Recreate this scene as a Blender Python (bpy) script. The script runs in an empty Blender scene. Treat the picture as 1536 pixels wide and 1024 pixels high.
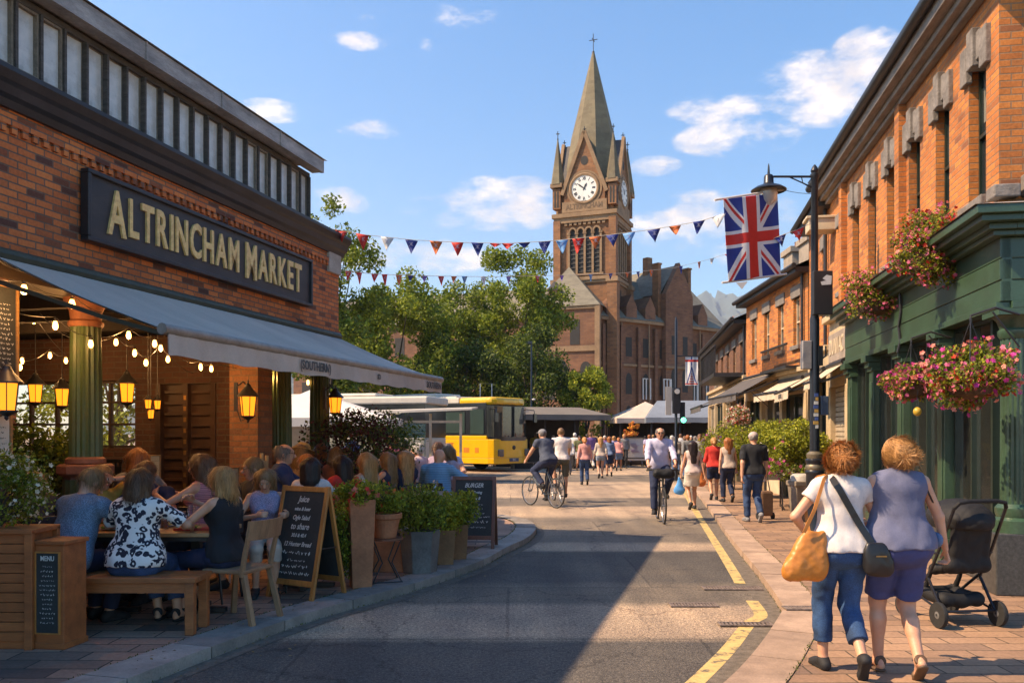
import bpy, bmesh, math, random
import numpy as np
from mathutils import Vector, Matrix, Euler
random.seed(7); RNG=np.random.default_rng(7)
R=math.radians
SC=bpy.context.scene; COL=SC.collection
F=1280.0; CH=1.65; HY=650.0
def P(px,py,Y): return Vector(((px-768)/F*Y, Y, CH-(py-HY)/F*Y))
def G(px,py,z=0.0):
    Y=F*(CH-z)/(py-HY); return Vector(((px-768)/F*Y,Y,z))
PZ=0.08   # pavement height
# ---------------------------------------------------------------- materials
MATS={}
def _nt(name):
    m=bpy.data.materials.new(name); m.use_nodes=True
    nt=m.node_tree; b=nt.nodes['Principled BSDF']; return m,nt,b
def N(nt,t,**kw):
    n=nt.nodes.new(t)
    for k,v in kw.items():
        if k.startswith('i_'):
            key=k[2:]; key=int(key) if key.isdigit() else key.replace('_',' ')
            n.inputs[key].default_value=v
        else: setattr(n,k,v)
    return n
def c4(c): return (c[0],c[1],c[2],1)
def ramp(nt,fac,stops):
    r=N(nt,'ShaderNodeValToRGB'); e=r.color_ramp.elements
    while len(e)<len(stops): e.new(0.5)
    for el,(p,c) in zip(e,stops): el.position=p; el.color=c4(c)
    nt.links.new(fac,r.inputs[0]); return r.outputs[0]
def mixc(nt,f,a,b,mode='MIX'):
    m=N(nt,'ShaderNodeMix',data_type='RGBA',blend_type=mode)
    for i,v in ((0,f),(6,a),(7,b)):
        if hasattr(v,'links'): nt.links.new(v,m.inputs[i])
        else: m.inputs[i].default_value=v if i==0 else c4(v)
    return m.outputs[2]
def bump(nt,b,h,s=0.3,d=0.01):
    bp=N(nt,'ShaderNodeBump'); bp.inputs['Strength'].default_value=s; bp.inputs['Distance'].default_value=d
    nt.links.new(h,bp.inputs['Height']); nt.links.new(bp.outputs[0],b.inputs['Normal']); return bp
def mat(name,col,rough=.6,metal=0,var=.25,scale=6,bs=.15,bd=.01,stretch=None,col2=None,coat=0,fine=40,spec=None):
    if name in MATS: return MATS[name]
    m,nt,b=_nt(name); L=nt.links
    tc=N(nt,'ShaderNodeTexCoord'); src=tc.outputs['Object']
    if stretch:
        mp=N(nt,'ShaderNodeMapping'); mp.inputs['Scale'].default_value=stretch; L.new(src,mp.inputs[0]); src=mp.outputs[0]
    n1=N(nt,'ShaderNodeTexNoise',i_Scale=scale,i_Detail=6.0,i_Roughness=.65); L.new(src,n1.inputs['Vector'])
    n2=N(nt,'ShaderNodeTexNoise',i_Scale=float(fine),i_Detail=3.0); L.new(src,n2.inputs['Vector'])
    c2=col2 or tuple(x*(1-var) for x in col)
    c1=tuple(min(1,x*(1+var*.5)) for x in col) if not col2 else col
    out=ramp(nt,n1.outputs[0],[(.3,c2),(.7,c1)])
    out=mixc(nt,.35*min(1,var*2),out,ramp(nt,n2.outputs[0],[(.3,(.3,.3,.3)),(.7,(.7,.7,.7))]),'OVERLAY')
    L.new(out,b.inputs['Base Color'])
    b.inputs['Roughness'].default_value=rough; b.inputs['Metallic'].default_value=metal
    b.inputs['Coat Weight'].default_value=coat
    if spec is not None: b.inputs['Specular IOR Level'].default_value=spec
    if bs: bump(nt,b,n2.outputs[0],bs,bd)
    MATS[name]=m; return m
def emit(name,col,s,base=(.8,.6,.3)):
    if name in MATS: return MATS[name]
    m,nt,b=_nt(name); b.inputs['Emission Color'].default_value=c4(col); b.inputs['Emission Strength'].default_value=s
    b.inputs['Base Color'].default_value=c4(base); MATS[name]=m; return m
def wallvec(nt):
    """u along the wall, v up, in the object's own axes"""
    L=nt.links; tc=N(nt,'ShaderNodeTexCoord')
    sp=N(nt,'ShaderNodeSeparateXYZ'); L.new(tc.outputs['Object'],sp.inputs[0])
    sn=N(nt,'ShaderNodeSeparateXYZ'); L.new(tc.outputs['Normal'],sn.inputs[0])
    ax=N(nt,'ShaderNodeMath',operation='ABSOLUTE'); L.new(sn.outputs[0],ax.inputs[0])
    ay=N(nt,'ShaderNodeMath',operation='ABSOLUTE'); L.new(sn.outputs[1],ay.inputs[0])
    gt=N(nt,'ShaderNodeMath',operation='GREATER_THAN'); L.new(ax.outputs[0],gt.inputs[0]); L.new(ay.outputs[0],gt.inputs[1])
    mx=N(nt,'ShaderNodeMix',data_type='FLOAT'); L.new(gt.outputs[0],mx.inputs[0]); L.new(sp.outputs[0],mx.inputs[2]); L.new(sp.outputs[1],mx.inputs[3])
    az=N(nt,'ShaderNodeMath',operation='ABSOLUTE'); L.new(sn.outputs[2],az.inputs[0])
    gz=N(nt,'ShaderNodeMath',operation='GREATER_THAN'); L.new(az.outputs[0],gz.inputs[0]); gz.inputs[1].default_value=.9
    mz=N(nt,'ShaderNodeMix',data_type='FLOAT'); L.new(gz.outputs[0],mz.inputs[0]); L.new(sp.outputs[2],mz.inputs[2]); L.new(sp.outputs[1],mz.inputs[3])
    cb=N(nt,'ShaderNodeCombineXYZ'); L.new(mx.outputs[0],cb.inputs[0]); L.new(mz.outputs[0],cb.inputs[1]); return cb.outputs[0],tc
def brick(name,c1,c2,mort,bw=.225,bh=.075,m=.008,rough=.85,dirt=.35,var2=(.06,.02,.01),bs=.5,varf=.3,big=.6):
    if name in MATS: return MATS[name]
    mt,nt,b=_nt(name); L=nt.links; v,tc=wallvec(nt)
    wn=N(nt,'ShaderNodeTexNoise',i_Scale=3.0,i_Detail=2.0); L.new(v,wn.inputs['Vector'])
    wob=N(nt,'ShaderNodeVectorMath',operation='MULTIPLY_ADD'); L.new(wn.outputs['Color'],wob.inputs[0]); wob.inputs[1].default_value=(bh*.15,bh*.15,0); L.new(v,wob.inputs[2])
    br=N(nt,'ShaderNodeTexBrick',i_Scale=1.0); br.inputs['Brick Width'].default_value=bw; br.inputs['Row Height'].default_value=bh
    br.inputs['Mortar Size'].default_value=m; br.inputs['Mortar Smooth'].default_value=.3; br.inputs['Bias'].default_value=0
    br.inputs['Color1'].default_value=c4(c1); br.inputs['Color2'].default_value=c4(c2); br.inputs['Mortar'].default_value=c4(mort)
    L.new(wob.outputs[0],br.inputs['Vector'])
    # a second, different random number per brick picks out burnt ones
    br2=N(nt,'ShaderNodeTexBrick',i_Scale=1.0); br2.inputs['Brick Width'].default_value=bw; br2.inputs['Row Height'].default_value=bh
    br2.inputs['Mortar Size'].default_value=0; br2.inputs['Color1'].default_value=(0,0,0,1); br2.inputs['Color2'].default_value=(1,1,1,1); br2.inputs['Bias'].default_value=0
    sh=N(nt,'ShaderNodeVectorMath',operation='ADD'); L.new(wob.outputs[0],sh.inputs[0]); sh.inputs[1].default_value=(bw*40,bh*26,0)
    L.new(sh.outputs[0],br2.inputs['Vector'])
    pick=ramp(nt,br2.outputs[0],[(.0,(1,1,1)),(varf,(0,0,0))])
    bm_=N(nt,'ShaderNodeMath',operation='MULTIPLY'); L.new(pick,bm_.inputs[0]); 
    inv=N(nt,'ShaderNodeMath',operation='SUBTRACT'); inv.inputs[0].default_value=1; L.new(br.outputs['Fac'],inv.inputs[1]); L.new(inv.outputs[0],bm_.inputs[1])
    col=mixc(nt,bm_.outputs[0],br.outputs[0],var2)
    n=N(nt,'ShaderNodeTexNoise',i_Scale=big,i_Detail=8.0,i_Roughness=.7); L.new(tc.outputs['Object'],n.inputs['Vector'])
    col=mixc(nt,dirt,col,ramp(nt,n.outputs[0],[(.35,(.25,.22,.2)),(.6,(.62,.6,.58))]),'OVERLAY')
    n3=N(nt,'ShaderNodeTexNoise',i_Scale=35.0,i_Detail=4.0); L.new(tc.outputs['Object'],n3.inputs['Vector'])
    col=mixc(nt,.4,col,ramp(nt,n3.outputs[0],[(.3,(.3,.3,.3)),(.7,(.68,.68,.68))]),'OVERLAY')
    L.new(col,b.inputs['Base Color']); b.inputs['Roughness'].default_value=rough
    ad=N(nt,'ShaderNodeMath',operation='MULTIPLY_ADD'); L.new(n3.outputs[0],ad.inputs[0]); ad.inputs[1].default_value=.5; L.new(inv.outputs[0],ad.inputs[2])
    bump(nt,b,ad.outputs[0],bs,.012)
    MATS[name]=mt; return mt
def glass(name,tint=(.05,.06,.06),rough=.04,trans=.0,ior=1.5,alpha=1.0):
    """window glass: reflective, either dark behind or partly see-through"""
    if name in MATS: return MATS[name]
    m,nt,b=_nt(name); b.inputs['Base Color'].default_value=c4(tint); b.inputs['Roughness'].default_value=rough
    b.inputs['IOR'].default_value=ior; b.inputs['Specular IOR Level'].default_value=.8
    if alpha<1: b.inputs['Alpha'].default_value=alpha
    tc=N(nt,'ShaderNodeTexCoord'); n=N(nt,'ShaderNodeTexNoise',i_Scale=1.3,i_Detail=1.0); nt.links.new(tc.outputs['Object'],n.inputs['Vector'])
    bump(nt,b,n.outputs[0],.12,.05)
    MATS[name]=m; return m
def leafmat(name,c1,c2,scale=1.2,tr=.35):
    if name in MATS: return MATS[name]
    m,nt,b=_nt(name); L=nt.links
    g=N(nt,'ShaderNodeNewGeometry'); 
    tc=N(nt,'ShaderNodeTexCoord'); n=N(nt,'ShaderNodeTexNoise',i_Scale=scale,i_Detail=3.0); L.new(tc.outputs['Object'],n.inputs['Vector'])
    ad=N(nt,'ShaderNodeMath',operation='ADD'); L.new(g.outputs['Random Per Island'],ad.inputs[0]); L.new(n.outputs[0],ad.inputs[1])
    hf=N(nt,'ShaderNodeMath',operation='MULTIPLY'); L.new(ad.outputs[0],hf.inputs[0]); hf.inputs[1].default_value=.5
    col=ramp(nt,hf.outputs[0],[(.2,c1),(.8,c2)]); L.new(col,b.inputs['Base Color']); b.inputs['Roughness'].default_value=.55
    b.inputs['Specular IOR Level'].default_value=.3
    t=N(nt,'ShaderNodeBsdfTranslucent'); br=mixc(nt,.5,col,(.35,.5,.05)); L.new(col,t.inputs[0])
    mx=N(nt,'ShaderNodeMixShader'); mx.inputs[0].default_value=tr; L.new(b.outputs[0],mx.inputs[1]); L.new(t.outputs[0],mx.inputs[2])
    L.new(mx.outputs[0],nt.nodes['Material Output'].inputs[0]); MATS[name]=m; return m
# ---------------------------------------------------------------- mesh building
class MB:
    def __init__(s): s.v=[]; s.f=[]; s.m=[]; s.mi=0
    def add(s,vs,fs,M=None):
        o=len(s.v)
        if M is not None: vs=[M@Vector(v) for v in vs]
        s.v.extend([tuple(v) for v in vs]); s.f.extend([tuple(i+o for i in f) for f in fs]); s.m.extend([s.mi]*len(fs)); return s
    def box(s,x0,x1,y0,y1,z0,z1,M=None):
        if x0>x1: x0,x1=x1,x0
        if y0>y1: y0,y1=y1,y0
        if z0>z1: z0,z1=z1,z0
        v=[(x0,y0,z0),(x1,y0,z0),(x1,y1,z0),(x0,y1,z0),(x0,y0,z1),(x1,y0,z1),(x1,y1,z1),(x0,y1,z1)]
        return s.add(v,[(0,3,2,1),(4,5,6,7),(0,1,5,4),(1,2,6,5),(2,3,7,6),(3,0,4,7)],M)
    def bar(s,a,b,w,h=None,up=(0,0,1)):
        """box from a to b with section w x h"""
        a=Vector(a); b=Vector(b); d=b-a; l=d.length
        if l<1e-6: return s
        h=h or w; d/=l; u=Vector(up); x=d.cross(u)
        if x.length<1e-4: x=d.cross(Vector((1,0,0)))
        x.normalize(); z=x.cross(d)
        M=Matrix((( x.x,d.x,z.x,a.x),(x.y,d.y,z.y,a.y),(x.z,d.z,z.z,a.z),(0,0,0,1)))
        return s.box(-w/2,w/2,0,l,-h/2,h/2,M)
    def prism(s,poly,z0,z1,M=None):
        n=len(poly); v=[(x,y,z0) for x,y in poly]+[(x,y,z1) for x,y in poly]
        f=[tuple(range(n-1,-1,-1)),tuple(range(n,2*n))]+[(i,(i+1)%n,n+(i+1)%n,n+i) for i in range(n)]
        return s.add(v,f,M)
    def lathe(s,prof,n=20,M=None,cap=True,ph=0,rad=None):
        v=[];f=[]
        for r,z in prof:
            for i in range(n):
                a=2*math.pi*i/n+ph; k=rad(i,n) if rad else 1
                v.append((r*k*math.cos(a),r*k*math.sin(a),z))
        for j in range(len(prof)-1):
            for i in range(n): f.append((j*n+i,j*n+(i+1)%n,(j+1)*n+(i+1)%n,(j+1)*n+i))
        if cap: f.append(tuple(range(n-1,-1,-1))); f.append(tuple(range((len(prof)-1)*n,len(prof)*n)))
        return s.add(v,f,M)
    def tube(s,pts,r,n=8,cap=True):
        pts=[Vector(p) for p in pts]; rs=r if isinstance(r,(list,tuple)) else [r]*len(pts)
        v=[];f=[]; px=None
        for i,p in enumerate(pts):
            d=(pts[min(i+1,len(pts)-1)]-pts[max(i-1,0)]).normalized()
            if px is None: px=d.cross(Vector((0,0,1)) if abs(d.z)<.9 else Vector((1,0,0)))
            px=(px-d*px.dot(d)); px.normalize(); py=d.cross(px)
            for k in range(n):
                a=2*math.pi*k/n; v.append(p+(px*math.cos(a)+py*math.sin(a))*rs[i])
        for j in range(len(pts)-1):
            for i in range(n): f.append((j*n+i,j*n+(i+1)%n,(j+1)*n+(i+1)%n,(j+1)*n+i))
        if cap: f.append(tuple(range(n-1,-1,-1))); f.append(tuple(range((len(pts)-1)*n,len(pts)*n)))
        return s.add(v,f)
    def ell(s,c,r,n=12,m=8,M=None):
        pr=[(math.sin(math.pi*(j+.02)/(m+.04)),-math.cos(math.pi*(j+.02)/(m+.04))) for j in range(m+1)]
        T=Matrix.Translation(Vector(c))@Matrix.Diagonal((r[0],r[1],r[2],1))
        if M is not None: T=M@T
        return s.lathe(pr,n,T)
    def build(s,name,mats,parent=None,smooth=False,bev=0,loc=None,rot=None):
        me=bpy.data.meshes.new(name); me.from_pydata(s.v,[],s.f)
        if not isinstance(mats,(list,tuple)): mats=[mats]
        for m in mats: me.materials.append(m)
        if len(mats)>1: me.polygons.foreach_set('material_index',s.m)
        if smooth: me.polygons.foreach_set('use_smooth',[True]*len(me.polygons)); 
        me.update()
        o=bpy.data.objects.new(name,me); COL.objects.link(o)
        if smooth=='auto' or smooth is True:
            try: me.set_sharp_from_angle(angle=R(40))
            except Exception: pass
        if bev:
            b=o.modifiers.new('Bevel','BEVEL'); b.width=bev; b.segments=2; b.limit_method='ANGLE'; b.angle_limit=R(40)
        if parent is not None: o.parent=parent
        if loc is not None: o.location=loc
        if rot is not None: o.rotation_euler=rot
        return o
def build_each(mb,name,m,parent):
    """one object per connected piece"""
    par=list(range(len(mb.v)))
    def fd(i):
        while par[i]!=i: par[i]=par[par[i]]; i=par[i]
        return i
    for f in mb.f:
        for i in f[1:]: par[fd(i)]=fd(f[0])
    gr={}
    for f in mb.f: gr.setdefault(fd(f[0]),[]).append(f)
    out=[]
    for fs in gr.values():
        ids=sorted({i for f in fs for i in f}); mp={j:k for k,j in enumerate(ids)}; q=MB(); q.add([mb.v[i] for i in ids],[tuple(mp[i] for i in f) for f in fs]); out.append(q.build(name,m,parent))
    return out
def raw(name,v,f,mats,parent=None,smooth=True,mi=None):
    """numpy arrays: v (n,3), f (m,4) or (m,3)"""
    me=bpy.data.meshes.new(name); n=len(v); k=f.shape[1]
    me.vertices.add(n); me.vertices.foreach_set('co',np.ascontiguousarray(v,dtype=np.float32).ravel())
    me.loops.add(f.size); me.loops.foreach_set('vertex_index',np.ascontiguousarray(f,dtype=np.int32).ravel())
    me.polygons.add(len(f)); me.polygons.foreach_set('loop_start',np.arange(0,f.size,k,dtype=np.int32))
    try: me.polygons.foreach_set('loop_total',np.full(len(f),k,dtype=np.int32))
    except Exception: pass
    if not isinstance(mats,(list,tuple)): mats=[mats]
    for m in mats: me.materials.append(m)
    if mi is not None: me.polygons.foreach_set('material_index',mi.astype(np.int32))
    me.polygons.foreach_set('use_smooth',np.full(len(f),bool(smooth)))
    me.update(calc_edges=True); me.validate()
    o=bpy.data.objects.new(name,me); COL.objects.link(o)
    if parent is not None: o.parent=parent
    return o
def tag(o,label=None,cat=None,group=None,kind=None):
    if label: o['label']=label
    if cat: o['category']=cat
    if group: o['group']=group
    if kind: o['kind']=kind
    return o
def thing(name,label,cat,loc=(0,0,0),rz=0,group=None,kind=None):
    o=bpy.data.objects.new(name,None); COL.objects.link(o); o.location=loc; o.rotation_euler=(0,0,rz)
    o.empty_display_size=.1
    return tag(o,label,cat,group,kind)
def dup(o,parent=None):
    c=o.copy(); COL.objects.link(c)
    if parent is not None: c.parent=parent
    for ch in list(o.children): dup(ch,c)
    return c
def dupthing(o,loc,rz,label,scale=None):
    c=dup(o); c.location=loc; c.rotation_euler=(0,0,rz); c['label']=label
    if scale: c.scale=(scale,)*3
    return c
def textmesh(txt,size,depth=.005,bold=0.0,sx=1.0,space=1.0,align='CENTER',shear=0):
    cu=bpy.data.curves.new('t','FONT'); cu.body=txt; cu.size=size; cu.extrude=depth; cu.offset=bold; cu.align_x=align
    cu.align_y='CENTER'; cu.space_character=space; cu.shear=shear; cu.resolution_u=3
    o=bpy.data.objects.new('t',cu); COL.objects.link(o); dg=bpy.context.evaluated_depsgraph_get()
    me=bpy.data.meshes.new_from_object(o.evaluated_get(dg)); bpy.data.objects.remove(o); bpy.data.curves.remove(cu)
    vs=[Vector((v.co.x*sx,v.co.y,v.co.z)) for v in me.vertices]; fs=[tuple(p.vertices) for p in me.polygons]
    bpy.data.meshes.remove(me); return vs,fs
def scribble(mb,x0,x1,z,h,n,rnd,M,y=0):
    """handwriting-like chalk marks along a line: words of small loops"""
    x=x0
    while x<x1:
        wl=rnd.uniform(.03,.09)*(x1-x0)*2.2; e=min(x1,x+wl); pts=[]
        k=max(4,int((e-x)/h*2.6))
        for i in range(k+1):
            pts.append((x+(e-x)*i/k, y, z+h*(.5*math.sin(i*2.1+rnd.random()*1.6)+ (.5 if rnd.random()<.2 else 0))))
        for a,b in zip(pts,pts[1:]):
            a=M@Vector(a); b=M@Vector(b); mb.bar(a,b,h*.17,h*.17)
        x=e+h*.9
# right-handed frames for building rows
def frame(name,label,cat,ox,oy,dx,dy,**kw):
    return thing(name,label,cat,(ox,oy,0),math.atan2(dy,dx),**kw)
# ================================================================ camera, light, sky
cam=bpy.data.objects.new('camera',bpy.data.cameras.new('camera')); COL.objects.link(cam); SC.camera=cam
cam.location=(0,0,CH); cam.rotation_euler=(R(90),0,0); cam.data.sensor_width=36; cam.data.lens=36*F/1536
cam.data.shift_y=(HY-512)/1536; cam.data.clip_end=20000; cam.data.clip_start=.05
SUN=Vector((-1,-.20,1.10)).normalized()
sl=bpy.data.lights.new('sun','SUN'); sl.energy=4.3; sl.angle=R(.5); sl.color=(1,.84,.64)
so=bpy.data.objects.new('sun',sl); COL.objects.link(so); so.rotation_euler=(-SUN).to_track_quat('-Z','Y').to_euler(); so.location=(-20,-8,30)
W=bpy.data.worlds.new('World'); W.cycles.sampling_method='MANUAL'; W.cycles.sample_map_resolution=256; SC.world=W; W.use_nodes=True; nt=W.node_tree; L=nt.links
bg=nt.nodes['Background']; out=nt.nodes['World Output']
sky=N(nt,'ShaderNodeTexSky',sky_type='NISHITA',sun_disc=False,sun_elevation=math.asin(SUN.z),sun_rotation=math.atan2(SUN.x,SUN.y))
sky.air_density=1.0; sky.dust_density=.6; sky.ozone_density=3.0
hs=N(nt,'ShaderNodeHueSaturation'); hs.inputs['Saturation'].default_value=1.42; L.new(sky.outputs[0],hs.inputs['Color']); L.new(hs.outputs[0],bg.inputs[0]); bg.inputs[1].default_value=.15
tc=N(nt,'ShaderNodeTexCoord'); sp=N(nt,'ShaderNodeSeparateXYZ'); L.new(tc.outputs['Generated'],sp.inputs[0])
def M2(op,a,b=None,c=None):
    m=N(nt,'ShaderNodeMath',operation=op)
    for i,v in enumerate((a,b,c)):
        if v is None: continue
        if hasattr(v,'links'): L.new(v,m.inputs[i])
        else: m.inputs[i].default_value=v
    return m.outputs[0]
az=M2('ARCTAN2',sp.outputs[0],sp.outputs[1]); el=M2('ARCSINE',sp.outputs[2])
nz=N(nt,'ShaderNodeTexNoise',i_Scale=13.0,i_Detail=12.0,i_Roughness=.66); mp=N(nt,'ShaderNodeMapping'); mp.inputs['Scale'].default_value=(1,1,2.2)
L.new(tc.outputs['Generated'],mp.inputs[0]); L.new(mp.outputs[0],nz.inputs['Vector'])
cbn=N(nt,'ShaderNodeCombineXYZ'); L.new(az,cbn.inputs[0]); L.new(el,cbn.inputs[1]); azel=cbn.outputs[0]
tot=None
blobs=[(410,166,52,15,.9),(552,193,48,14,.9),(704,20,62,20,.8),(540,62,46,12,.7),(640,68,16,10,.4),(735,318,130,26,1),(760,290,80,24,1),(505,302,48,20,.8),
 (978,250,44,14,.8),(1090,160,85,22,1),(1190,128,100,40,1.1),(1300,95,60,42,1.15),(1340,105,60,36,1.1),(1240,150,90,34,1),(1110,205,95,26,1),(1010,345,110,40,.8),(620,385,120,26,.85),
 (1130,345,80,60,.6),(560,30,30,10,.35),(1040,300,60,16,.4),(655,210,25,8,.3),(330,168,16,6,.5),(200,-200,220,60,1),(-300,230,240,50,1),(1900,250,240,60,1)]
for (px,py,rx,ry,a) in blobs:
    d=Vector(((px-768)/F,1,(HY-py)/F)); A=math.atan2(d.x,d.y); E=math.asin(d.normalized().z); k=1/F*math.cos(A)
    ix=1/(rx*k*math.cos(A)*1.2); iy=1/(ry*k*1.25)
    v1=N(nt,'ShaderNodeVectorMath',operation='MULTIPLY_ADD'); L.new(azel,v1.inputs[0]); v1.inputs[1].default_value=(ix,iy,0); v1.inputs[2].default_value=(-A*ix,-E*iy,0)
    v2=N(nt,'ShaderNodeVectorMath',operation='DOT_PRODUCT'); L.new(v1.outputs[0],v2.inputs[0]); L.new(v1.outputs[0],v2.inputs[1])
    b=M2('MULTIPLY_ADD',v2.outputs['Value'],-a,a); tot=b if tot is None else M2('MAXIMUM',tot,b)
tot=M2('MAXIMUM',tot,0)
dens=M2('MULTIPLY_ADD',M2('SUBTRACT',nz.outputs[0],.5),4.6,M2('MULTIPLY',tot,1.0))
dens=M2('MULTIPLY',dens,M2('MINIMUM',M2('MULTIPLY',tot,3.5),1))
cl=N(nt,'ShaderNodeMapRange',interpolation_type='SMOOTHSTEP'); L.new(dens,cl.inputs[0]); cl.inputs[1].default_value=.10; cl.inputs[2].default_value=1.5; cl.inputs[4].default_value=.93
nz2=N(nt,'ShaderNodeTexNoise',i_Scale=16.0,i_Detail=6.0); L.new(tc.outputs['Generated'],nz2.inputs['Vector'])
cc=ramp(nt,nz2.outputs[0],[(.36,(.66,.67,.74)),(.60,(1,.95,.90))])
bg2=N(nt,'ShaderNodeBackground'); L.new(cc,bg2.inputs[0]); bg2.inputs[1].default_value=.80
ms=N(nt,'ShaderNodeMixShader'); L.new(cl.outputs[0],ms.inputs[0]); L.new(bg.outputs[0],ms.inputs[1]); L.new(bg2.outputs[0],ms.inputs[2]); L.new(ms.outputs[0],out.inputs[0])
SC.view_settings.view_transform='Standard'; SC.view_settings.look='None'; SC.view_settings.gamma=1; SC.view_settings.exposure=1.04; SC.view_settings.use_white_balance=True; SC.view_settings.white_balance_temperature=8000; SC.view_settings.white_balance_tint=15
cy=SC.cycles; cy.max_bounces=7; cy.diffuse_bounces=4; cy.glossy_bounces=4; cy.transparent_max_bounces=12; cy.use_denoising=True
cy.sample_clamp_indirect=6; cy.caustics_reflective=False; cy.caustics_refractive=False
# ================================================================ ground, road, pavements
def groundmat():
    m,nt,b=_nt('asphalt'); L=nt.links; tc=N(nt,'ShaderNodeTexCoord'); o=tc.outputs['Object']
    sp=N(nt,'ShaderNodeSeparateXYZ'); L.new(o,sp.inputs[0])
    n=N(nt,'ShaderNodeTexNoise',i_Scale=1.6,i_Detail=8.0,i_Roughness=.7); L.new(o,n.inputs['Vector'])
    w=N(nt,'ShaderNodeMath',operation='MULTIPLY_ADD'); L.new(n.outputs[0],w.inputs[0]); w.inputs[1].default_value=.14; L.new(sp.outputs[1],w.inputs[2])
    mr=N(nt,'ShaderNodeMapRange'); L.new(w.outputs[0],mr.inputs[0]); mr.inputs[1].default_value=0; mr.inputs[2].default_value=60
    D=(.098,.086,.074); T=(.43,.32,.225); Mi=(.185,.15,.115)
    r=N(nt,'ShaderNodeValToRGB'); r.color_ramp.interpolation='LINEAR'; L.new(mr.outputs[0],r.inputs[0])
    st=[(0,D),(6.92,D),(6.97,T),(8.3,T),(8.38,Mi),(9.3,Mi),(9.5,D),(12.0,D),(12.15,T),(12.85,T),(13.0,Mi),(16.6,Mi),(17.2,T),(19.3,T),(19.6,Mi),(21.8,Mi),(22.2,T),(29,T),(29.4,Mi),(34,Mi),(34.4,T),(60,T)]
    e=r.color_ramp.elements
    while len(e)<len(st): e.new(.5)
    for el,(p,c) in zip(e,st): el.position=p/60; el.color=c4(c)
    f=N(nt,'ShaderNodeTexNoise',i_Scale=90.0,i_Detail=3.0); L.new(o,f.inputs['Vector'])
    vo=N(nt,'ShaderNodeTexVoronoi',i_Scale=75.0); L.new(o,vo.inputs['Vector'])
    col=mixc(nt,.75,r.outputs[0],ramp(nt,f.outputs[0],[(.32,(.18,.18,.18)),(.68,(.85,.85,.85))]),'OVERLAY')
    col=mixc(nt,.5,col,ramp(nt,vo.outputs['Distance'],[(.0,(.8,.8,.8)),(.6,(.3,.3,.3))]),'OVERLAY')
    n2=N(nt,'ShaderNodeTexNoise',i_Scale=.55,i_Detail=7.0,i_Roughness=.7); L.new(o,n2.inputs['Vector'])
    col=mixc(nt,.8,col,ramp(nt,n2.outputs[0],[(.33,(.3,.3,.32)),(.5,(.5,.5,.5)),(.68,(.7,.66,.6))]),'OVERLAY')
    sm=N(nt,'ShaderNodeMapping'); sm.inputs['Scale'].default_value=(2.2,.16,1); L.new(o,sm.inputs[0]); tr=N(nt,'ShaderNodeTexNoise',i_Scale=1.0,i_Detail=5.0); L.new(sm.outputs[0],tr.inputs['Vector'])
    col=mixc(nt,.7,col,ramp(nt,tr.outputs[0],[(.35,(.36,.36,.37)),(.65,(.62,.61,.59))]),'OVERLAY')
    ag=N(nt,'ShaderNodeTexNoise',i_Scale=34.0,i_Detail=5.0,i_Roughness=.8); L.new(o,ag.inputs['Vector'])
    col=mixc(nt,.9,col,ramp(nt,ag.outputs[0],[(.38,(.22,.22,.22)),(.62,(.76,.75,.73))]),'OVERLAY')
    pt=N(nt,'ShaderNodeTexBrick',i_Scale=1.0); pt.inputs['Brick Width'].default_value=3.1; pt.inputs['Row Height'].default_value=2.3; pt.inputs['Mortar Size'].default_value=.015; pt.inputs['Color1'].default_value=(.36,.36,.36,1); pt.inputs['Color2'].default_value=(.58,.57,.55,1); pt.inputs['Mortar'].default_value=(.15,.15,.15,1)
    pw=N(nt,'ShaderNodeVectorMath',operation='MULTIPLY_ADD'); L.new(n.outputs['Color'],pw.inputs[0]); pw.inputs[1].default_value=(.08,.08,0); L.new(o,pw.inputs[2]); L.new(pw.outputs[0],pt.inputs['Vector'])
    col=mixc(nt,.55,col,pt.outputs[0],'OVERLAY')
    # cracks
    cr=N(nt,'ShaderNodeTexVoronoi',feature='DISTANCE_TO_EDGE',i_Scale=.55); ws=N(nt,'ShaderNodeVectorMath',operation='MULTIPLY_ADD')
    L.new(n.outputs['Color'],ws.inputs[0]); ws.inputs[1].default_value=(.9,.9,0); L.new(o,ws.inputs[2]); L.new(ws.outputs[0],cr.inputs['Vector'])
    col=mixc(nt,.8,col,ramp(nt,cr.outputs['Distance'],[(.0,(.12,.12,.12)),(.006,(.5,.5,.5))]),'OVERLAY')
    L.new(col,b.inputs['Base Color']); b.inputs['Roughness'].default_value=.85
    ad=N(nt,'ShaderNodeMath',operation='ADD'); L.new(f.outputs[0],ad.inputs[0]); L.new(vo.outputs['Distance'],ad.inputs[1])
    bump(nt,b,ad.outputs[0],.55,.008); return m
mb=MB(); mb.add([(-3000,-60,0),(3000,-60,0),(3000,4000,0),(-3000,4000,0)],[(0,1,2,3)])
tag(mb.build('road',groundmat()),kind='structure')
def spline(pts,n=6):
    o=[]; p=[Vector((a[0],a[1],0)) for a in pts]; p=[2*p[0]-p[1]]+p+[2*p[-1]-p[-2]]
    for i in range(1,len(p)-2):
        for k in range(n):
            t=k/n; a,b,c,d=p[i-1:i+3]
            o.append(.5*((2*b)+(c-a)*t+(2*a-5*b+4*c-d)*t*t+(3*b-a-3*c+d)*t**3))
    o.append(p[-2]); return o
def g(px,py): v=G(px,py); return (v.x,v.y)
KR_in=spline([(-.4,3.1),(.62,4.3),g(1106,1024),g(1172,933),(2.50,7.95),g(1137,866),g(1093,810),g(1061,763),(5.3,25),(6.6,33),(8.2,43)])
KL_in=spline([(-3.9,-1),(-3.3,2.2),g(227,1024),(-1.75,7.5),g(597,895),g(715,854),(-.08,11.7),g(793,813),(.40,14.4),(.22,15.7),(-.35,16.6),(-1.4,17.2),(-3.0,17.6),(-9,18.2)])
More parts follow.
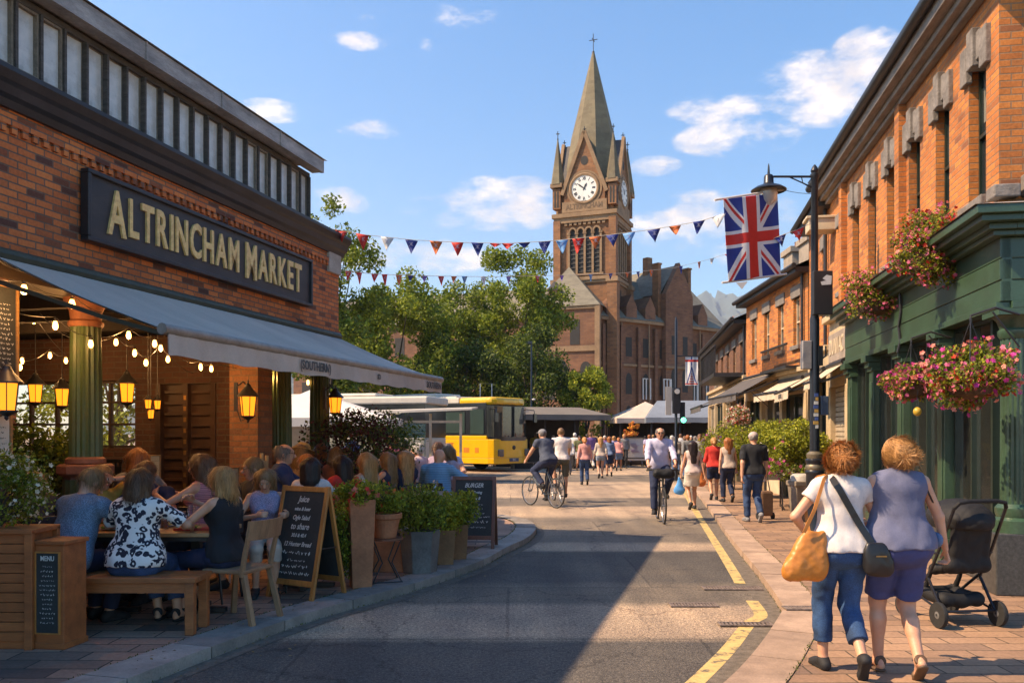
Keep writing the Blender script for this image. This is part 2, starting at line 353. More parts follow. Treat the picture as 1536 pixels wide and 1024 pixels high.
def offs(pts,d):
    o=[]
    for i,p in enumerate(pts):
        t=(pts[min(i+1,len(pts)-1)]-pts[max(i-1,0)]).normalized(); o.append(p+Vector((t.y,-t.x,0))*d)
    return o
stone=mat('kerb stone',(.36,.27,.21),.85,0,.25,2.5,.4,.006,fine=60)
def kerb(name,inn,d,m,seg=.92,w=.30):
    """kerb as separate stones with fine joints, resampled by length"""
    out=offs(inn,w if d>0 else -w); mb=MB(); acc=0; L0=[0]
    for a,b in zip(inn,inn[1:]): L0.append(L0[-1]+(b-a).length)
    def at(arr,s):
        for i in range(len(L0)-1):
            if L0[i+1]>=s:
                t=(s-L0[i])/(L0[i+1]-L0[i]); return arr[i].lerp(arr[i+1],t)
        return arr[-1]
    s=0
    while s<L0[-1]-.02:
        e=min(L0[-1],s+seg*random.uniform(.9,1.1)); zt=PZ+.010+random.uniform(-.003,.003); g_=.016
        mb.mi=random.randrange(3); st=4; A=[at(inn,s+g_+(e-s-g_)*k/st) for k in range(st+1)]; B=[at(out,s+g_+(e-s-g_)*k/st) for k in range(st+1)]
        for k in range(st):
            q=[A[k],A[k+1],B[k+1],B[k]] if d<0 else [B[k],B[k+1],A[k+1],A[k]]
            mb.add([(p.x,p.y,zt) for p in q],[(0,3,2,1) if False else (0,1,2,3)])
            mb.add([(A[k].x,A[k].y,-.02),(A[k+1].x,A[k+1].y,-.02),(A[k+1].x,A[k+1].y,zt),(A[k].x,A[k].y,zt)],[(0,1,2,3)])
        for pr in ((A[0],B[0]),(A[-1],B[-1])):
            mb.add([(pr[0].x,pr[0].y,0),(pr[1].x,pr[1].y,0),(pr[1].x,pr[1].y,zt),(pr[0].x,pr[0].y,zt)],[(0,1,2,3)])
        s=e
    return tag(mb.build(name,m),kind='structure'),out
KW=[mat('kerb stone warm %d'%i,(.40*k,.27*k,.19*k),.85,0,.35,3.5,.5,.008,fine=60) for i,k in enumerate((1,.84,1.12))]; KG=[mat('kerb stone grey %d'%i,(.30*k,.26*k,.22*k),.85,0,.35,3.5,.5,.008,fine=60) for i,k in enumerate((1,.82,1.15))]
kr,KR_out=kerb('kerb_right',KR_in,1,KW,.95,.34)
kl,KL_out=kerb('kerb_left',KL_in,-1,KG,.95,.34)
def poly_sheet(name,pts,z,m):
    mb=MB(); mb.add([(p[0],p[1],z) for p in pts],[tuple(range(len(pts)))]); o=mb.build(name,m)
    bm=bmesh.new(); bm.from_mesh(o.data); bmesh.ops.triangulate(bm,faces=bm.faces[:])
    for f in bm.faces:
        if f.normal.z<0: f.normal_flip()
    bm.to_mesh(o.data); bm.free(); return tag(o,kind='structure')
pav_r=brick('paving warm',(.36,.215,.13),(.25,.15,.095),(.07,.05,.03),.44,.20,.007,.8,.45,(.19,.12,.085),.4,.25,.5)
pav_l=brick('paving dark',(.42,.25,.17),(.30,.18,.125),(.045,.04,.03),.50,.22,.008,.8,.5,(.09,.07,.06),.4,.3,.5)
poly_sheet('pavement_right',[(p.x,p.y) for p in KR_out]+[(40,43),(40,-3),(2,-3)],PZ,pav_r)
poly_sheet('pavement_left',[(p.x,p.y) for p in KL_out]+[(-14,18.2),(-14,-1)],PZ,pav_l)
# yellow line
def yellow():
    m,nt,b=_nt('yellow paint'); L=nt.links; tc=N(nt,'ShaderNodeTexCoord'); o=tc.outputs['Object']
    n=N(nt,'ShaderNodeTexNoise',i_Scale=9.0,i_Detail=9.0,i_Roughness=.75); L.new(o,n.inputs['Vector'])
    col=ramp(nt,n.outputs[0],[(.40,(.15,.12,.085)),(.47,(.50,.35,.13)),(.7,(.68,.48,.18))]); L.new(col,b.inputs['Base Color']); b.inputs['Roughness'].default_value=.7
    bump(nt,b,n.outputs[0],.3,.004); return m
yl=spline([g(1000,1060),g(1043,1024),g(1092,975),g(1124,935),(2.26,7.75),g(1128,901)]); ya=offs(yl,-.055); yb=offs(yl,.055)
yl2=spline([g(1110,875),(2.595,9.9),g(1077,820),g(1043,766),(4.3,20.6),(5.2,26)]); 
mb=MB()
for l in (yl,yl2):
    A=offs(l,-.06); B=offs(l,.06)
    for i in range(len(l)-1): mb.add([(A[i].x,A[i].y,.005),(B[i].x,B[i].y,.005),(B[i+1].x,B[i+1].y,.005),(A[i+1].x,A[i+1].y,.005)],[(0,1,2,3)])
tag(mb.build('road_marking',yellow()),kind='structure')
# gravelly gutter strip between line and kerb
gut=mat('gutter grit',(.16,.13,.10),.95,0,.5,12,.9,.01,fine=110)
mb=MB(); A=KR_in; B=offs(KR_in,-.20)
for i in range(6,len(A)-1): mb.add([(A[i].x,A[i].y,.004),(A[i+1].x,A[i+1].y,.004),(B[i+1].x,B[i+1].y,.004),(B[i].x,B[i].y,.004)],[(0,1,2,3)])
A=KL_in; B=offs(KL_in,.14)
for i in range(6,len(A)-1): mb.add([(A[i].x,A[i].y,.004),(A[i+1].x,A[i+1].y,.004),(B[i+1].x,B[i+1].y,.004),(B[i].x,B[i].y,.004)],[(0,1,2,3)])
tag(mb.build('gutter',gut),kind='structure')
# moss and grass tufts in the kerb joints
mb=MB(); rr=random.Random(3)
for arr,zz in ((KR_out,PZ),(KR_in,0),(KL_out,PZ),(KL_in,0)):
    for i in range(8,len(arr)-14):
        for k in range(34):
            if rr.random()<.45: continue
            p=arr[i].lerp(arr[i+1],rr.random()); h=rr.uniform(.004,.018); a=rr.random()*6.3; w=.005
            q=Vector((p.x+rr.gauss(0,.008),p.y+rr.gauss(0,.008),zz+.011)); dx=Vector((math.cos(a),math.sin(a),0))*w
            mb.add([q-dx,q+dx,q+Vector((rr.gauss(0,.006),rr.gauss(0,.006),h))],[(0,1,2)])
tag(mb.build('moss',leafmat('moss green',(.05,.07,.01),(.14,.17,.03))),kind='stuff',label='green moss and short grass growing in the kerb joints',cat='moss')
# fallen leaves and crumbs of grit along the left kerb and gutter
mb=MB(); rr=random.Random(9)
for k in range(620):
    i=rr.randrange(8,len(KL_in)-16); p=KL_in[i].lerp(KL_in[i+1],rr.random()); dn=abs(rr.gauss(0,.22)); out_=rr.random()<.35; t=(KL_in[i+1]-KL_in[i]).normalized(); q=p+Vector((t.y,-t.x,0))*(dn if not out_ else -dn*1.5)
    z=.008 if not out_ else PZ+.016; a=rr.random()*6.3; s_=rr.uniform(.004,.020); d=Vector((math.cos(a),math.sin(a),rr.uniform(-.1,.3)))*s_; e=Vector((-math.sin(a),math.cos(a),0))*s_*.5
    c=Vector((q.x,q.y,z)); mb.add([c-d,c-e+Vector((0,0,.004)),c+d,c+e],[(0,1,2,3)])
tag(mb.build('fallen_leaves',leafmat('dry leaf',(.12,.06,.02),(.34,.22,.08),3,.1)),kind='stuff',label='dry leaves and grit scattered along the left kerb',cat='leaves')
# drain covers
iron=mat('cast iron',(.22,.165,.135),.65,.1,.5,20,.4,.004)
def grate(cx,cy,w,d,z,rz,label,n):
    t=thing('drain_grate',label,'drain',(cx,cy,z),rz,'iron drain grates by the right kerb')
    mb=MB(); 
    for x0,x1,y0,y1 in ((-w/2,w/2,-d/2,-d/2+.02),(-w/2,w/2,d/2-.02,d/2),(-w/2,-w/2+.02,-d/2+.02,d/2-.02),(w/2-.02,w/2,-d/2+.02,d/2-.02)): mb.box(x0,x1,y0,y1,.001,.012)
    mb.build('frame',iron,t); mb=MB()
    for i in range(n):
        x=-w/2+.02+(w-.04)*(i+.5)/n; mb.box(x-.008,x+.008,-d/2+.02,d/2-.02,.001,.010)
    mb.build('bars',iron,t); mb=MB(); mb.add([(-w/2+.02,-d/2+.02,.002),(w/2-.02,-d/2+.02,.002),(w/2-.02,d/2-.02,.002),(-w/2+.02,d/2-.02,.002)],[(0,1,2,3)]); mb.build('pit',mat('pit black',(.012,.011,.01),.9,0,.1,5,0),t)
v=G(1040,908); grate(v.x,v.y,.46,.17,.004,0,'narrow iron drain grate out in the road, left of the yellow line gap',14)
v=G(1098,883); grate(v.x,v.y,.62,.18,.004,-.03,'longest iron drain grate, at the far end of the gap in the yellow line',20)
v=G(1118,938); grate(v.x,v.y,.46,.13,.010,-.03,'iron drain channel crossing the near part of the yellow line',12)
v=G(1201,928); grate(v.x,v.y,.30,.16,PZ+.014,0,'iron drain cover set into the right kerb stones',11)
# ================================================================ people: smooth-union distance fields meshed by surface nets
class Field:
    def __init__(s,lo,hi,h):
        s.h=h; s.lo=np.array(lo,dtype=np.float32)-2*h; n=np.ceil((np.array(hi)-s.lo)/h).astype(int)+3
        s.n=n; s.v=np.full(tuple(n),.5,dtype=np.float32)
        s.ax=[s.lo[i]+h*np.arange(n[i],dtype=np.float32) for i in range(3)]
    def block(s,lo,hi):
        a=np.clip(np.floor((np.array(lo)-s.lo)/s.h).astype(int),0,s.n-1); b=np.clip(np.ceil((np.array(hi)-s.lo)/s.h).astype(int)+1,1,s.n)
        if (b<=a).any(): return None
        sl=tuple(slice(a[i],b[i]) for i in range(3))
        return sl,s.ax[0][sl[0]][:,None,None],s.ax[1][sl[1]][None,:,None],s.ax[2][sl[2]][None,None,:]
    def put(s,sl,d,k):
        c=s.v[sl]
        if k<=0: s.v[sl]=np.minimum(c,d); return
        hh=np.maximum(k-np.abs(c-d),0)/k; s.v[sl]=np.minimum(c,d)-hh*hh*k*.25
    def cap(s,a,b,ra,rb,k=.02,fl=None,cut0=None,cut1=None,infl=0.):
        """tapered capsule; fl=(axis vector, scale): depth along axis squashed by scale"""
        a=np.array(a,dtype=np.float32); b=np.array(b,dtype=np.float32); ra+=infl; rb+=infl; m=max(ra,rb)+k+3*s.h
        if fl is not None: m*=max(1,fl[1])
        r=s.block(np.minimum(a,b)-m,np.maximum(a,b)+m)
        if r is None: return
        sl,X,Y,Z=r; ba=b-a; L2=float(ba@ba)+1e-9
        x=X-a[0]; y=Y-a[1]; z=Z-a[2]
        t=(x*ba[0]+y*ba[1]+z*ba[2])/L2
        tc=np.clip(t,0 if cut0 is None else -.3,1 if cut1 is None else 1.3)
        qx=x-tc*ba[0]; qy=y-tc*ba[1]; qz=z-tc*ba[2]
        if fl is not None:
            f=np.array(fl[0],dtype=np.float32); f=f/np.linalg.norm(f); c=(qx*f[0]+qy*f[1]+qz*f[2])*(1/fl[1]-1)
            qx=qx+c*f[0]; qy=qy+c*f[1]; qz=qz+c*f[2]
        d=np.sqrt(qx*qx+qy*qy+qz*qz)-(ra+(rb-ra)*np.clip(tc,0,1)); Ln=math.sqrt(L2)
        if cut0 is not None: d=np.maximum(d,(cut0-t)*Ln)
        if cut1 is not None: d=np.maximum(d,(t-cut1)*Ln)
        s.put(sl,d,k)
    def ell(s,c,r,k=.02,Mx=None,infl=0,sub=False):
        c=np.array(c,dtype=np.float32); r=np.array(r,dtype=np.float32)+infl; m=float(r.max())+k+3*s.h
        q=s.block(c-m,c+m)
        if q is None: return
        sl,X,Y,Z=q; x=X-c[0];y=Y-c[1];z=Z-c[2]
        if Mx is not None:
            x,y,z=(Mx[0][0]*x+Mx[0][1]*y+Mx[0][2]*z, Mx[1][0]*x+Mx[1][1]*y+Mx[1][2]*z, Mx[2][0]*x+Mx[2][1]*y+Mx[2][2]*z)
        kk=np.sqrt((x/r[0])**2+(y/r[1])**2+(z/r[2])**2); g=np.sqrt((x/r[0]**2)**2+(y/r[1]**2)**2+(z/r[2]**2)**2)+1e-6
        d=kk*(kk-1)/g
        if sub:
            cc=s.v[sl]; hh=np.maximum(k-np.abs(cc+d),0)/max(k,1e-6); s.v[sl]=np.maximum(cc,-d)+hh*hh*k*.25
        else: s.put(sl,d,k)
    def plane(s,n,d):
        """keep where n.p < d"""
        s.v=np.maximum(s.v,(s.ax[0][:,None,None]*n[0]+s.ax[1][None,:,None]*n[1]+s.ax[2][None,None,:]*n[2])-d)
    def noise(s,amp,fr,seed=0,st=(1,1,1)):
        X=s.ax[0][:,None,None]*fr*st[0]; Y=s.ax[1][None,:,None]*fr*st[1]; Z=s.ax[2][None,None,:]*fr*st[2]; e=seed*1.7
        s.v+=(amp*(np.sin(X+1.3*np.sin(Y*1.1+e)+e)*np.sin(Y+1.2*np.sin(Z*.9+2*e))+.6*np.sin(Z*1.9+1.5*np.sin(X*1.3+e))*np.sin(X*.7+Y*1.6+e))).astype(np.float32)
    def mesh(s):
        v=s.v; sg=v<0; h=s.h; C=[]; n=s.n
        cnt=np.zeros(tuple(n-1),dtype=np.int8)
        for i in (0,1):
            for j in (0,1):
                for k in (0,1): cnt+=sg[i:n[0]-1+i,j:n[1]-1+j,k:n[2]-1+k]
        act=(cnt>0)&(cnt<8); idx=np.argwhere(act)
        if len(idx)==0: return None,None
        num=np.full(act.shape,-1,dtype=np.int32); num[act]=np.arange(len(idx))
        pos=np.zeros((len(idx),3)); w=np.zeros(len(idx)); cr=[(i,j,k) for i in (0,1) for j in (0,1) for k in (0,1)]
        cv={c:v[idx[:,0]+c[0],idx[:,1]+c[1],idx[:,2]+c[2]] for c in cr}
        for c in cr:
            for a in range(3):
                if c[a]==0:
                    c2=list(c); c2[a]=1; c2=tuple(c2); A=cv[c]; B=cv[c2]; x=(A<0)!=(B<0); t=np.where(x,A/np.where(x,A-B,1),0)
                    for q in range(3): pos[:,q]+=np.where(x,c[q]+(t if q==a else 0),0)
                    w+=x
        pos=pos/w[:,None]+idx; V=pos*h+s.lo; F_=[]
        for a in range(3):
            b,c=(a+1)%3,(a+2)%3
            sA=[slice(1,n[q]-1) for q in range(3)]; sA[a]=slice(0,n[a]-1); sB=list(sA); sB[a]=slice(1,n[a])
            x=sg[tuple(sA)]!=sg[tuple(sB)]; e=np.argwhere(x); 
            if len(e)==0: continue
            off=np.array([1,1,1]); off[a]=0; e=e+off; ins=sg[e[:,0],e[:,1],e[:,2]]
            def q(db,dc):
                t=e.copy(); t[:,b]-=db; t[:,c]-=dc; return num[t[:,0],t[:,1],t[:,2]]
            fq=np.stack([q(1,1),q(0,1),q(0,0),q(1,0)],1); fq=np.where(ins[:,None],fq,fq[:,::-1]); F_.append(fq)
        return V,np.concatenate(F_)
def nrm(v): v=np.array(v,dtype=float); return v/(np.linalg.norm(v)+1e-9)
def ik(a,t,l1,l2,pole):
    a=np.array(a,float); t=np.array(t,float); d=t-a; D=np.linalg.norm(d); m=(l1+l2)*.995
    if D>m: t=a+d/D*m; d=t-a; D=m
    if D<abs(l1-l2)*1.05: D=abs(l1-l2)*1.05+1e-4
    x=(l1*l1-l2*l2+D*D)/(2*D); h=math.sqrt(max(l1*l1-x*x,0)); u=d/np.linalg.norm(d); p=np.array(pole,float); p=p-u*(p@u); p=nrm(p)
    return a+u*x+p*h,t
def cloth(name,col,rough=.85,kind=None):
    if name in MATS: return MATS[name]
    if kind is None: return mat(name,col,rough,0,.22,7,.35,.003,fine=120)
    m,nt,b=_nt(name); L=nt.links; tc=N(nt,'ShaderNodeTexCoord'); o=tc.outputs['Object']
    if kind=='leopard':
        w=N(nt,'ShaderNodeTexNoise',i_Scale=9.0,i_Detail=2.0); L.new(o,w.inputs['Vector'])
        ws=N(nt,'ShaderNodeVectorMath',operation='MULTIPLY_ADD'); L.new(w.outputs['Color'],ws.inputs[0]); ws.inputs[1].default_value=(.09,.09,.09); L.new(o,ws.inputs[2])
        v=N(nt,'ShaderNodeTexVoronoi',i_Scale=19.0); L.new(ws.outputs[0],v.inputs['Vector'])
        a=ramp(nt,v.outputs['Distance'],[(.15,(0,0,0)),(.18,(1,1,1)),(.52,(1,1,1)),(.56,(0,0,0))])
        n=N(nt,'ShaderNodeTexNoise',i_Scale=26.0,i_Detail=1.0); L.new(o,n.inputs['Vector'])
        bk=ramp(nt,n.outputs[0],[(.36,(0,0,0)),(.40,(1,1,1))]); f=mixc(nt,1.0,a,bk,'MULTIPLY')
        col_=mixc(nt,f,(.72,.69,.66),(.012,.013,.03))
    elif kind=='stripe':
        w=N(nt,'ShaderNodeTexWave',wave_type='BANDS',bands_direction='Z',i_Scale=9.0,i_Distortion=1.6); w.inputs['Detail Scale'].default_value=.6; L.new(o,w.inputs['Vector'])
        col_=ramp(nt,w.outputs[0],[(.25,col),(.5,tuple(min(1,c*2.1+.06) for c in col)),(.75,tuple(c*.75 for c in col))])
    elif kind=='check':
        w=N(nt,'ShaderNodeTexVoronoi',i_Scale=130.0); L.new(o,w.inputs['Vector'])
        col_=ramp(nt,w.outputs['Distance'],[(.15,tuple(min(1,c*1.8+.04) for c in col)),(.4,col),(.8,tuple(c*.7 for c in col))])
    elif kind=='denim':
        n=N(nt,'ShaderNodeTexNoise',i_Scale=5.0,i_Detail=5.0); L.new(o,n.inputs['Vector'])
        n2=N(nt,'ShaderNodeTexNoise',i_Scale=160.0,i_Detail=2.0); L.new(o,n2.inputs['Vector'])
        col_=ramp(nt,n.outputs[0],[(.32,tuple(c*.6 for c in col)),(.62,tuple(min(1,c*1.7) for c in col))])
        col_=mixc(nt,.6,col_,ramp(nt,n2.outputs[0],[(.3,(.25,.25,.25)),(.7,(.75,.75,.75))]),'OVERLAY')
    elif kind=='flower':
        v=N(nt,'ShaderNodeTexVoronoi',i_Scale=22.0); L.new(o,v.inputs['Vector'])
        f=ramp(nt,v.outputs['Distance'],[(.3,(1,1,1)),(.4,(0,0,0))]); col_=mixc(nt,f,col,(.7,.6,.55))
    L.new(col_,b.inputs['Base Color']); b.inputs['Roughness'].default_value=rough
    wr=N(nt,'ShaderNodeTexNoise',i_Scale=8.0,i_Detail=3.0); L.new(o,wr.inputs['Vector']); bump(nt,b,wr.outputs[0],.35,.02)
    MATS[name]=m; return m
def skinmat(i):
    cols=[(.52,.27,.165),(.60,.33,.215),(.42,.20,.115),(.26,.12,.065)]; name='skin %d'%i
    if name in MATS: return MATS[name]
    m,nt,b=_nt(name); L=nt.links; tc=N(nt,'ShaderNodeTexCoord'); n=N(nt,'ShaderNodeTexNoise',i_Scale=9.0,i_Detail=5.0); L.new(tc.outputs['Object'],n.inputs['Vector'])
    c=cols[i]; L.new(ramp(nt,n.outputs[0],[(.3,(c[0]*.92,c[1]*.78,c[2]*.74)),(.7,(min(1,c[0]*1.08),c[1]*1.08,c[2]*1.05))]),b.inputs['Base Color'])
    b.inputs['Roughness'].default_value=.5; b.inputs['Subsurface Weight'].default_value=.12; b.inputs['Subsurface Radius'].default_value=(.02,.008,.004); b.inputs['Subsurface Scale'].default_value=1
    n2=N(nt,'ShaderNodeTexNoise',i_Scale=60.0,i_Detail=3.0); L.new(tc.outputs['Object'],n2.inputs['Vector']); bump(nt,b,n2.outputs[0],.12,.003)
    MATS[name]=m; return m
HAIRC={'blonde':((.60,.31,.115),(.28,.125,.04)),'auburn':((.42,.15,.045),(.18,.055,.018)),'brown':((.17,.085,.045),(.06,.03,.015)),'dark':((.035,.02,.018),(.012,.008,.008)),
 'grey':((.22,.19,.17),(.08,.07,.065)),'white':((.7,.66,.6),(.4,.37,.33)),'light':((.30,.17,.075),(.13,.07,.03)),'ginger':((.62,.27,.09),(.28,.10,.03))}
def hairmat(k):
    name='hair '+k
    if name in MATS: return MATS[name]
    m,nt,b=_nt(name); L=nt.links; tc=N(nt,'ShaderNodeTexCoord'); mp=N(nt,'ShaderNodeMapping'); mp.inputs['Scale'].default_value=(1,1,.12); L.new(tc.outputs['Object'],mp.inputs[0])
    n=N(nt,'ShaderNodeTexNoise',i_Scale=95.0,i_Detail=4.0,i_Distortion=.6); L.new(mp.outputs[0],n.inputs['Vector']); a,c=HAIRC[k]
    g=N(nt,'ShaderNodeNewGeometry'); ad=N(nt,'ShaderNodeMath',operation='MULTIPLY_ADD'); L.new(g.outputs['Random Per Island'],ad.inputs[0]); ad.inputs[1].default_value=.3; L.new(n.outputs[0],ad.inputs[2])
    L.new(ramp(nt,ad.outputs[0],[(.4,c),(.8,a)]),b.inputs['Base Color']); b.inputs['Roughness'].default_value=.42; b.inputs['Specular IOR Level'].default_value=.35
    bump(nt,b,n.outputs[0],.6,.006); MATS[name]=m; return m
EYE=mat('eye dark',(.015,.012,.01),.2,0,.1,5,0); LIP=mat('lip',(.42,.13,.10),.45,0,.1,5,0)
EYEW=mat('eye white',(.6,.58,.55),.3,0,.05,5,0); LENS=mat('sunglass lens',(.01,.01,.012),.12,0,.1,5,0); BLK=mat('black fabric',(.015,.015,.017),.75,0,.3,9,.3,.003,fine=120)
HIPW=.095
def person(label,loc,face,cat='person',group=None,H=1.72,fem=False,fat=1.0,skin=0,res=.012,pose=None,
           top=None,topmat=None,sleeve=.5,bottom='trousers',botmat=None,botlen=1.0,hair='brown',hs='short',shoe=None,shoemat=None,
           lift=0.0,seed=0,name='person',strands=0,extra=None,hatmat=None,glasses=False,neckcut=0.0,beard=False):
    """face: heading angle in degrees (0 = facing +Y/away from camera, 180 = towards it, 90 = facing -X). local frame: +y forward, x to the right"""
    s=H/1.72; p=dict(pel=(0,0,.95),lean=(0,.02,1),look=(0,1,-.05),lh=(-.24,.06,.80),rh=(.24,.06,.80),le=(-.5,-1,0),re=(.5,-1,0),lf=(-.09,.0,.08),rf=(.09,0,.08),lt=(-.12,1,0),rt=(.12,1,0),lk=(0,1,.1),rk=(0,1,.1),fist=.6,twist=0,side=0)
    p.update(pose or {})
    A=lambda q: np.array(q,float)
    root=thing(name,label,cat,loc,R(face),group)
    pel=A(p['pel']); up=nrm(p['lean']); rt=np.array([1,0,0.])+np.array([0,0,1])*p['side']; rt=nrm(rt-up*(rt@up)); fw=np.cross(up,rt)
    ct,st=math.cos(p['twist']),math.sin(p['twist']); rt2=rt*ct+fw*st; fw2=-rt*st+fw*ct
    sw=.158 if fem else .185; fh=fat
    waist=pel+up*.15; chest=pel+up*.33; sh=pel+up*.432; nk=sh+up*.070
    lsh=sh-rt2*sw*(1+.25*(fat-1)); rsh=sh+rt2*sw*(1+.25*(fat-1))
    look=nrm(p['look']); hd=nk+nrm(up*.7+A([0,0,.5])+look*.25)*.125; 
    hr=np.cross(look,[0,0,1.]); hr=nrm(hr); hu=np.cross(hr,look)
    lel,lw=ik(lsh,A(p['lh']),.285,.25,p['le']); rel,rw=ik(rsh,A(p['rh']),.285,.25,p['re'])
    lhp=pel-rt*HIPW+up*-.03; rhp=pel+rt*HIPW+up*-.03
    lkn,la=ik(lhp,A(p['lf']),.435,.425,p['lk']); rkn,ra=ik(rhp,A(p['rf']),.435,.425,p['rk'])
    B={}
    g=1 if not fem else .84
    def bd(n,a,b,r1,r2,k=.03,fl=None,**kw): B[n]=(a,b,r1,r2,k,fl,kw)
    hipw=(.148 if fem else .138)*(.55+.45*fh)
    bd('pelvis',pel-rt*.055*fh,pel+rt*.06*fh,hipw*.80*(.45+.55*fh),hipw*.80*(.45+.55*fh),.06,(fw,.86))
    bd('seat',pel-rt*.07-fw*.045+up*-.05,pel+rt*.07-fw*.045+up*-.05,.092*(.4+.6*fh),.092*(.4+.6*fh),.05)
    bd('belly',pel+up*.04+fw*.01*fh,waist+up*.04+fw*.015*fh*fh,.135*fh*(.96 if fem else 1),.122*fh*fh**.35*(.97 if fem else 1.02),.05,(fw,.80))
    bd('ribs',waist,chest+up*.02,.128*(.15+.85*fh)*(.95 if fem else 1.04),.140*(.6+.4*fh)*(.94 if fem else 1.08),.06,(fw,.74))
    bd('yoke',chest+up*.06-rt2*.085,chest+up*.06+rt2*.085,.090*(.7+.3*fh),.090*(.7+.3*fh),.06,(fw,.85))
    bd('lclav',nk-up*.045,lsh-up*.004,.046,.050*g*(.7+.3*fh),.04); bd('rclav',nk-up*.045,rsh-up*.004,.046,.050*g*(.7+.3*fh),.04)
    if fem:
        bd('lbust',chest-rt2*.07+fw2*.075+up*-.01,chest-rt2*.066+fw2*.08,.062*fh,.058*fh,.05); bd('rbust',chest+rt2*.07+fw2*.075+up*-.01,chest+rt2*.066+fw2*.08,.062*fh,.058*fh,.05)
    bd('neck',nk-up*.04,hd-hu*.05-look*.02,.058*g,.052*g,.03)
    fa=.75+.25*fh
    for q,S,E,Wr in (('l',lsh,lel,lw),('r',rsh,rel,rw)):
        bd(q+'up',S,E,.050*g*fa,.040*g*fa,.02); bd(q+'fo',E,Wr,.042*g*fa,.026*g,.015)
    for q,Hh,Kn,An in (('l',lhp,lkn,la),('r',rhp,rkn,ra)):
        bd(q+'th',Hh,Kn,.088*(.4+.6*fh),.055*(.6+.4*fh),.03); bd(q+'sh',Kn,An+(Kn-An)*.0,.054*(.7+.3*fh),.034,.02)
        cf=Kn*.68+An*.32; bk=nrm(np.cross(np.cross(An-Kn,An-Hh+1e-4),An-Kn)); back=-A([0,1,0.]) 
        bd(q+'ca',cf+back*.012,Kn*.5+An*.5+back*.008,.050*(.7+.3*fh),.042,.03)
    lo=np.min([v for n in B.values() for v in (n[0],n[1])]+[hd,la,ra,A(p['lh']),A(p['rh'])],axis=0)*s-.22
    hi=np.max([v for n in B.values() for v in (n[0],n[1])]+[hd,la,ra,lw,rw],axis=0)*s+.22
    lo[2]=max(lo[2],-.03)
    def newf(l=lo,h_=hi,r=res): return Field(l,h_,r)
    def putb(f,names,infl=0,kk=1.0,**o):
        for n in names:
            a,b,r1,r2,k,fl,kw=B[n]; f.cap(a*s,b*s,r1*s,r2*s,k*s*kk,fl,infl=infl,**o.get(n,{}))
    Mx=[hr,look,hu]
    near=res<.0125
    # ---- body
    f=newf(); putb(f,[n for n in B])
    f.ell(hd*s,A([.074,.094,.098])*s,.02*s,Mx); f.cap((hd+look*.032-hu*.055)*s,(hd+look*.052-hu*.082)*s,.052*s,.034*s,.025*s)
    f.cap((hd+look*.085+hu*.012)*s,(hd+look*.112-hu*.028)*s,.010*s,.016*s,.012*s)
    if res<.02:
        for q in (-1,1):
            f.ell((hd+hr*q*.076-hu*.012-look*.005)*s,A([.011,.02,.031])*s,.006*s,Mx)
            f.ell((hd+hr*q*.031+look*.092+hu*.008)*s,A([.017,.012,.012])*s,.012*s,Mx,sub=True)
            f.ell((hd+hr*q*.031+look*.084+hu*.006)*s,A([.0125,.0125,.0125])*s,.002*s,Mx)
        f.ell((hd+look*.088-hu*.055)*s,A([.024,.012,.010])*s,.008*s,Mx)
        f.ell((hd+look*.085+hu*.03)*s,A([.05,.012,.010])*s,.015*s,Mx)
    # hands: palm, four fingers, thumb
    for q,E,Wr,sg_ in (('l',lel,lw,-1),('r',rel,rw,1)):
        d=nrm(Wr-E); pn=nrm(np.cross(d,p.get(q+'palm',(0,1,0)))) if q+'palm' not in p else nrm(p[q+'palm'])
        if q+'palm' not in p:
            inw=-rt*sg_; pn=nrm(inw-d*(inw@d))
        side=nrm(np.cross(pn,d))*( 1 if q=='r' else -1)
        # side points towards the thumb (forward)
        if side@(fw if abs(d[2])>.5 else A([0,0,1.]))<0: side=-side
        pc=Wr+d*.045; f.cap((Wr+d*.012)*s,(Wr+d*.075)*s,.024*s,.034*s,.015*s,(pn,.45))
        cu=p.get(q+'curl',p['fist'])
        if res<.02:
            for i,(o,ln) in enumerate(((.028,.070),(.010,.078),(-.009,.072),(-.027,.056))):
                a0=Wr+d*.082+side*o; c1_=d*math.cos(cu)+pn*math.sin(cu); a1=a0+c1_*ln*.5; c2_=d*math.cos(cu*2.1)+pn*math.sin(cu*2.1); a2=a1+c2_*ln*.45
                f.cap(a0*s,a1*s,.0105*s,.0095*s,.004*s); f.cap(a1*s,a2*s,.0095*s,.008*s,.003*s)
            t0=Wr+d*.03+side*.026; t1=t0+(side*.6+d*.7+pn*.25)*.042; t2=t1+(d*.8+pn*.5+side*.1)*.030
            f.cap(t0*s,t1*s,.014*s,.011*s,.008*s); f.cap(t1*s,t2*s,.011*s,.009*s,.004*s)
        else:
            f.cap((Wr+d*.08)*s,(Wr+d*.10+(d*math.cos(cu*1.6)+pn*math.sin(cu*1.6))*.055)*s,.028*s,.02*s,.01*s,(pn,.5))
    feet=[]
    for q,An,T,Kn in (('l',la,A(p['lt']),lkn),('r',ra,A(p['rt']),rkn)):
        T=nrm(T); shin=nrm(Kn-An); dn=np.cross(T,np.cross(T,shin)); dn=nrm(dn) # perpendicular to toe dir, away from shin
        heel=An-T*.035+dn*.045; ball=An+T*.125+dn*.055; toe=An+T*.165+dn*.058; feet.append((An,T,dn,heel,ball,toe))
        f.cap(An*s,heel*s,.034*s,.030*s,.02*s); f.cap((An+dn*.02)*s,ball*s,.032*s,.026*s,.02*s); f.cap(ball*s,toe*s,.030*s,.02*s,.015*s,(dn,.7))
    V,Fc=f.mesh(); cen=V[Fc].mean(1)/s; mi=np.zeros(len(Fc),int)
    rel=cen-hd; cx=rel@hr; cyy=rel@look; cz=rel@hu
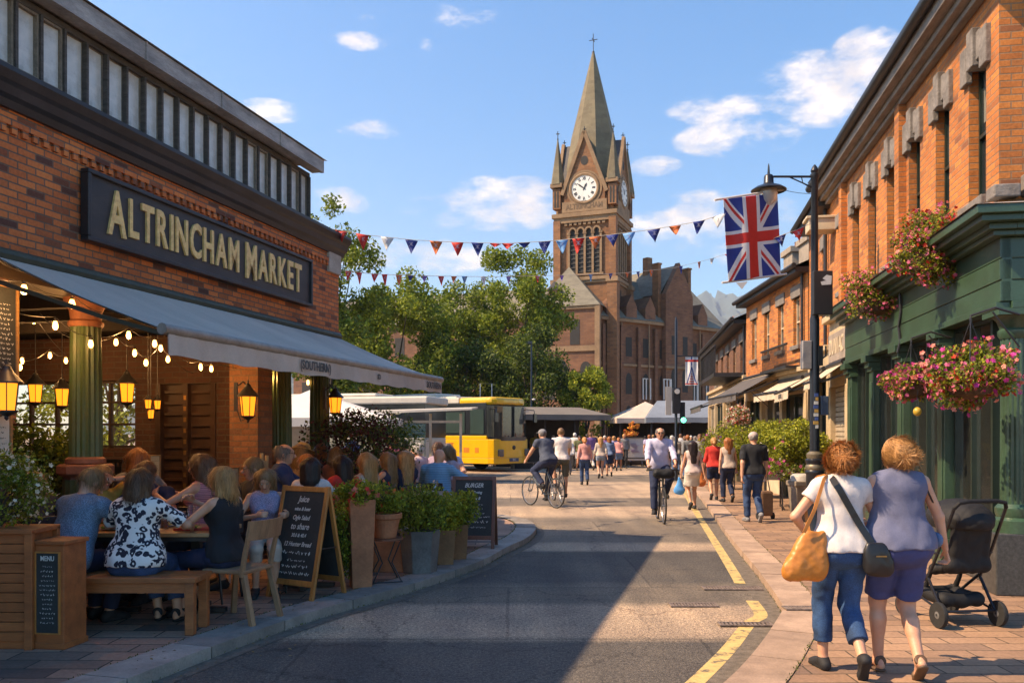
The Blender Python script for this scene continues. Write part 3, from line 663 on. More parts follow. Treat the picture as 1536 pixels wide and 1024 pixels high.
    if res<.02:
        for q in (-1,1):
            e=((cx-q*.031)/.0115)**2+((cz-.006)/.0075)**2; mi[(e<1)&(cyy>.05)]=2; e=((cx-q*.031)/.006)**2+((cz-.006)/.0075)**2; mi[(e<1)&(cyy>.05)]=1
        e=((cx)/.024)**2+((cz+.055)/.009)**2; mi[(e<1)&(cyy>.05)]=3
    raw('body',V,Fc,[skinmat(skin),EYE,EYEW,LIP],root,True,mi)
    def emitf(f,nm,m,**k):
        V,Fc=f.mesh()
        if V is None: return None
        return raw(nm,V,Fc,m,root,True,**k)
    sg=.012 if near else max(.012,res*.75)
    # ---- top
    if top:
        f=newf(); I=sg*1.0
        names=['ribs','belly']+([ 'lbust','rbust'] if fem else [])+(['yoke','lclav','rclav'] if top!='tank' and sleeve>.12 else ['yoke'])
        putb(f,names,I)
        if top!='tank' and sleeve<=.12:
            for q in 'lr': a,b,r1,r2,k,fl,kw=B[q+'clav']; f.cap(a*s,b*s,r1*s,r2*s,k*s,None,cut1=.93,infl=I)
        hem=p.get('hem',.02)
        if hem<.06: 
            a,b,r1,r2,k,fl,kw=B['pelvis']; f.cap(a*s,b*s,r1*s,r2*s,k*s,fl,infl=I*2.0); a,b,r1,r2,k,fl,kw=B['seat']; f.cap(a*s,b*s,r1*s,r2*s,k*s,fl,infl=I*1.9)
        if top=='tank':
            for q,S in ((-1,lsh),(1,rsh)): f.cap((chest+up*.02+rt2*q*.055-fw*.02)*s,(sh+rt2*q*.075+up*.025)*s,.045*s,.034*s,.02*s,infl=I)
        # cut hem below and neckline above BEFORE sleeves
        f.plane(-up,-((pel+up*(-.07+hem))@up)*s)
        cutn=.035-neckcut; 
        f.plane(nrm(up+fw2*(.35 if not fem else .55)),float((nk+up*cutn)@nrm(up+fw2*(.35 if not fem else .55)))*s)
        if sleeve>.12 and top!='tank':
            for q,(S,E,Wr) in (('l',(lsh,lel,lw)),('r',(rsh,rel,rw))):
                a,b,r1,r2,k,fl,kw=B[q+'up']; t=min(sleeve,1)
                loose=.006+.010*(sleeve<.9)
                if sleeve<1: f.cap(a*s,b*s,(r1)*s,(r2+loose)*s,.035*s,None,cut1=t,infl=I)
                else:
                    f.cap(a*s,b*s,r1*s,(r2+.004)*s,.03*s,None,infl=I); a,b,r1,r2,k,fl,kw=B[q+'fo']; f.cap(a*s,b*s,(r1+.004)*s,(r2+.006)*s,.02*s,None,cut1=min(1,sleeve-1),infl=I)
        f.noise(.0035 if near else .004,22 if near else 16,seed)
        if near: f.noise(.0024,44,seed+3,(1,1,.45)); f.noise(.0028,19,seed+7,(.8,.8,1.25))
        emitf(f,'top',topmat)
    if bottom:
        f=newf(); I=sg*.85
        putb(f,['pelvis','seat'],I)
        f.cap((pel+up*.0)*s,(pel+up*.06)*s,.135*fh*s,.128*fh*s,.04*s,(fw,.8),infl=I*.8)
        f.plane(up,float((pel+up*.06)@up)*s)
        if bottom in('skirt','dress'):
            f2=newf(); n=len(B); kl=(lkn+rkn)/2; hw=.135*fh
            f.cap((pel-up*.03)*s,(pel*.0+pel+(kl-pel)*min(botlen,1.0)*1.0)*s,hw*s,(hw+.05)*s,.05*s,(fw,.85),cut1=1.0,infl=I)
            for q,Hh,Kn in (('l',lhp,lkn),('r',rhp,rkn)): f.cap(Hh*s,Kn*s,.09*fh*s,.075*s,.05*s,None,cut1=min(1,botlen),infl=I)
        else:
            for q in 'lr':
                a,b,r1,r2,k,fl,kw=B[q+'th']; lo_=.010 if botlen<.95 else .006
                if botlen<1: f.cap(a*s,b*s,r1*s,(r2+.018)*s,.025*s,None,cut1=botlen,infl=I)
                else:
                    f.cap(a*s,b*s,r1*s,(r2+.006)*s,.025*s,None,infl=I); a,b,r1,r2,k,fl,kw=B[q+'sh']; wd=p.get('flare',.016)
                    f.cap(a*s,b*s,(r1+.006)*s,(r2+wd)*s,.02*s,None,cut1=min(.97,botlen-1),infl=I)
                    a,b,r1,r2,k,fl,kw=B[q+'ca']; f.cap(a*s,b*s,r1*s,r2*s,.03*s,None,infl=I*.7) if botlen>1.6 else None
        f.noise(.003,26,seed+1)
        if near: f.noise(.0018,52,seed+5,(.6,.6,1))
        emitf(f,'skirt' if bottom in('skirt','dress') else ('shorts' if botlen<1 else 'trousers'),botmat)
    if shoe!='none':
        for An,T,dn,heel,ball,toe in feet:
            f=Field(np.minimum(np.minimum(heel,toe),An)*s-.08,np.maximum(np.maximum(heel,toe),An)*s+.08,.008 if near else min(res,.014))
            sh_=.008
            if shoe=='sandal':
                f.cap((heel+dn*.028)*s,(toe+dn*.020)*s,.038*s,.040*s,.01*s,(dn,.40)); f.cap((ball-dn*.002-T*.022)*s,(ball+T*.010)*s,.041*s,.040*s,.004*s,(dn,.85),cut0=0,cut1=1); f.cap((heel-dn*.035-T*.02)*s,(heel-dn*.03+T*.028)*s,.043*s,.043*s,.004*s,None,cut0=.25,cut1=.8) 
            else:
                f.cap(An*s*1.0+dn*.012*s,heel*s,.036*s,.034*s,.02*s,infl=sh_); f.cap((An+dn*.025)*s,ball*s,.030*s,.028*s,.02*s,infl=sh_); f.cap(ball*s,toe*s,.032*s,.022*s,.015*s,(dn,.75),infl=sh_)
                f.cap((heel+dn*.026)*s,(toe+dn*.018)*s,.034*s,.036*s,.008*s,(dn,.35))
            emitf(f,'shoe',shoemat or BLK)
    # ---- hair
    if hs!='bald':
        hres=min(res,.014); hl=(hd-[.34,.34,.62])*s; hh=(hd+[.34,.34,.25])*s; f=Field(hl,hh,hres)
        Cc=lambda x,y,z:(hd+hr*x+look*y+hu*z)*s
        t=.006 if hs in('short','balding') else .012
        f.ell(Cc(0,-.012,.016),A([.079,.096,.098])*s,.0,Mx,infl=t*s)
        # open the face
        f.ell(Cc(0,.10,-.035),A([.070,.085,.088])*s,.012*s,Mx,sub=True)
        if hs in('short','balding'):
            f.plane(-hu,float(-((hd-hu*.045)@hu))*s); f.plane(nrm(look*.8-hu*.9),float((hd+look*.052+hu*.0)@nrm(look*.8-hu*.9))*s)
            if hs=='balding': f.ell(Cc(0,.01,.08),A([.065,.10,.06])*s,.01*s,Mx,sub=True)
            f.noise(.003,60,seed)
        else:
            f.ell(Cc(0,-.03,.012),A([.086,.088,.092])*s,.03*s,Mx)
            if hs=='bob':
                for x in (-1,1): f.cap(Cc(x*.066,-.02,.02),Cc(x*.078,-.015,-.115),.036*s,.028*s,.03*s)
                f.cap(Cc(0,-.07,.02),Cc(0,-.075,-.12),.055*s,.048*s,.03*s,(hr,1.5))
            elif hs=='long':
                L_=p.get('hairlen',.30)
                for x in (-1,1): f.cap(Cc(x*.062,-.025,.02),Cc(x*.07,-.03,-.15),.036*s,.032*s,.03*s)
                bk=hd-look*.075; dn_=nrm(A([0,0,-1.])*.8-up*.5-fw*.12)
                f.cap((bk+hu*.02)*s,(bk+dn_*L_)*s,.062*s,.044*s,.04*s,(hr,1.75)); f.cap((bk+hu*.0)*s,(bk+dn_*L_*.55)*s,.06*s,.055*s,.04*s,(hr,1.5))
            elif hs in('bun','updo'):
                bz=.0 if hs=='bun' else .03
                f.ell(Cc(0,-.128,-.045+bz),A([.052,.040,.044])*s,.012*s,Mx); f.ell(Cc(0,-.075,.01+bz),A([.082,.06,.075])*s,.02*s,Mx); f.cap(Cc(0,-.09,-.05),Cc(0,-.075,-.085),.034*s,.02*s,.02*s)
            elif hs=='pony':
                f.cap(Cc(0,-.10,.02),Cc(0,-.125,-.16),.028*s,.022*s,.02*s)
            f.noise(.0035,45,seed,(1,1,.3)); f.noise(.002,95,seed+2,(1,1,.2))
        # keep hair off the face
        if hs not in('short','balding'): f.ell(Cc(0,.115,-.03),A([.058,.075,.085])*s,.01*s,Mx,sub=True)
        V,Fc=f.mesh(); ho=raw('hair',V,Fc,hairmat(hair),root,True)
        if strands:
            rg=np.random.default_rng(seed+5); me=ho.data; n=len(V); nr=np.zeros(n*3,np.float32); me.vertices.foreach_get('normal',nr); nr=nr.reshape(-1,3)
            ok=np.arange(n) if hs not in('bun','updo') else np.nonzero(np.linalg.norm(V-Cc(0,-.135,-.04),axis=1)<.20*s)[0]; pick=ok[rg.integers(0,len(ok),strands)]; vs=[];fs=[]; bun=Cc(0,-.135,-.04)
            Pp=V[pick]; Nn=nr[pick]
            if hs in('bun','updo'): gdir=nrm(bun)[None]*0+(bun-Pp); gdir+=rg.normal(0,.022,gdir.shape)
            else: gdir=np.tile(np.array([0,0,-1.]),(strands,1))+rg.normal(0,.12,(strands,3))
            gdir=gdir-Nn*np.sum(gdir*Nn,1,keepdims=True); gdir/=np.linalg.norm(gdir,axis=1,keepdims=True)+1e-6
            sd=np.cross(Nn,gdir); q_=hs in('long','bob'); ln=rg.uniform(.05,.14 if q_ else .10,(strands,1))*s; wd=rg.uniform(.0010,.0026,(strands,1))*(1 if near else 2.0); fl_=rg.normal(0,.006,(strands,3))+Nn*.002
            pts=[]
            for j in range(5):
                t=j/4; c=Pp+gdir*ln*t+Nn*(.004+.006*t*(1-t)-.004*t)+fl_*t*t+ (Nn*.012*t*t if hs in('updo',) else 0); w=wd*(1-.8*t); pts.append((c-sd*w,c+sd*w))
            VV=np.concatenate([np.stack([a,b],1) for a,b in pts],1).reshape(-1,3); base=np.arange(strands)*10
            FF=np.concatenate([np.stack([base+2*j,base+2*j+1,base+2*j+3,base+2*j+2],1) for j in range(4)])
            raw('hair_strands',VV,FF,hairmat(hair),ho,True)
    if hatmat:
        mb=MB(); Mh=Matrix(((hr[0],look[0],hu[0],hd[0]*s),(hr[1],look[1],hu[1],hd[1]*s),(hr[2],look[2],hu[2],hd[2]*s),(0,0,0,1)))
        if p.get('hat')=='brim': mb.lathe([(.17*s,.030*s),(.165*s,.038*s),(.100*s,.045*s),(.095*s,.10*s),(.07*s,.135*s),(.001,.14*s)],20,Mh,False)
        elif p.get('hat')=='helmet': mb.ell((0,-.01*s,.045*s),(.096*s,.122*s,.085*s),16,10,Mh)
        else:
            mb.ell((0,-.005*s,.038*s),(.090*s,.108*s,.082*s),16,10,Mh); mb.box(-.055*s,.055*s,.08*s,.155*s,.035*s,.045*s,Mh)
        mb.build('hat',hatmat,root,True)
    if glasses:
        mb=MB()
        for q in (-1,1):
            c=hd+hr*q*.032+look*.104+hu*.006; mb.ell(tuple(c*s),(.022*s,.022*s,.016*s),10,6) if glasses=='sun' else mb.tube([(c+hr*.024*math.cos(a)+hu*.018*math.sin(a))*s for a in [i*math.pi/6 for i in range(13)]],.0018*s,4)
            mb.tube([(c+hr*q*.022)*s,(hd+hr*q*.080+look*.0+hu*.01)*s],.0025*s,4)
        mb.tube([(hd+hr*-.012+look*.108+hu*.01)*s,(hd+hr*.012+look*.108+hu*.01)*s],.002*s,4)
        mb.build('glasses',LENS,root,True)
    root['_h']=[float(x) for x in (lw*s)]+[float(x) for x in (rw*s)]+[float(x) for x in (sh*s)]+[float(x) for x in (hd*s)]
    if extra: extra(root,dict(lw=lw*s,rw=rw*s,sh=sh*s,lsh=lsh*s,rsh=rsh*s,pel=pel*s,hd=hd*s,rt=rt,fw=fw,up=up,s=s,look=look,chest=chest*s,hr=hr,hu=hu))
    return root
# ================================================================ foliage
def leafcloud(name,P_,size,m,parent=None,seed=0,up=.3,aspect=.55,mi=None,nrmls=None):
    """one small pointed leaf (a bent diamond of two triangles) at each point"""
    rg=np.random.default_rng(seed); n=len(P_); P_=np.asarray(P_,float)
    d=rg.normal(0,1,(n,3)); d[:,2]-=up; d/=np.linalg.norm(d,axis=1,keepdims=True)
    q=rg.normal(0,1,(n,3)) if nrmls is None else nrmls+rg.normal(0,.5,(n,3))
    sdv=np.cross(d,q); sdv/=np.linalg.norm(sdv,axis=1,keepdims=True)+1e-6; nn=np.cross(sdv,d)
    L_=(size*rg.uniform(.6,1.35,n))[:,None]; w=L_*aspect*.5
    a=P_-d*L_*.5; b=P_+sdv*w+nn*L_*.10; c=P_+d*L_*.5; e=P_-sdv*w+nn*L_*.10
    V=np.stack([a,b,c,e],1).reshape(-1,3); i=np.arange(n)*4; F_=np.stack([i,i+1,i+2,i+3],1)
    return raw(name,V,F_,m,parent,False,mi)
def clumps(rg,n,c,r,k,cr):
    """points in k clumps of radius cr spread over an ellipsoid shell"""
    c=np.array(c,float); r=np.array(r,float); u=rg.normal(0,1,(k,3)); u/=np.linalg.norm(u,axis=1,keepdims=True)
    cc=c+u*r*rg.uniform(.35,1.0,(k,1))**.6; w=rg.uniform(.5,1.3,k); idx=rg.choice(k,n,p=w/w.sum())
    v=rg.normal(0,1,(n,3)); v/=np.linalg.norm(v,axis=1,keepdims=True); return cc[idx]+v*cr*(w[idx]**.5)[:,None]*rg.uniform(0,1,(n,1))**.45,cc
LG1=leafmat('leaf mid green',(.05,.085,.012),(.20,.25,.03)); LG2=leafmat('leaf bright green',(.11,.16,.014),(.36,.40,.04)); LG3=leafmat('leaf dark green',(.02,.04,.010),(.08,.12,.02))
LGY=leafmat('leaf yellow green',(.18,.20,.014),(.52,.50,.05)); LRD=leafmat('leaf dark red',(.045,.014,.012),(.13,.035,.03)); LOL=leafmat('leaf olive',(.06,.07,.015),(.20,.20,.04))
def petal(name,c1,c2): return leafmat(name,c1,c2,3,.3)
PINK=petal('petal pink',(.55,.06,.16),(.80,.22,.34)); CORAL=petal('petal coral',(.65,.13,.10),(.80,.36,.28)); WHT=petal('petal white',(.55,.5,.35),(.8,.78,.65)); MAG=petal('petal magenta',(.45,.02,.2),(.7,.08,.35)); REDP=petal('petal red',(.45,.02,.015),(.7,.06,.03)); PURP=petal('petal purple',(.18,.06,.3),(.4,.2,.5))
BARK=mat('bark',(.07,.05,.035),.9,0,.4,6,.6,.02,stretch=(1,1,.25),fine=30)
def flowers(name,P_,size,ms,parent,seed):
    """five small petals around each point"""
    rg=np.random.default_rng(seed); n=len(P_); out=[];mi=[]
    nn=rg.normal(0,1,(n,3)); nn[:,1]-=.6; nn/=np.linalg.norm(nn,axis=1,keepdims=True); t=np.cross(nn,rg.normal(0,1,(n,3))); t/=np.linalg.norm(t,axis=1,keepdims=True); b=np.cross(nn,t)
    sz=(size*rg.uniform(.7,1.3,n))[:,None]; k=rg.integers(0,len(ms),n)
    for j in range(5):
        a=j*2*math.pi/5; d=t*math.cos(a)+b*math.sin(a); s=np.cross(nn,d); c=P_+nn*sz*.1
        out.append(np.stack([c,c+d*sz*.35+s*sz*.28+nn*sz*.1,c+d*sz*.65,c+d*sz*.35-s*sz*.28+nn*sz*.1],1)); mi.append(k)
    V=np.concatenate(out).reshape(-1,3); i=np.arange(len(V)//4)*4
    return raw(name,V,np.stack([i,i+1,i+2,i+3],1),ms,parent,False,np.concatenate(mi))
def bush(name,label,cat,c,r,n,size,ms,seed=0,k=26,cr=.35,fl=None,nf=0,fs=.04,group=None,stems=True,loc=None,parts=('foliage',)):
    rg=np.random.default_rng(seed); t=thing(name,label,cat,loc or (c[0],c[1],c[2]-r[2]),0,group); o=np.array([0,0,r[2]])
    Q,cc=clumps(rg,n,o,r,k,cr*min(r)*1.6); mi=rg.integers(0,len(ms),k) ; m_=rg.integers(0,len(ms),n)
    leafcloud('foliage',Q,size,ms,t,seed,mi=m_)
    if stems:
        mb=MB()
        for q in cc[:14]: mb.tube([(0,0,0),(q[0]*.3,q[1]*.3,q[2]*.55),tuple(q)],[.012,.008,.003],5)
        mb.build('stem',BARK,t)
    if fl:
        j=rg.integers(0,n,nf); dirv=Q[j]-o; flowers('blossom',Q[j]+dirv*.06,fs,fl,t,seed+1)
    return t
def hanging(label,c,r,seed,cols,bracket,name='hanging_basket',cat='hanging basket',group='hanging flower baskets',n=5200,drop=1.0,hang=.75):
    t=thing(name,label,cat,c,0,group); rg=np.random.default_rng(seed)
    Q,cc=clumps(rg,n,(0,0,.02),(r,r*.9,r*.72*drop),34,r*.36); leafcloud('foliage',Q,.040,[LG1,LG2,LOL,LGY],t,seed,mi=rg.integers(0,4,n))
    # trailing sprays
    m=240; a=rg.uniform(0,6.28,m); tr=np.stack([np.cos(a)*r*.95,np.sin(a)*r*.9,-rg.uniform(.1,.9,m)*r*drop],1)
    j=rg.integers(0,n,900); Qf=Q[j]; ou=Qf/ (np.linalg.norm(Qf,axis=1,keepdims=True)+1e-6); Qf=Qf+ou*r*.12
    flowers('blossom',Qf,.036,cols,t,seed+2)
    mb=MB(); mb.lathe([(.03,-r*.62),(r*.45,-r*.5),(r*.62,-r*.15),(r*.64,-r*.12)],14); mb.build('basket',mat('basket coir',(.09,.05,.025),.95,0,.4,12,.5,.01),t)
    mb=MB()
    if hang:
        for i in range(3): a=i*2.09; mb.tube([(r*.6*math.cos(a),r*.6*math.sin(a),-r*.1),(0,0,hang)],.005,5)
        b=Vector(bracket); mb.tube([Vector((0,0,hang)),Vector((0,0,hang+.05)),b*.5+Vector((0,0,hang+.12)),b+Vector((0,0,hang+.05))],.012,6)
        mb.tube([b+Vector((0,0,hang-.25)),b*.45+Vector((0,0,hang+.08))],.009,6)
    if mb.v: mb.build('chain',GUN if 'GUN' in globals() else BARK,t)
    return t
def tree(label,base,th,cc,rr,n,size,ms,seed,tr=.18,k=60,cr=.8,name='tree',cat='tree',group=None,limbs=9):
    t=thing(name,label,cat,base,0,group); rg=np.random.default_rng(seed); Q,C_=clumps(rg,n,cc,rr,k,cr)
    # break the outline: extra loose sprays outside
    leafcloud('crown',Q,size,ms,t,seed,mi=rg.integers(0,len(ms),n))
    mb=MB(); mb.tube([(0,0,-.1),(.02*th,0,th*.5),(-.02*th,.02*th,th),(cc[0]*.5,cc[1]*.5,cc[2]*.9+th*.1)],[tr,tr*.75,tr*.6,tr*.3],10)
    for q in C_[:limbs]: mb.tube([(0,0,th*.9),tuple(q*np.array([.4,.4,.65])),tuple(q)],[tr*.45,tr*.25,tr*.06],6)
    mb.build('trunk',BARK,t,True); return t
# ================================================================ left: market hall
BR_L=brick('brick red',(.70,.20,.055),(.50,.125,.035),(.15,.10,.07),.20,.066,.008,.85,.55,(.09,.035,.025),.6,.28)
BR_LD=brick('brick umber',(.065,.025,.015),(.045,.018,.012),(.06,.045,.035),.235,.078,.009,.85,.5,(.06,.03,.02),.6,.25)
BR_LP=brick('brick tan',(.27,.12,.06),(.19,.085,.045),(.15,.10,.07),.235,.078,.009,.85,.4,(.16,.08,.05),.6,.25)
GUN=mat('dark painted iron',(.030,.029,.031),.45,.2,.4,4,.15,.004)
LEAD=mat('weathered lead',(.40,.37,.34),.7,.1,.45,2.2,.5,.01,stretch=(1,1,4),fine=25)
GREENP=mat('column green paint',(.045,.095,.035),.5,0,.45,5,.35,.006,col2=(.075,.095,.04))
STONE_R=mat('red stone',(.26,.10,.055),.8,0,.4,4,.4,.006)
WOODD=mat('dark timber',(.035,.022,.015),.6,0,.5,4,.3,.004,stretch=(1,1,8))
def frosted():
    m,nt,b=_nt('grimy glazing'); L=nt.links; tc=N(nt,'ShaderNodeTexCoord'); o=tc.outputs['Object']
    n=N(nt,'ShaderNodeTexNoise',i_Scale=3.2,i_Detail=7.0,i_Roughness=.7); L.new(o,n.inputs['Vector'])
    sp=N(nt,'ShaderNodeSeparateXYZ'); L.new(o,sp.inputs[0])
    col=ramp(nt,n.outputs[0],[(.28,(.38,.38,.34)),(.5,(.62,.63,.59)),(.7,(.75,.75,.70))])
    # grime that has run down and settled at the foot of the panes
    g_=N(nt,'ShaderNodeMath',operation='MULTIPLY_ADD'); L.new(n.outputs[0],g_.inputs[0]); g_.inputs[1].default_value=.25; L.new(sp.outputs[2],g_.inputs[2])
    col=mixc(nt,ramp(nt,g_.outputs[0],[(.02,(.75,.75,.75)),(.2,(0,0,0))]),col,(.17,.14,.10))
    L.new(col,b.inputs['Base Color']); b.inputs['Roughness'].default_value=.22; b.inputs['Specular IOR Level'].default_value=.6
    bump(nt,b,n.outputs[0],.2,.02); return m
LB=frame('market_building','red brick market hall on the left with clerestory windows, green columns and open dining arcade','building',-4.69,6.0,.2511,.968)
S0,S1,YB=-6.5,7.75,6.2
mb=MB(); mb.box(S0,S1,0,.35,3.15,4.48); mb.box(S1-.35,S1,.35,YB,3.15,4.48); mb.box(S0,S1,YB,YB+.3,0,4.48); mb.box(S0-.3,S0,0,YB+.3,0,4.48)
# corbelled brick band with dentils
mb.box(S0,S1+.02,-.035,0,4.30,4.36); mb.box(S0,S1+.02,-.02,0,3.20,3.27)
n=int((S1-S0)/.118)
for i in range(n):
    x=S0+i*.118; mb.box(x,x+.06,-.03,0,4.235,4.30)
mb.build('wall',BR_L,LB)
mb=MB(); mb.box(S1-.40,S1+.012,-.045,.36,4.14,4.45); mb.build('corner_stone',mat('pale stone',(.42,.37,.31),.8,0,.3,4,.3,.006),LB,bev=.01)
mb=MB()
prof=[(0,4.44),(-.04,4.44),(-.06,4.50),(-.10,4.53),(-.12,4.60),(-.15,4.63),(-.18,4.70),(-.18,4.74),(.1,4.78)]
v=[];k=len(prof)
for x in (S0,S1+.10):
    for (y,z) in prof: v.append((x+(0 if x==S0 else 0),y,z))
mb.add(v,[(i,i+1,k+i+1,k+i) for i in range(k-1)]+[tuple(range(k,2*k))]); mb.box(S1,S1+.10,.0,YB,4.50,4.74)
mb.build('cornice',GUN,LB)
# clerestory
C1=6.86; yc=.06
mb=MB(); mb.box(S0,C1,yc-.03,yc+.07,4.74,4.84); mb.box(S0,C1,yc-.03,yc+.09,5.44,5.50); mb.box(S0,C1,yc+.30,YB-.3,4.72,4.76)
pw=.281; np_=int((C1-S0)/pw)
for i in range(np_+1):
    x=C1-i*pw; mb.box(x-.03,x,yc-.045,yc+.09,4.84,5.44)
mb.box(C1,C1+.05,yc,3.2,4.78,5.52)
mb.build('clerestory_frame',mat('weathered grey timber',(.085,.075,.065),.75,0,.5,5,.4,.005,stretch=(1,1,5)),LB)
fm=mat('old frame timber',(.24,.20,.15),.75,0,.4,5,.4,.005); GZ=frosted()
for i in range(min(np_,24)):
    x1=C1-i*pw-.03; x0=C1-(i+1)*pw; w=thing('window',None,None); w.parent=LB; w.location=(x0,yc,4.84)
    mb=MB(); t=.022 if i in (1,4,5,17,18,19) else .008; W_=x1-x0; H_=.60; y0=-.02 if t>.01 else 0.01
    mb.box(0,t,y0,.03,0,H_); mb.box(W_-t,W_,y0,.03,0,H_); mb.box(t,W_-t,y0,.03,0,t); mb.box(t,W_-t,y0,.03,H_-t,H_); mb.build('frame',fm,w)
    mb=MB(); a=random.uniform(-.010,.010); mb.add([(t,.02+a,t),(W_-t,.02-a,t),(W_-t,.02-a,H_-t),(t,.02+a,H_-t)],[(0,1,2,3)]); mb.build('pane',GZ,w)
mb=MB(); mb.box(S0,C1+.06,-.12,.02,5.52,5.57); mb.box(S0,C1+.06,-.17,-.12,5.51,5.65); mb.box(S0,C1+.06,-.17,3.2,5.65,5.69)
x=S0
while x<C1: mb.box(x,x+.02,-.182,-.12,5.505,5.70); x+=1.35
mb.add([(S0,-.2,5.70),(C1+.12,-.2,5.70),(C1+.12,3.1,6.3),(S0,3.1,6.3),(S0,6.4,5.0),(C1+.12,6.4,5.0)],[(0,1,2,3),(3,2,5,4)])
mb.build('roof_edge',LEAD,LB)
mb=MB(); mb.box(S0,S1,.1,YB,4.40,4.46); mb.build('flat_roof',LEAD,LB)
# interior
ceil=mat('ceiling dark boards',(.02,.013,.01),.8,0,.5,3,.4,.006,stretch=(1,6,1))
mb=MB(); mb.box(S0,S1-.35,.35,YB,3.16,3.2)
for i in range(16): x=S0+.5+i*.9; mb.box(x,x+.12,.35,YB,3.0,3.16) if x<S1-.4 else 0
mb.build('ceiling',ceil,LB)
mb=MB(); mb.box(S0,S1,-.02,.34,2.98,3.15); mb.build('lintel_beam',WOODD,LB)
ew=5.53
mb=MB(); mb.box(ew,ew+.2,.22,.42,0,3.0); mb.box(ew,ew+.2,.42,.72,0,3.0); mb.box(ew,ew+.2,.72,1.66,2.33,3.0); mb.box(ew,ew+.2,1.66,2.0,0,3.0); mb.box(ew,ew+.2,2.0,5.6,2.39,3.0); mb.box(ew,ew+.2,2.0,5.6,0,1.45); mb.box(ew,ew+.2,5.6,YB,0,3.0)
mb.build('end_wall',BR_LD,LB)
mb=MB(); mb.box(ew-.18,ew+.18,-.02,.40,.0,2.98); mb.build('brick_pier',BR_LP,LB)
mb=MB(); mb.box(.55,1.42,.02,.42,0,2.98); mb.build('brick_pier',BR_LP,LB)
mb=MB()
for k in range(13):
    z=1.45+.94*k/12
for y in [2.0+3.6*i/8 for i in range(9)]: mb.box(ew+.04,ew+.10,y-.02,y+.02,1.45,2.39)
for z in (1.47,1.78,2.09,2.37): mb.box(ew+.045,ew+.095,2.0,5.6,z-.015,z+.015)
wf=mb.build('window',WOODD,LB)
mb=MB(); mb.add([(ew+.07,2,1.45),(ew+.07,5.6,1.45),(ew+.07,5.6,2.39),(ew+.07,2,2.39)],[(0,1,2,3)]); mb.build('pane',glass('clear glass',(.5,.5,.45),.05,alpha=.12),wf)
# slatted inner door with little louvre slots
mb=MB(); mb.box(ew+.06,ew+.12,.72,1.66,0,2.33); 
for y0,y1 in ((.72,.80),(1.15,1.23),(1.58,1.66)): mb.box(ew-.02,ew+.06,y0,y1,0,2.33)
for z in [.1+.15*i for i in range(15)]:
    for y0,y1 in ((.83,1.12),(1.26,1.55)): mb.box(ew+.02,ew+.06,y0,y1,z,z+.035)
dr=mb.build('door',mat('door brown',(.04,.018,.012),.5,0,.4,5,.3,.004),LB)
mb=MB()
for z in [.16+.15*i for i in range(14)]:
    mb.box(ew-.025,ew-.02,1.17,1.21,z,z+.06)
mb.build('hinge',mat('brass dull',(.35,.22,.09),.35,.8,.2,9,.1),dr)
# fluted columns
def column(s,y=.17,top=2.98):
    t=thing('column',None,None); t.parent=LB; t.location=(s,y,0)
    mb=MB(); fl=lambda i,n: 1-.10*(i%4==0)-.05*(i%4 in(1,3))
    mb.lathe([(.155,1.42),(.152,2.0),(.140,2.70)],72,None,True,0,fl); mb.build('shaft',GREENP,t,True)
    mb=MB(); mb.lathe([(.15,2.70),(.165,2.72),(.165,2.75),(.14,2.77),(.15,2.86),(.19,2.92),(.205,top)],24); mb.lathe([(.155,1.42),(.185,1.40),(.185,1.36),(.16,1.35)],24)
    mb.build('capital',STONE_R,t,True)
    mb=MB(); mb.lathe([(.235,1.35),(.26,1.33),(.26,1.26),(.22,1.23)],8); mb.lathe([(.20,1.23),(.20,.12),(.24,.10),(.24,.0)],8); mb.build('pedestal',[STONE_R],t)
    mb=MB(); mb.lathe([(.208,1.2),(.208,.14)],40,None,True,0,lambda i,n:1-.06*(i%2)); mb.build('fluted_skirt',GREENP,t,True)
for s_ in (2.5,6.27,7.44,-1.2): column(s_)
def lw(px,py,y):
    """point on the local plane y=const of the market building frame under a pixel -> local coords"""
    k=(px-768)/F; c,s=.2511,.968; ox=-4.69-s*y; oy=6+c*y
    t=(k*oy-ox)/(c-k*s); Y=oy+s*t; return Vector((t,y,CH-(py-HY)/F*Y))
LM=Matrix.Translation((-4.69,6,0))@Matrix.Rotation(math.atan2(.968,.2511),4,'Z')
# sign board
a=lw(122,362,-.1); SG=thing('market_sign','long black signboard with gold ALTRINCHAM MARKET lettering on the red brick wall','sign',LM@Vector((4.45,-.03,3.835)),math.atan2(.968,.2511))
mb=MB(); mb.box(-2.2,2.2,-.05,.0,-.335,.335)
mb.build('board',mat('sign black',(.022,.022,.026),.55,0,.6,2.5,.3,.006,col2=(.05,.045,.042),stretch=(1,1,2.5)),SG)
mb=MB()
for q in ((-2.24,2.24,.30,.345),(-2.24,2.24,-.345,-.30)): mb.box(q[0],q[1],-.085,.01,q[2],q[3])
for q in (-2.24,2.195): mb.box(q,q+.045,-.085,.01,-.30,.30)
mb.build('frame',GUN,SG,bev=.008)
gold=mat('gold leaf lettering',(1.0,.57,.21),.45,.0,.35,14,.2,.003)
mb=MB(); x=-1.83
def word(mb,txt,x,big,small,z,M_):
    for i,ch in enumerate(txt):
        sz=big if i==0 else small; vs,fs=textmesh(ch,sz,.012,sz*.022,.60,align='LEFT')
        if not vs: continue
        xm=min(v.x for v in vs); w=max(v.x for v in vs)-xm; zm=min(v.y for v in vs)
        zb=z-(.035 if i==0 else 0)
        mb.add([(v.x-xm+x,-.062-v.z,v.y-zm+zb) for v in vs],[tuple(reversed(f)) for f in fs],M_); x+=w+.048
    return x
x=word(mb,'ALTRINCHAM',-1.96,.62,.54,-.185,None); x2=word(mb,'MARKET',x+.12,.62,.54,-.185,None)
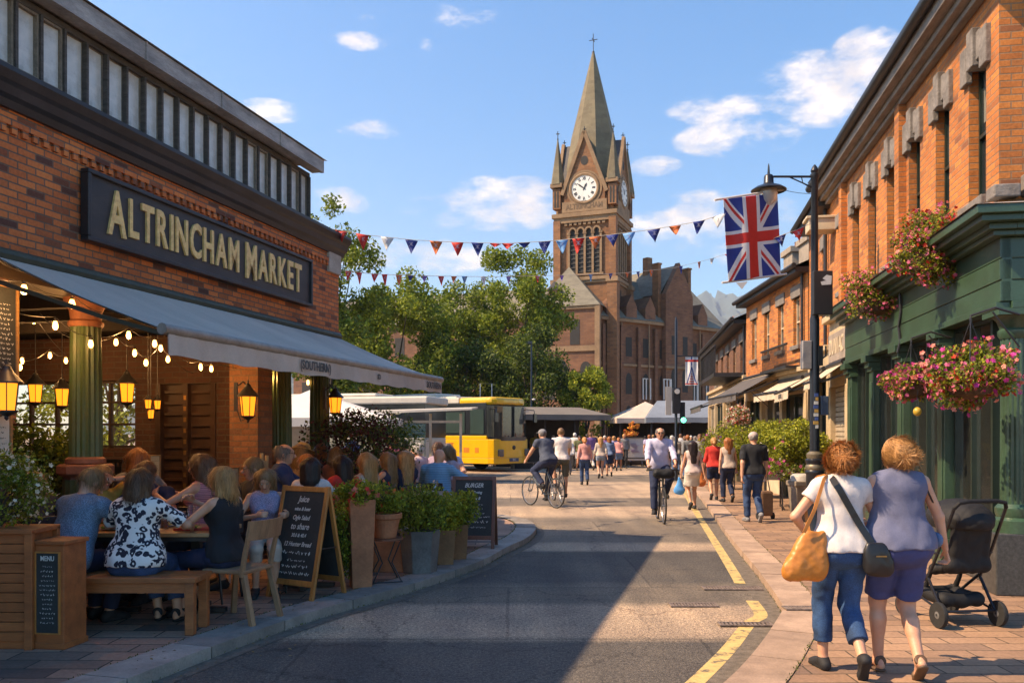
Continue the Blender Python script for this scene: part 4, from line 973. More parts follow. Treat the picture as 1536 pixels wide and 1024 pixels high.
k=3.93/(x2+1.96); mb.v=[((v[0]+1.96)*k-1.96,v[1],v[2]) for v in mb.v]
mb.build('lettering',gold,SG)
# awning
def awning(name,label,s0,s1,zt,zb,y0,y1,val,m,frameM,rot,base,txts=(),seams=6,bar=.05,group=None,sag=.05,barm=None,cat='awning'):
    t=thing(name,label,cat,base,rot,group); mb=MB(); nx,ny=seams*4,8; th=.012
    f=lambda i,j:(s0+(s1-s0)*i/nx, y0+(y1-y0)*j/ny, zt+(zb-zt)*j/ny-sag*math.sin(math.pi*j/ny)*(1-.35*(i%4==0)))
    vs=[f(i,j) for j in range(ny+1) for i in range(nx+1)]; n=len(vs); vs+=[(a,b,c-th) for a,b,c in vs]; fs=[]
    for j in range(ny):
        for i in range(nx):
            q=(j*(nx+1)+i,j*(nx+1)+i+1,(j+1)*(nx+1)+i+1,(j+1)*(nx+1)+i); fs.append(q); fs.append(tuple(n+k for k in reversed(q)))
    mb.add(vs,fs); mb.build('canopy',m,t,True)
    mb=MB(); nv=nx*3; sg=1 if y1<y0 else -1
    vs=[];fs=[]
    for i in range(nv+1):
        x=s0+(s1-s0)*i/nv; w=.012*math.sin(i*1.7)+.008*math.sin(i*.61)
        vs+= [(x,y1-.02*sg,zb+.01),(x,y1-.03*sg-w*sg,zb-val+.008*math.sin(i*.8)),(x,y1-.012*sg,zb+.01),(x,y1-.022*sg-w*sg,zb-val+.008*math.sin(i*.8))]
    for i in range(nv): a=4*i; fs+=[(a,a+1,a+5,a+4),(a+2,a+6,a+7,a+3)]
    mb.add(vs,fs); va=mb.build('valance',m,t,True)
    mb=MB(); mb.tube([(s0-.05,y1,zb+.005),(s1+.05,y1,zb+.005)],bar,12); mb.build('front_bar',barm or frameM,t,True)
    mb=MB(); mb.tube([(s0,y0-.04*sg,zt),(s1,y0-.04*sg,zt)],bar*1.3,10)
    for x in [s0+.03]+[s0+(s1-s0)*k/3 for k in (1,2)]+[s1-.03]:
        mb.bar((x,y0,zt-.22),(x,(y0*.35+y1*.65),(zt*.35+zb*.65)-.12),.035); mb.bar((x,(y0*.35+y1*.65),(zt*.35+zb*.65)-.12),(x,y1+.02*sg,zb-.03),.035)
    mb.build('arm',frameM,t)
    for (xx,tx,sz) in txts:
        vs,fs=textmesh(tx,sz,.002,.002,.9); mb=MB(); mb.add([(v.x*sg+xx,y1-.047*sg-v.z*sg,v.y+zb-val*.55) for v in vs],[tuple(reversed(f)) for f in fs]); mb.build('lettering',mat('faded grey print',(.09,.085,.08),.8,0,.2,9,0),va)
    return t
CANV=mat('grey canvas',(.58,.465,.38),.85,0,.22,1.2,.25,.004,stretch=(1,.4,1),fine=70)
awning('awning','large grey canvas awning pulled out over the outdoor dining tables, with lettered valance','s',0,0,0,0,0,0,CANV,GUN,0,(0,0,0)) if False else None
awning('awning','large grey canvas awning over the dining tables, its valance lettered SOUTHERN',1.15,7.6,3.16,2.46,-.04,-1.75,.20,CANV,mat('awning green arm',(.05,.055,.035),.6,0,.3,6,.1),math.atan2(.968,.2511),LM@Vector((0,0,0)),((3.55,'(SOUTHERN)',.13),(5.2,'SD',.09),(7.2,'SOUTHERN',.13)),7,.045,barm=mat('awning bar',(.32,.28,.24),.5,.2,.3,8,.1))
# cables at the left end of the awning
mb=MB()
for q in range(4):
    b_=lw(-30+6*q,378+3*q,-.05); mb.tube([b_+Vector((i*.09,-.02*math.sin(i)-.03,.04*math.sin(i*1.1+q)-.012*i)) for i in range(7)],.006,5)
o=mb.build('cable',GUN,None,True); o.matrix_world=LM; tag(o,'loose black cables hanging at the left end of the grey awning','cable')
# lanterns
GLOW=emit('lantern glow',(1,.27,.02),1.05,(.45,.16,.03)); BULBM=emit('bulb glow',(1,.50,.14),5,(1,.8,.5)); CORE=emit('lamp flame',(1,.62,.2),9)
def lantern(label,wpos,s=1.0,wall=None,hang=None,light=14,group='lit lanterns'):
    t=thing('lantern',label,'lantern',wpos,0,group); mb=MB()
    mb.lathe([(.075*s,-.135*s),(.100*s,.10*s),(.105*s,.105*s)],6,None,False); mb.build('glass',GLOW,t)
    mb=MB(); mb.ell((0,0,-.01*s),(.022*s,.022*s,.045*s),10,8); mb.build('bulb',CORE,t,True)
    mb=MB(); mb.lathe([(.135*s,.10*s),(.135*s,.115*s),(.11*s,.14*s),(.06*s,.20*s),(.035*s,.235*s),(.035*s,.25*s),(.012*s,.27*s),(.008*s,.31*s)],12)
    mb.lathe([(.09*s,-.135*s),(.09*s,-.15*s),(.04*s,-.175*s),(.015*s,-.19*s),(.02*s,-.205*s),(.004*s,-.225*s)],12)
    for i in range(6):
        a=i*math.pi/3; mb.bar((.078*s*math.cos(a),.078*s*math.sin(a),-.135*s),(.104*s*math.cos(a),.104*s*math.sin(a),.105*s),.009*s)
    if hang: mb.tube([(0,0,.29*s),(0,0,hang)],.006,6)
    if wall is not None:
        w=Vector(wall); mb.tube([Vector((0,0,.22*s)),w*.4+Vector((0,0,.29*s)),w+Vector((0,0,.22*s))],.010,6); mb.tube([Vector((0,0,-.16*s)),w*.6+Vector((0,0,-.2*s)),w+Vector((0,0,-.02*s))],.007,6); mb.box(-.02,.02,-.02,.02,-.08*s,.28*s,Matrix.Translation(w))
    mb.build('frame',GUN,t,True)
    if light:
        l=bpy.data.lights.new('lantern light','POINT'); l.energy=light*1.7; l.color=(1,.50,.18); l.shadow_soft_size=.05; lo=bpy.data.objects.new('lantern_light',l); COL.objects.link(lo); lo.parent=t; lo.location=(0,-.0,-.05*s)
    return t
ly=LM.to_3x3()@Vector((0,1,0))
lantern('lit wall lantern on the brick pier at the far left edge, largest of the lanterns',LM@lw(10,592,-.18),.95,ly*.16,None,10)
lantern('lit black lantern on the tan brick pier beside the menu holders',LM@lw(372,607,-.20),1.0,ly*.17,None,12)
lantern('lit lantern on the last column, half behind the dark red shrub',LM@lw(503,606,-.18),.95,ly*.18,None,9)
lantern('lit hanging lantern just right of the fluted green column',LM@lw(190,587,1.6),1.0,None,.75,12)
lantern('lit hanging lantern left of the fluted green column, nearest to it',LM@lw(93,594,1.9),.85,None,.75,9)
lantern('lit hanging lantern second left of the fluted green column',LM@lw(53,588,1.9),.85,None,.75,9)
for i,(px,py) in enumerate(((222,605),(236,606),(226,620))):
    t=lantern(['small lit lantern of the cluster by the door, left one','small lit lantern of the cluster by the door, right one','small lit lantern of the cluster by the door, lowest one'][i],LM@lw(px,py,1.2),.45,None,.9 if i<2 else 1.0,0)
# festoon bulbs on sagging cables
def festoon(label,pts,yl,ends,s=.03):
    t=thing('festoon_lights',label,'string lights',(0,0,0),0,'festoon strings under the canopy')
    W_=[LM@lw(px,py,yl) for px,py in pts]; e0=LM@lw(*ends[0],yl); e1=LM@lw(*ends[1],yl); cab=[e0]+[w+Vector((0,0,.055)) for w in W_]+[e1]
    c2=[]
    for a,b in zip(cab,cab[1:]):
        for k in range(5): q=a.lerp(b,k/5); q.z-=.05*math.sin(math.pi*k/5); c2.append(q)
    c2.append(cab[-1]); mb=MB(); mb.tube(c2,.004,5); mb.build('cable',GUN,t,True)
    for w in W_[::2]:
        l=bpy.data.lights.new('bulb light','POINT'); l.energy=7.5; l.color=(1,.55,.22); l.shadow_soft_size=.04; lo=bpy.data.objects.new('bulb_light',l); COL.objects.link(lo); lo.parent=t; lo.location=w+Vector((0,0,-.10))
    for w in W_:
        mb=MB(); mb.lathe([(.006,.045),(.014,.04),(.014,.015)],8,Matrix.Translation(w)); so_=mb.build('socket',GUN,t,True)
        mb=MB(); mb.lathe([(.012*s/.03,.018),(.018*s/.03,.008),(s*.86,-.022),(s*.9,-.035),(s*.6,-.058),(.004,-.066)],12,Matrix.Translation(w)); mb.build('bulb',BULBM,so_,True)
festoon('festoon string crossing high at the front left under the canopy',[(36,430),(108,452)],-.35,((-30,400),(170,470)),.032)
festoon('festoon string with four bulbs in front of the green column capital',[(83,484),(136,512),(193,499),(232,512)],.05,((-20,450),(262,490)),.028)
festoon('festoon string of bulbs right of the green column capital',[(135,511),(174,510),(202,526),(219,541)],.9,((30,480),(250,560)),.026) if False else None
festoon('festoon string rising and falling between the green column and the awning corner',[(115,517),(174,510),(202,526),(219,541),(241,519),(252,536)],.8,((60,470),(290,560)),.028)
festoon('festoon string deepest inside the dark hall at left',[(33,538),(30,548),(75,530),(99,538),(51,478)],2.6,((-20,520),(150,520)),.026)
festoon('festoon string behind the awning valance near the door',[(301,547),(317,550),(400,556),(462,571)],.3,((270,535),(490,560)),.026)
# wall menu board + poster on the left pier
MENU=mat('chalkboard',(.018,.022,.021),.8,0,.5,3,.15,.003,col2=(.035,.04,.04)); CHALK=mat('chalk',(.62,.62,.58),.9,0,.2,30,0)
FR=mat('pine frame',(.36,.19,.07),.55,0,.35,6,.25,.003,stretch=(1,1,6))
def board(name,label,cat,M,w,h,fm_,lines,seed,fw=.025,paper=None,title=None,group=None):
    t=thing(name,label,cat,(0,0,0),0,group); t.matrix_world=M; mb=MB(); mb.box(-w/2,w/2,0,.02,0,h); mb.build('panel',paper or MENU,t)
    mb=MB()
    for x0,x1,z0,z1 in ((-w/2-fw,w/2+fw,-fw,0),(-w/2-fw,w/2+fw,h,h+fw),(-w/2-fw,-w/2,0,h),(w/2,w/2+fw,0,h)): mb.box(x0,x1,-.015,.03,z0,z1)
    mb.build('frame',fm_,t,bev=.003); mb=MB(); rd=random.Random(seed); I=Matrix.Identity(4)
    if title: vs,fs=textmesh(title,h*.11,.001,.001,.8,shear=.25); mb.add([(v.x,-.004-v.z,v.y+h*.90) for v in vs],[tuple(reversed(f)) for f in fs])
    for i in range(lines):
        z=h*(.80-.74*i/max(1,lines-1)); k=rd.uniform(.25,.42); scribble(mb,-w*k,w*k,z,h*.022*rd.uniform(.8,1.3),0,rd,I,-.003)
    mb.build('chalk_writing',CHALK if paper is None else MATS['faded grey print'],t); return t
q=LM@Matrix.Translation(lw(2,560,-.03)); board('menu_board','chalkboard menu in a wooden frame hung high on the left brick pier','menu board',q,.30,.74,FR,14,4)
q=LM@Matrix.Translation(lw(-8,712,-.03)); board('menu_poster','white paper menu poster below the lantern at the far left edge','poster',q,.30,.50,FR,9,5,paper=mat('poster paper',(.62,.58,.50),.8,0,.1,6,0))
# railing and bar screens behind the tables
mb=MB(); a=lw(240,690,.9)
RAIL=mat('black railing',(.012,.012,.013),.5,.2,.3,9,.1)
t=thing('railing','black slatted screen in front of the inner door behind the diners','railing',LM@Vector((3.6,.7,PZ)),math.atan2(.968,.2511)+R(90))
for i in range(30): x=-.05+i*.06; mb.box(x,x+.025,-.01,.01,0,1.28)
mb.box(-.07,1.75,-.015,.015,1.24,1.28); mb.box(-.07,1.75,-.015,.015,.1,.14); mb.build('slats',RAIL,t)
mb=MB(); mb.box(-.07,1.75,.02,.03,.1,1.2); mb.build('backing_panel',RAIL,t)
t=thing('bar_counter','dark bar counter inside the hall under the greenery window','counter',LM@Vector((3.6,4.0,PZ)),math.atan2(.968,.2511)+R(90))
mb=MB(); mb.box(-1.7,1.3,-.3,.2,0,1.22); mb.build('front',WOODD,t); mb=MB(); mb.box(-1.75,1.35,-.34,.24,1.22,1.27); mb.build('counter_top',mat('dark top',(.04,.03,.02),.25,0,.3,4,.1),t,bev=.008)
# floor inside: same pavement; menu holders and cutlery on the pier shelf
for i,(px,py,w,h,lb) in enumerate(((232,722,.17,.30,'cream menu card standing on the table before the railing'),(352,742,.15,.34,'blue and cream menu card in a wooden stand behind the diners'))):
    q=LM@Matrix.Translation(lw(px,py,.1 if i else .5)); board('menu_card',lb,'menu card',q,w,h,mat('card wood',(.25,.15,.07),.6,0,.2,8,.1),5,20+i,.012,paper=mat('card cream',(.55,.45,.28),.8,0,.1,6,0))
t=thing('utensil_crate','wooden box of rolled paper menus on the ledge of the tan brick pier','box',LM@lw(395,722,-.28),1.3)
mb=MB(); mb.box(-.11,.11,-.07,.07,0,.14); mb.build('box',FR,t,bev=.004)
for i,(x,h) in enumerate(((-.07,.30),(-.03,.36),(.015,.27),(.06,.33))):
    mb=MB(); mb.lathe([(.024,.1),(.024,h)],10,Matrix.Translation((x,0,0))@Matrix.Rotation(.05*(i-1.5),4,'Y')); mb.build('paper_roll',mat('kraft paper',(.5,.34,.17),.8,0,.2,9,.1),t,True)
mb=MB(); mb.box(-.14,.14,-.09,.25,-.9,-.01); mb.build('stand',WOODD,t)
# ================================================================ right: brick terrace with green shopfront
RX,RY,RC,RS=4.88,8.55,.1671,.9859; RA=math.atan2(RS,RC)
RM=Matrix.Translation((RX,RY,0))@Matrix.Rotation(RA,4,'Z')
def rw(px,py,y):
    k=(px-768)/F; ox=RX-RS*y; oy=RY+RC*y; t=(k*oy-ox)/(RC-k*RS); Y=oy+RS*t; return Vector((t,y,CH-(py-HY)/F*Y))
BR_R=brick('brick orange',(.58,.20,.045),(.42,.13,.03),(.26,.15,.08),.215,.070,.008,.85,.6,(.24,.085,.035),.5,.22)
GRN=mat('shopfront green',(.038,.088,.052),.38,0,.35,2.5,.2,.004,col2=(.026,.052,.028),coat=.15)
GRD=mat('frame near black green',(.012,.025,.018),.35,0,.3,4,.1)
STN=mat('grey window stone',(.20,.175,.155),.85,0,.45,3.5,.6,.012,fine=30)
GRAN=mat('dark granite',(.055,.055,.052),.45,0,.5,30,.1,.003,fine=90)
SLATE=mat('slate roof',(.075,.07,.07),.7,0,.4,3,.4,.01,stretch=(1,1,3))
SASHD=glass('dark shop glass',(.03,.035,.035),.05); SHOPG=glass('shop glass',(.10,.12,.11),.03,alpha=.16); SASHG=glass('sash glass',(.05,.055,.06),.05,alpha=.35); BLIND=mat('blind linen',(.42,.40,.33),.8,0,.2,4,.1)
CREAM=mat('cream render',(.50,.37,.22),.85,0,.3,1.5,.3,.006,fine=30); CREAM2=mat('cream timber',(.55,.44,.30),.6,0,.25,3,.2,.004)
RB=frame('corner_building','orange brick corner building with deep narrow sash windows, stepped stone lintels and green shopfront','building',RX,RY,RC,RS)
WN=[.24+1.13*i for i in range(6)]; LA=8.45; ZT=6.22
def wall_with_openings(mb,x0,x1,z0,z1,ops,y0,y1):
    """ops: (xa,xb,za,zb) sorted by x, not overlapping"""
    x=x0
    for xa,xb,za,zb in ops:
        if xa>x: mb.box(x,xa,y0,y1,z0,z1)
        mb.box(xa,xb,y0,y1,z0,za) if za>z0 else 0; mb.box(xa,xb,y0,y1,zb,z1) if zb<z1 else 0; x=xb
    if x<x1: mb.box(x,x1,y0,y1,z0,z1)
def sash(parent,x,z,w,h,y=-.16,fmt=GRD):
    t=thing('window',None,None); t.parent=parent; t.location=(x,y,z); mb=MB(); f=.035
    mb.box(0,f,0,.06,0,h); mb.box(w-f,w,0,.06,0,h); mb.box(f,w-f,0,.06,0,f); mb.box(f,w-f,0,.06,h-f,h); mb.box(f,w-f,.01,.07,h*.5-.02,h*.5+.02); mb.build('frame',fmt,t)
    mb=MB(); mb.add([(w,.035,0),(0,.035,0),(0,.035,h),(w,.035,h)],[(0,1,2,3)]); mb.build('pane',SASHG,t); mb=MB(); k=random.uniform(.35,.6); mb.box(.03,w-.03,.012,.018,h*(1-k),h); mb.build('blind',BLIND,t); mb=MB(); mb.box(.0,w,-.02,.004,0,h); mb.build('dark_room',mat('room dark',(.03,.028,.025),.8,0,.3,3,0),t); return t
def lintel(mb,x,w,z,dz=0):
    mb.box(x-.13,x+.06,-.02,.055,z-.13,z+.27); mb.box(x+w-.06,x+w+.13,-.02,.055,z-.13,z+.27); mb.box(x+.06,x+w*.5-.09,-.15,.05,z,z+.30); mb.box(x+w*.5+.09,x+w-.06,-.15,.05,z,z+.30); mb.box(x+w*.5-.09,x+w*.5+.09,-.15,.085,z-.05,z+.36)
mb=MB(); wall_with_openings(mb,0,LA,3.2,ZT,[(x+.1,x+.60,4.12,5.62) for x in WN]+[(7.1,7.6,4.3,5.5)],-.30,0)
mb.box(-.0,.30,-8,-.30,3.2,ZT)
for x in (3.22,6.93): mb.box(x,x+.22,0,.10,3.85,ZT)
mb.box(LA-.3,LA,-8,-.3,0,ZT); mb.box(0,LA,-8.3,-8,0,ZT); mb.box(.05,.3,-8,-2.6,0.08,3.2)
mb.box(6.62,6.72,-.05,.02,.08,2.9)
mb.build('wall',BR_R,RB)
mb=MB()
mb.box(7.0,7.7,-.12,.06,4.2,4.3); mb.box(7.0,7.7,-.12,.06,5.5,5.75); mb.build('stone_dressing',STN,RB,bev=.012)
# end-face window stone and sill seen at the frame edge
mb=MB(); mb.box(-.09,.0,-.95,-.25,5.55,6.0); mb.box(-.13,.02,-.55,-.20,4.0,4.22); mb.box(-.12,.10,-.16,.09,3.99,4.12); mb.build('corner_stone',STN,RB,bev=.015)
for x in WN:
    w=sash(RB,x+.1,4.12,.5,1.5); mb=MB(); lintel(mb,0,.5,1.48); mb.v=[(a,b+.16,c) for a,b,c in mb.v]; mb.build('lintel',STN,w,bev=.012); mb=MB(); mb.box(-.1,.60,.04,.25,-.10,0); mb.build('sill',STN,w,bev=.012)
sash(RB,7.1,4.3,.5,1.2)
# eaves: stone band, gutter, roof
mb=MB(); mb.box(-.05,LA,.0,.10,ZT-.05,ZT+.02); mb.box(-.12,LA+.02,-.3,.20,ZT+.02,ZT+.10); mb.box(-.22,LA+.05,-.3,.32,ZT+.10,ZT+.28); mb.box(-.12,-.0,-8,-.3,ZT+.02,ZT+.10); mb.box(-.22,0,-8,-.3,ZT+.10,ZT+.28)
mb.build('cornice',mat('eaves stone',(.22,.185,.16),.75,0,.4,3,.4,.008,stretch=(1,3,3)),RB,bev=.012)
mb=MB(); mb.tube([(-.3,.38,ZT+.30),(LA+.1,.38,ZT+.30)],.075,10); mb.bar((-.25,.34,ZT+.33),(LA+.05,.34,ZT+.33),.02,.12); mb.build('gutter',GUN,RB,True)
mb=MB(); mb.add([(-.25,.36,ZT+.36),(LA,.36,ZT+.36),(LA,-4,ZT+1.9),(-.25,-4,ZT+1.9),(-.25,-8.4,ZT+.3),(LA,-8.4,ZT+.3)],[(0,1,2,3),(3,2,5,4)]); mb.build('roof',SLATE,RB)
# chimney stubs and vent above the eaves
for x,z in ((3.2,ZT+.45),(5.2,ZT+.45)):
    mb=MB(); mb.lathe([(.09,0),(.08,.3),(.1,.32),(.1,.36)],10,Matrix.Translation((x,.05,z-.1))); mb.build('roof_vent',GUN,RB)
mb=MB(); mb.box(0,.42,0,.5,0,.22); mb.box(-.03,.45,0,.55,.22,.27); o=mb.build('corbel_box',CREAM2,RB,bev=.01); o.location=(7.85,.0,5.55)
# shopfront
SXE=6.6
mb=MB()
mb.box(-.30,SXE,0,.10,2.93,3.13); mb.box(-.30,SXE,0,.105,3.14,3.34); mb.box(-.30,SXE,0,.10,3.35,3.55); mb.box(-.30,SXE,-.01,.085,2.93,3.55)
for z0,z1,d in ((2.93,3.13,0),(3.14,3.34,.005),(3.35,3.55,0)): mb.box(-.30-d,0,-3,0,z0,z1)
mb.box(-.285,0,-3,0,2.93,3.55)
mb.build('fascia',GRN,RB,bev=.006)
mb=MB()
for d,z0,z1 in ((.14,3.55,3.60),(.20,3.60,3.66),(.30,3.66,3.72),(.36,3.72,3.80)):
    mb.box(-.30-d+.05,SXE+.05,0,.05+d,z0,z1); mb.box(-.30-d+.05,0,-3,0,z0,z1)
mb.box(-.28,SXE,0,.13,2.86,2.93); mb.box(-.33,0,-3,0,2.86,2.93); mb.build('shop_cornice',GRN,RB,bev=.006)
mb=MB(); mb.add([(-.62,.43,3.805),(SXE+.05,.43,3.805),(SXE+.05,0,3.93),(-.15,0,3.93)],[(0,1,2,3)]); mb.add([(-.62,.43,3.805),(-.15,0,3.93),(-.15,-3,3.93),(-.62,-3,3.805)],[(0,1,2,3)]); mb.build('cornice_flashing',LEAD,RB)
for x,w in ((6.25,.30),(4.75,.26),(3.12,.28),(1.42,.26)):
    mb=MB(); mb.box(x,x+w,-.12,.07,.42,2.62); mb.box(x+.05,x+w-.05,.07,.085,.75,2.45); mb.box(x-.03,x+w+.03,-.12,.12,.08,.42)
    mb.box(x-.03,x+w+.03,-.12,.10,2.62,2.68); mb.box(x-.01,x+w+.01,-.12,.14,2.68,2.76); mb.box(x-.03,x+w+.03,-.12,.19,2.76,2.86); mb.build('pilaster',GRN,RB,bev=.008)
mb=MB(); mb.box(.15,SXE,-.12,-.02,.08,.60); mb.box(-.15,.05,-2.5,-.02,.08,.60); mb.build('stallriser',GRAN,RB,bev=.01)
for x0,x1 in ((.25,1.42),(1.68,3.12),(3.40,4.75),(5.01,6.25)):
    t=thing('shop_window',None,None); t.parent=RB; t.location=(x0,-.08,.60); w=x1-x0; mb=MB(); f=.05
    mb.box(0,f,-.04,.05,0,2.26); mb.box(w-f,w,-.04,.05,0,2.26); mb.box(f,w-f,-.04,.05,0,f); mb.box(f,w-f,-.04,.05,2.26-f,2.26); mb.box(w*.52-.02,w*.52+.02,-.04,.05,f,2.26-f); mb.build('frame',GRD,t)
    mb=MB(); mb.add([(w-f,0,f),(f,0,f),(f,0,2.2),(w-f,0,2.2)],[(0,1,2,3)]); mb.build('pane',SHOPG,t)
t=thing('shop_window',None,None); t.parent=RB; t.location=(-.10,-.45,.60); mb=MB(); mb.box(-.03,.05,-2.0,-1.95,0,2.26); mb.box(-.03,.05,-.05,0,0,2.26); mb.box(-.03,.05,-1.95,-.05,0,.05); mb.build('frame',GRD,t)
mb=MB(); mb.add([(0,-1.95,.05),(0,-.05,.05),(0,-.05,2.2),(0,-1.95,2.2)],[(0,1,2,3)]); mb.build('pane',SHOPG,t)
mb=MB(); mb.box(.3,SXE,-2.6,-2.5,.08,3.0); mb.box(.3,SXE,-2.5,-.2,3.0,3.05); mb.box(.3,SXE,-2.5,-.15,.081,.10); mb.box(SXE,SXE+.05,-2.5,-.1,.1,3.0)
mb.build('shop_interior',mat('shop interior',(.10,.07,.045),.8,0,.6,1.2,.1),RB)
# seen through the glass: shelves with boxes, a table and two chairs, a plant
mb=MB()
for i in range(4):
    for z in (.9,1.4,1.9): mb.box(.5+1.5*i,1.6+1.5*i,-2.45,-2.15,z,z+.03)
mb.build('shelf',WOODD,RB)
cs=[(.5,.12,.06),(.45,.40,.30),(.12,.2,.3),(.55,.45,.12),(.2,.3,.12),(.5,.2,.25)]
CN=['red','cream','blue','yellow','green','pink']
for i in range(12):
    t_=mat('goods %d'%(i%6),cs[i%6],.5,0,.3,8,.1); mb=MB(); x=.55+1.5*(i%4)+.16*((i//4)%6); z=(.93,1.43,1.93)[i%3]
    if i%2: mb.lathe([(.05,0),(.055,.12),(.03,.17),(.03,.21)],10,Matrix.Translation((x,-2.3,z)))
    else: mb.box(x-.05,x+.05,-2.38,-2.22,z,z+.12+.03*(i%5))
    tag(mb.build('jar' if i%2 else 'packet',t_),'%s %s on the %s shelf of the %s bay inside the green shop'%(CN[i%6],'bottle' if i%2 else 'packet',('bottom','middle','top')[i%3],('nearest','second','third','farthest')[i%4]),'goods','goods on the shelves inside the green shop').matrix_world=RM
# corner column on its granite plinth
ct=thing('corner_column',None,None); ct.parent=RB; ct.location=(-.05,-.08,0)
mb=MB(); mb.box(-.26,.12,-.55,.22,.08,.68); mb.build('plinth',GRAN,ct,bev=.012)
mb=MB(); mb.lathe([(.20,.68),(.20,.80),(.16,.83),(.175,.88),(.175,.92),(.14,.96)],24,Matrix.Translation((-.06,-.02,0))); mb.build('base',GRN,ct,True)
mb=MB(); mb.lathe([(.128,.95),(.122,2.60)],80,Matrix.Translation((-.06,-.02,0)),True,0,lambda i,n:1-.09*(i%5==0)-.05*(i%5 in(1,4))); mb.build('shaft',GRN,ct,True)
mb=MB(); mb.lathe([(.128,2.58),(.15,2.62),(.15,2.66),(.13,2.68),(.16,2.76),(.20,2.80)],24,Matrix.Translation((-.06,-.02,0))); mb.box(-.28,.16,-.24,.20,2.80,2.86); mb.build('capital',GRN,ct,True)
# cream shop with shutter between the green shopfront and the next house
mb=MB(); mb.box(SXE+.15,LA-.02,-.25,.02,2.55,3.95); mb.box(SXE+.15,SXE+.35,-.25,.04,.08,2.55); mb.box(LA-.22,LA-.02,-.25,.04,.08,2.55); mb.box(SXE+.1,LA,.02,.16,3.80,3.92); mb.build('shop_surround',CREAM,RB,bev=.01)
mb=MB()
for i in range(26): z=.10+i*.094; mb.box(SXE+.35,LA-.22,-.12,-.06,z,z+.075)
mb.box(SXE+.35,LA-.22,-.14,-.10,.08,2.55); mb.build('roller_shutter',mat('shutter cream',(.48,.38,.27),.5,.1,.25,4,.1),RB)
t=thing('shop_sign','cream shop sign lettered DUNVAC beside the green shopfront','sign',RM@Vector((7.5,.03,3.28)),RA); mb=MB(); mb.box(-.75,.75,0,.04,-.27,.27); mb.build('board',mat('sign taupe',(.30,.24,.19),.7,0,.3,4,.2),t,bev=.008)
vs,fs=textmesh('DUNVAC',.42,.006,.004,.72); mb=MB(); mb.add([(-v.x,.046+v.z,v.y) for v in vs],fs); mb.build('lettering',CREAM2,t)
awning('awning','folded cream awning above the roller shutter under the DUNVAC sign','s' and 1,0,0,0,0,0,0,CREAM2,GUN,0,(0,0,0)) if False else None
AWC=mat('awning cream',(.52,.42,.30),.85,0,.2,2,.2,.004); AWD=mat('awning charcoal',(.085,.075,.07),.85,0,.25,2,.2,.004)
awning('awning','half open cream striped awning above the roller shutter under the DUNVAC sign',6.85,8.3,2.95,2.62,.04,.50,.12,AWC,GUN,RA,RM.translation,(),4,.035,sag=.02)
# second house
def house(name,label,cat,ox,oy,ex,ey,h,wx,wz,ww,wh,mat_,low,lowh,depth=7,eave=.3,lowmats=CREAM,lint=True):
    d=Vector((ex-ox,ey-oy)); L_=d.length; d/=L_; t=frame(name,label,cat,ox,oy,d.x,d.y); mb=MB()
    wall_with_openings(mb,0,L_,lowh,h,[(x,x+ww,wz,wz+wh) for x in wx],-.3,0); mb.box(0,.3,-depth,-.3,lowh,h); mb.box(L_-.3,L_,-depth,-.3,0,h); mb.box(.3,L_-.3,-depth,-depth+.3,0,h); mb.build('wall',mat_,t)
    mb=MB()
    for x in wx:
        w=sash(t,x,wz,ww,wh,-.14,CREAM2 if h<5.6 else GRD); mb=MB(); mb.box(-.12,ww+.12,.04,.18,wh,wh+.28); mb.build('lintel',STN,w,bev=.01); mb=MB(); mb.box(-.08,ww+.08,.04,.21,-.1,0); mb.build('sill',STN,w,bev=.01)
    mb=MB(); mb.box(-.05,L_+.05,-.2,eave,h,h+.12); mb.tube([(-.1,eave+.05,h+.14),(L_+.1,eave+.05,h+.14)],.06,8); mb.tube([(.25,.06,h),(.25,.06,lowh)],.035,8); mb.build('gutter',GUN,t)
    mb=MB(); mb.add([(-.1,eave,h+.14),(L_+.1,eave,h+.14),(L_+.1,-depth/2,h+1.8),(-.1,-depth/2,h+1.8),(-.1,-depth,h),(L_+.1,-depth,h)],[(0,1,2,3),(3,2,5,4)]); mb.add([(-.0,eave-.3,h),(0,-depth/2,h+1.7),(0,-depth,h)],[(0,1,2)]); mb.build('roof',SLATE,t)
    # shop storey: piers, fascia, glazing
    mb=MB(); n=low; bw=L_/n
    for i in range(n+1): x=min(i*bw,L_-.22); mb.box(x,x+.22,-.2,.05,.08,lowh-.6)
    mb.box(0,L_,-.2,.03,lowh-.6,lowh); mb.box(-.02,L_+.02,-.2,.12,lowh-.1,lowh+.01); mb.build('shop_surround',lowmats,t,bev=.008)
    for i in range(n):
        x0=i*bw+.22; x1=min((i+1)*bw,L_-.22) if i==n-1 else (i+1)*bw
        w=thing('shop_window',None,None); w.parent=t; w.location=(x0,-.12,.08); ww_=x1-x0; H_=lowh-.68; mb=MB(); mb.box(0,.06,0,.06,0,H_); mb.box(ww_-.06,ww_,0,.06,0,H_); mb.box(.06,ww_-.06,0,.06,0,.45); mb.box(.06,ww_-.06,0,.06,H_-.06,H_); mb.box(ww_*.55,ww_*.55+.05,0,.06,.45,H_-.06); mb.build('frame',CREAM2 if i%2 else GRD,w)
        mb=MB(); mb.add([(ww_,.02,.45),(0,.02,.45),(0,.02,H_),(ww_,.02,H_)],[(0,1,2,3)]); mb.build('pane',SASHD,w)
    return t,d,L_
e=RM@Vector((8.45,0,0)); f=RM@Vector((11.1,-.05,0))
hB,dB,LB_=house('terrace_house','lower orange brick house with black gutter next beyond the corner building','building',e.x+.02,e.y+.02,f.x,f.y,6.15,(.5,1.6),4.2,.42,1.25,BR_R,2,3.4)
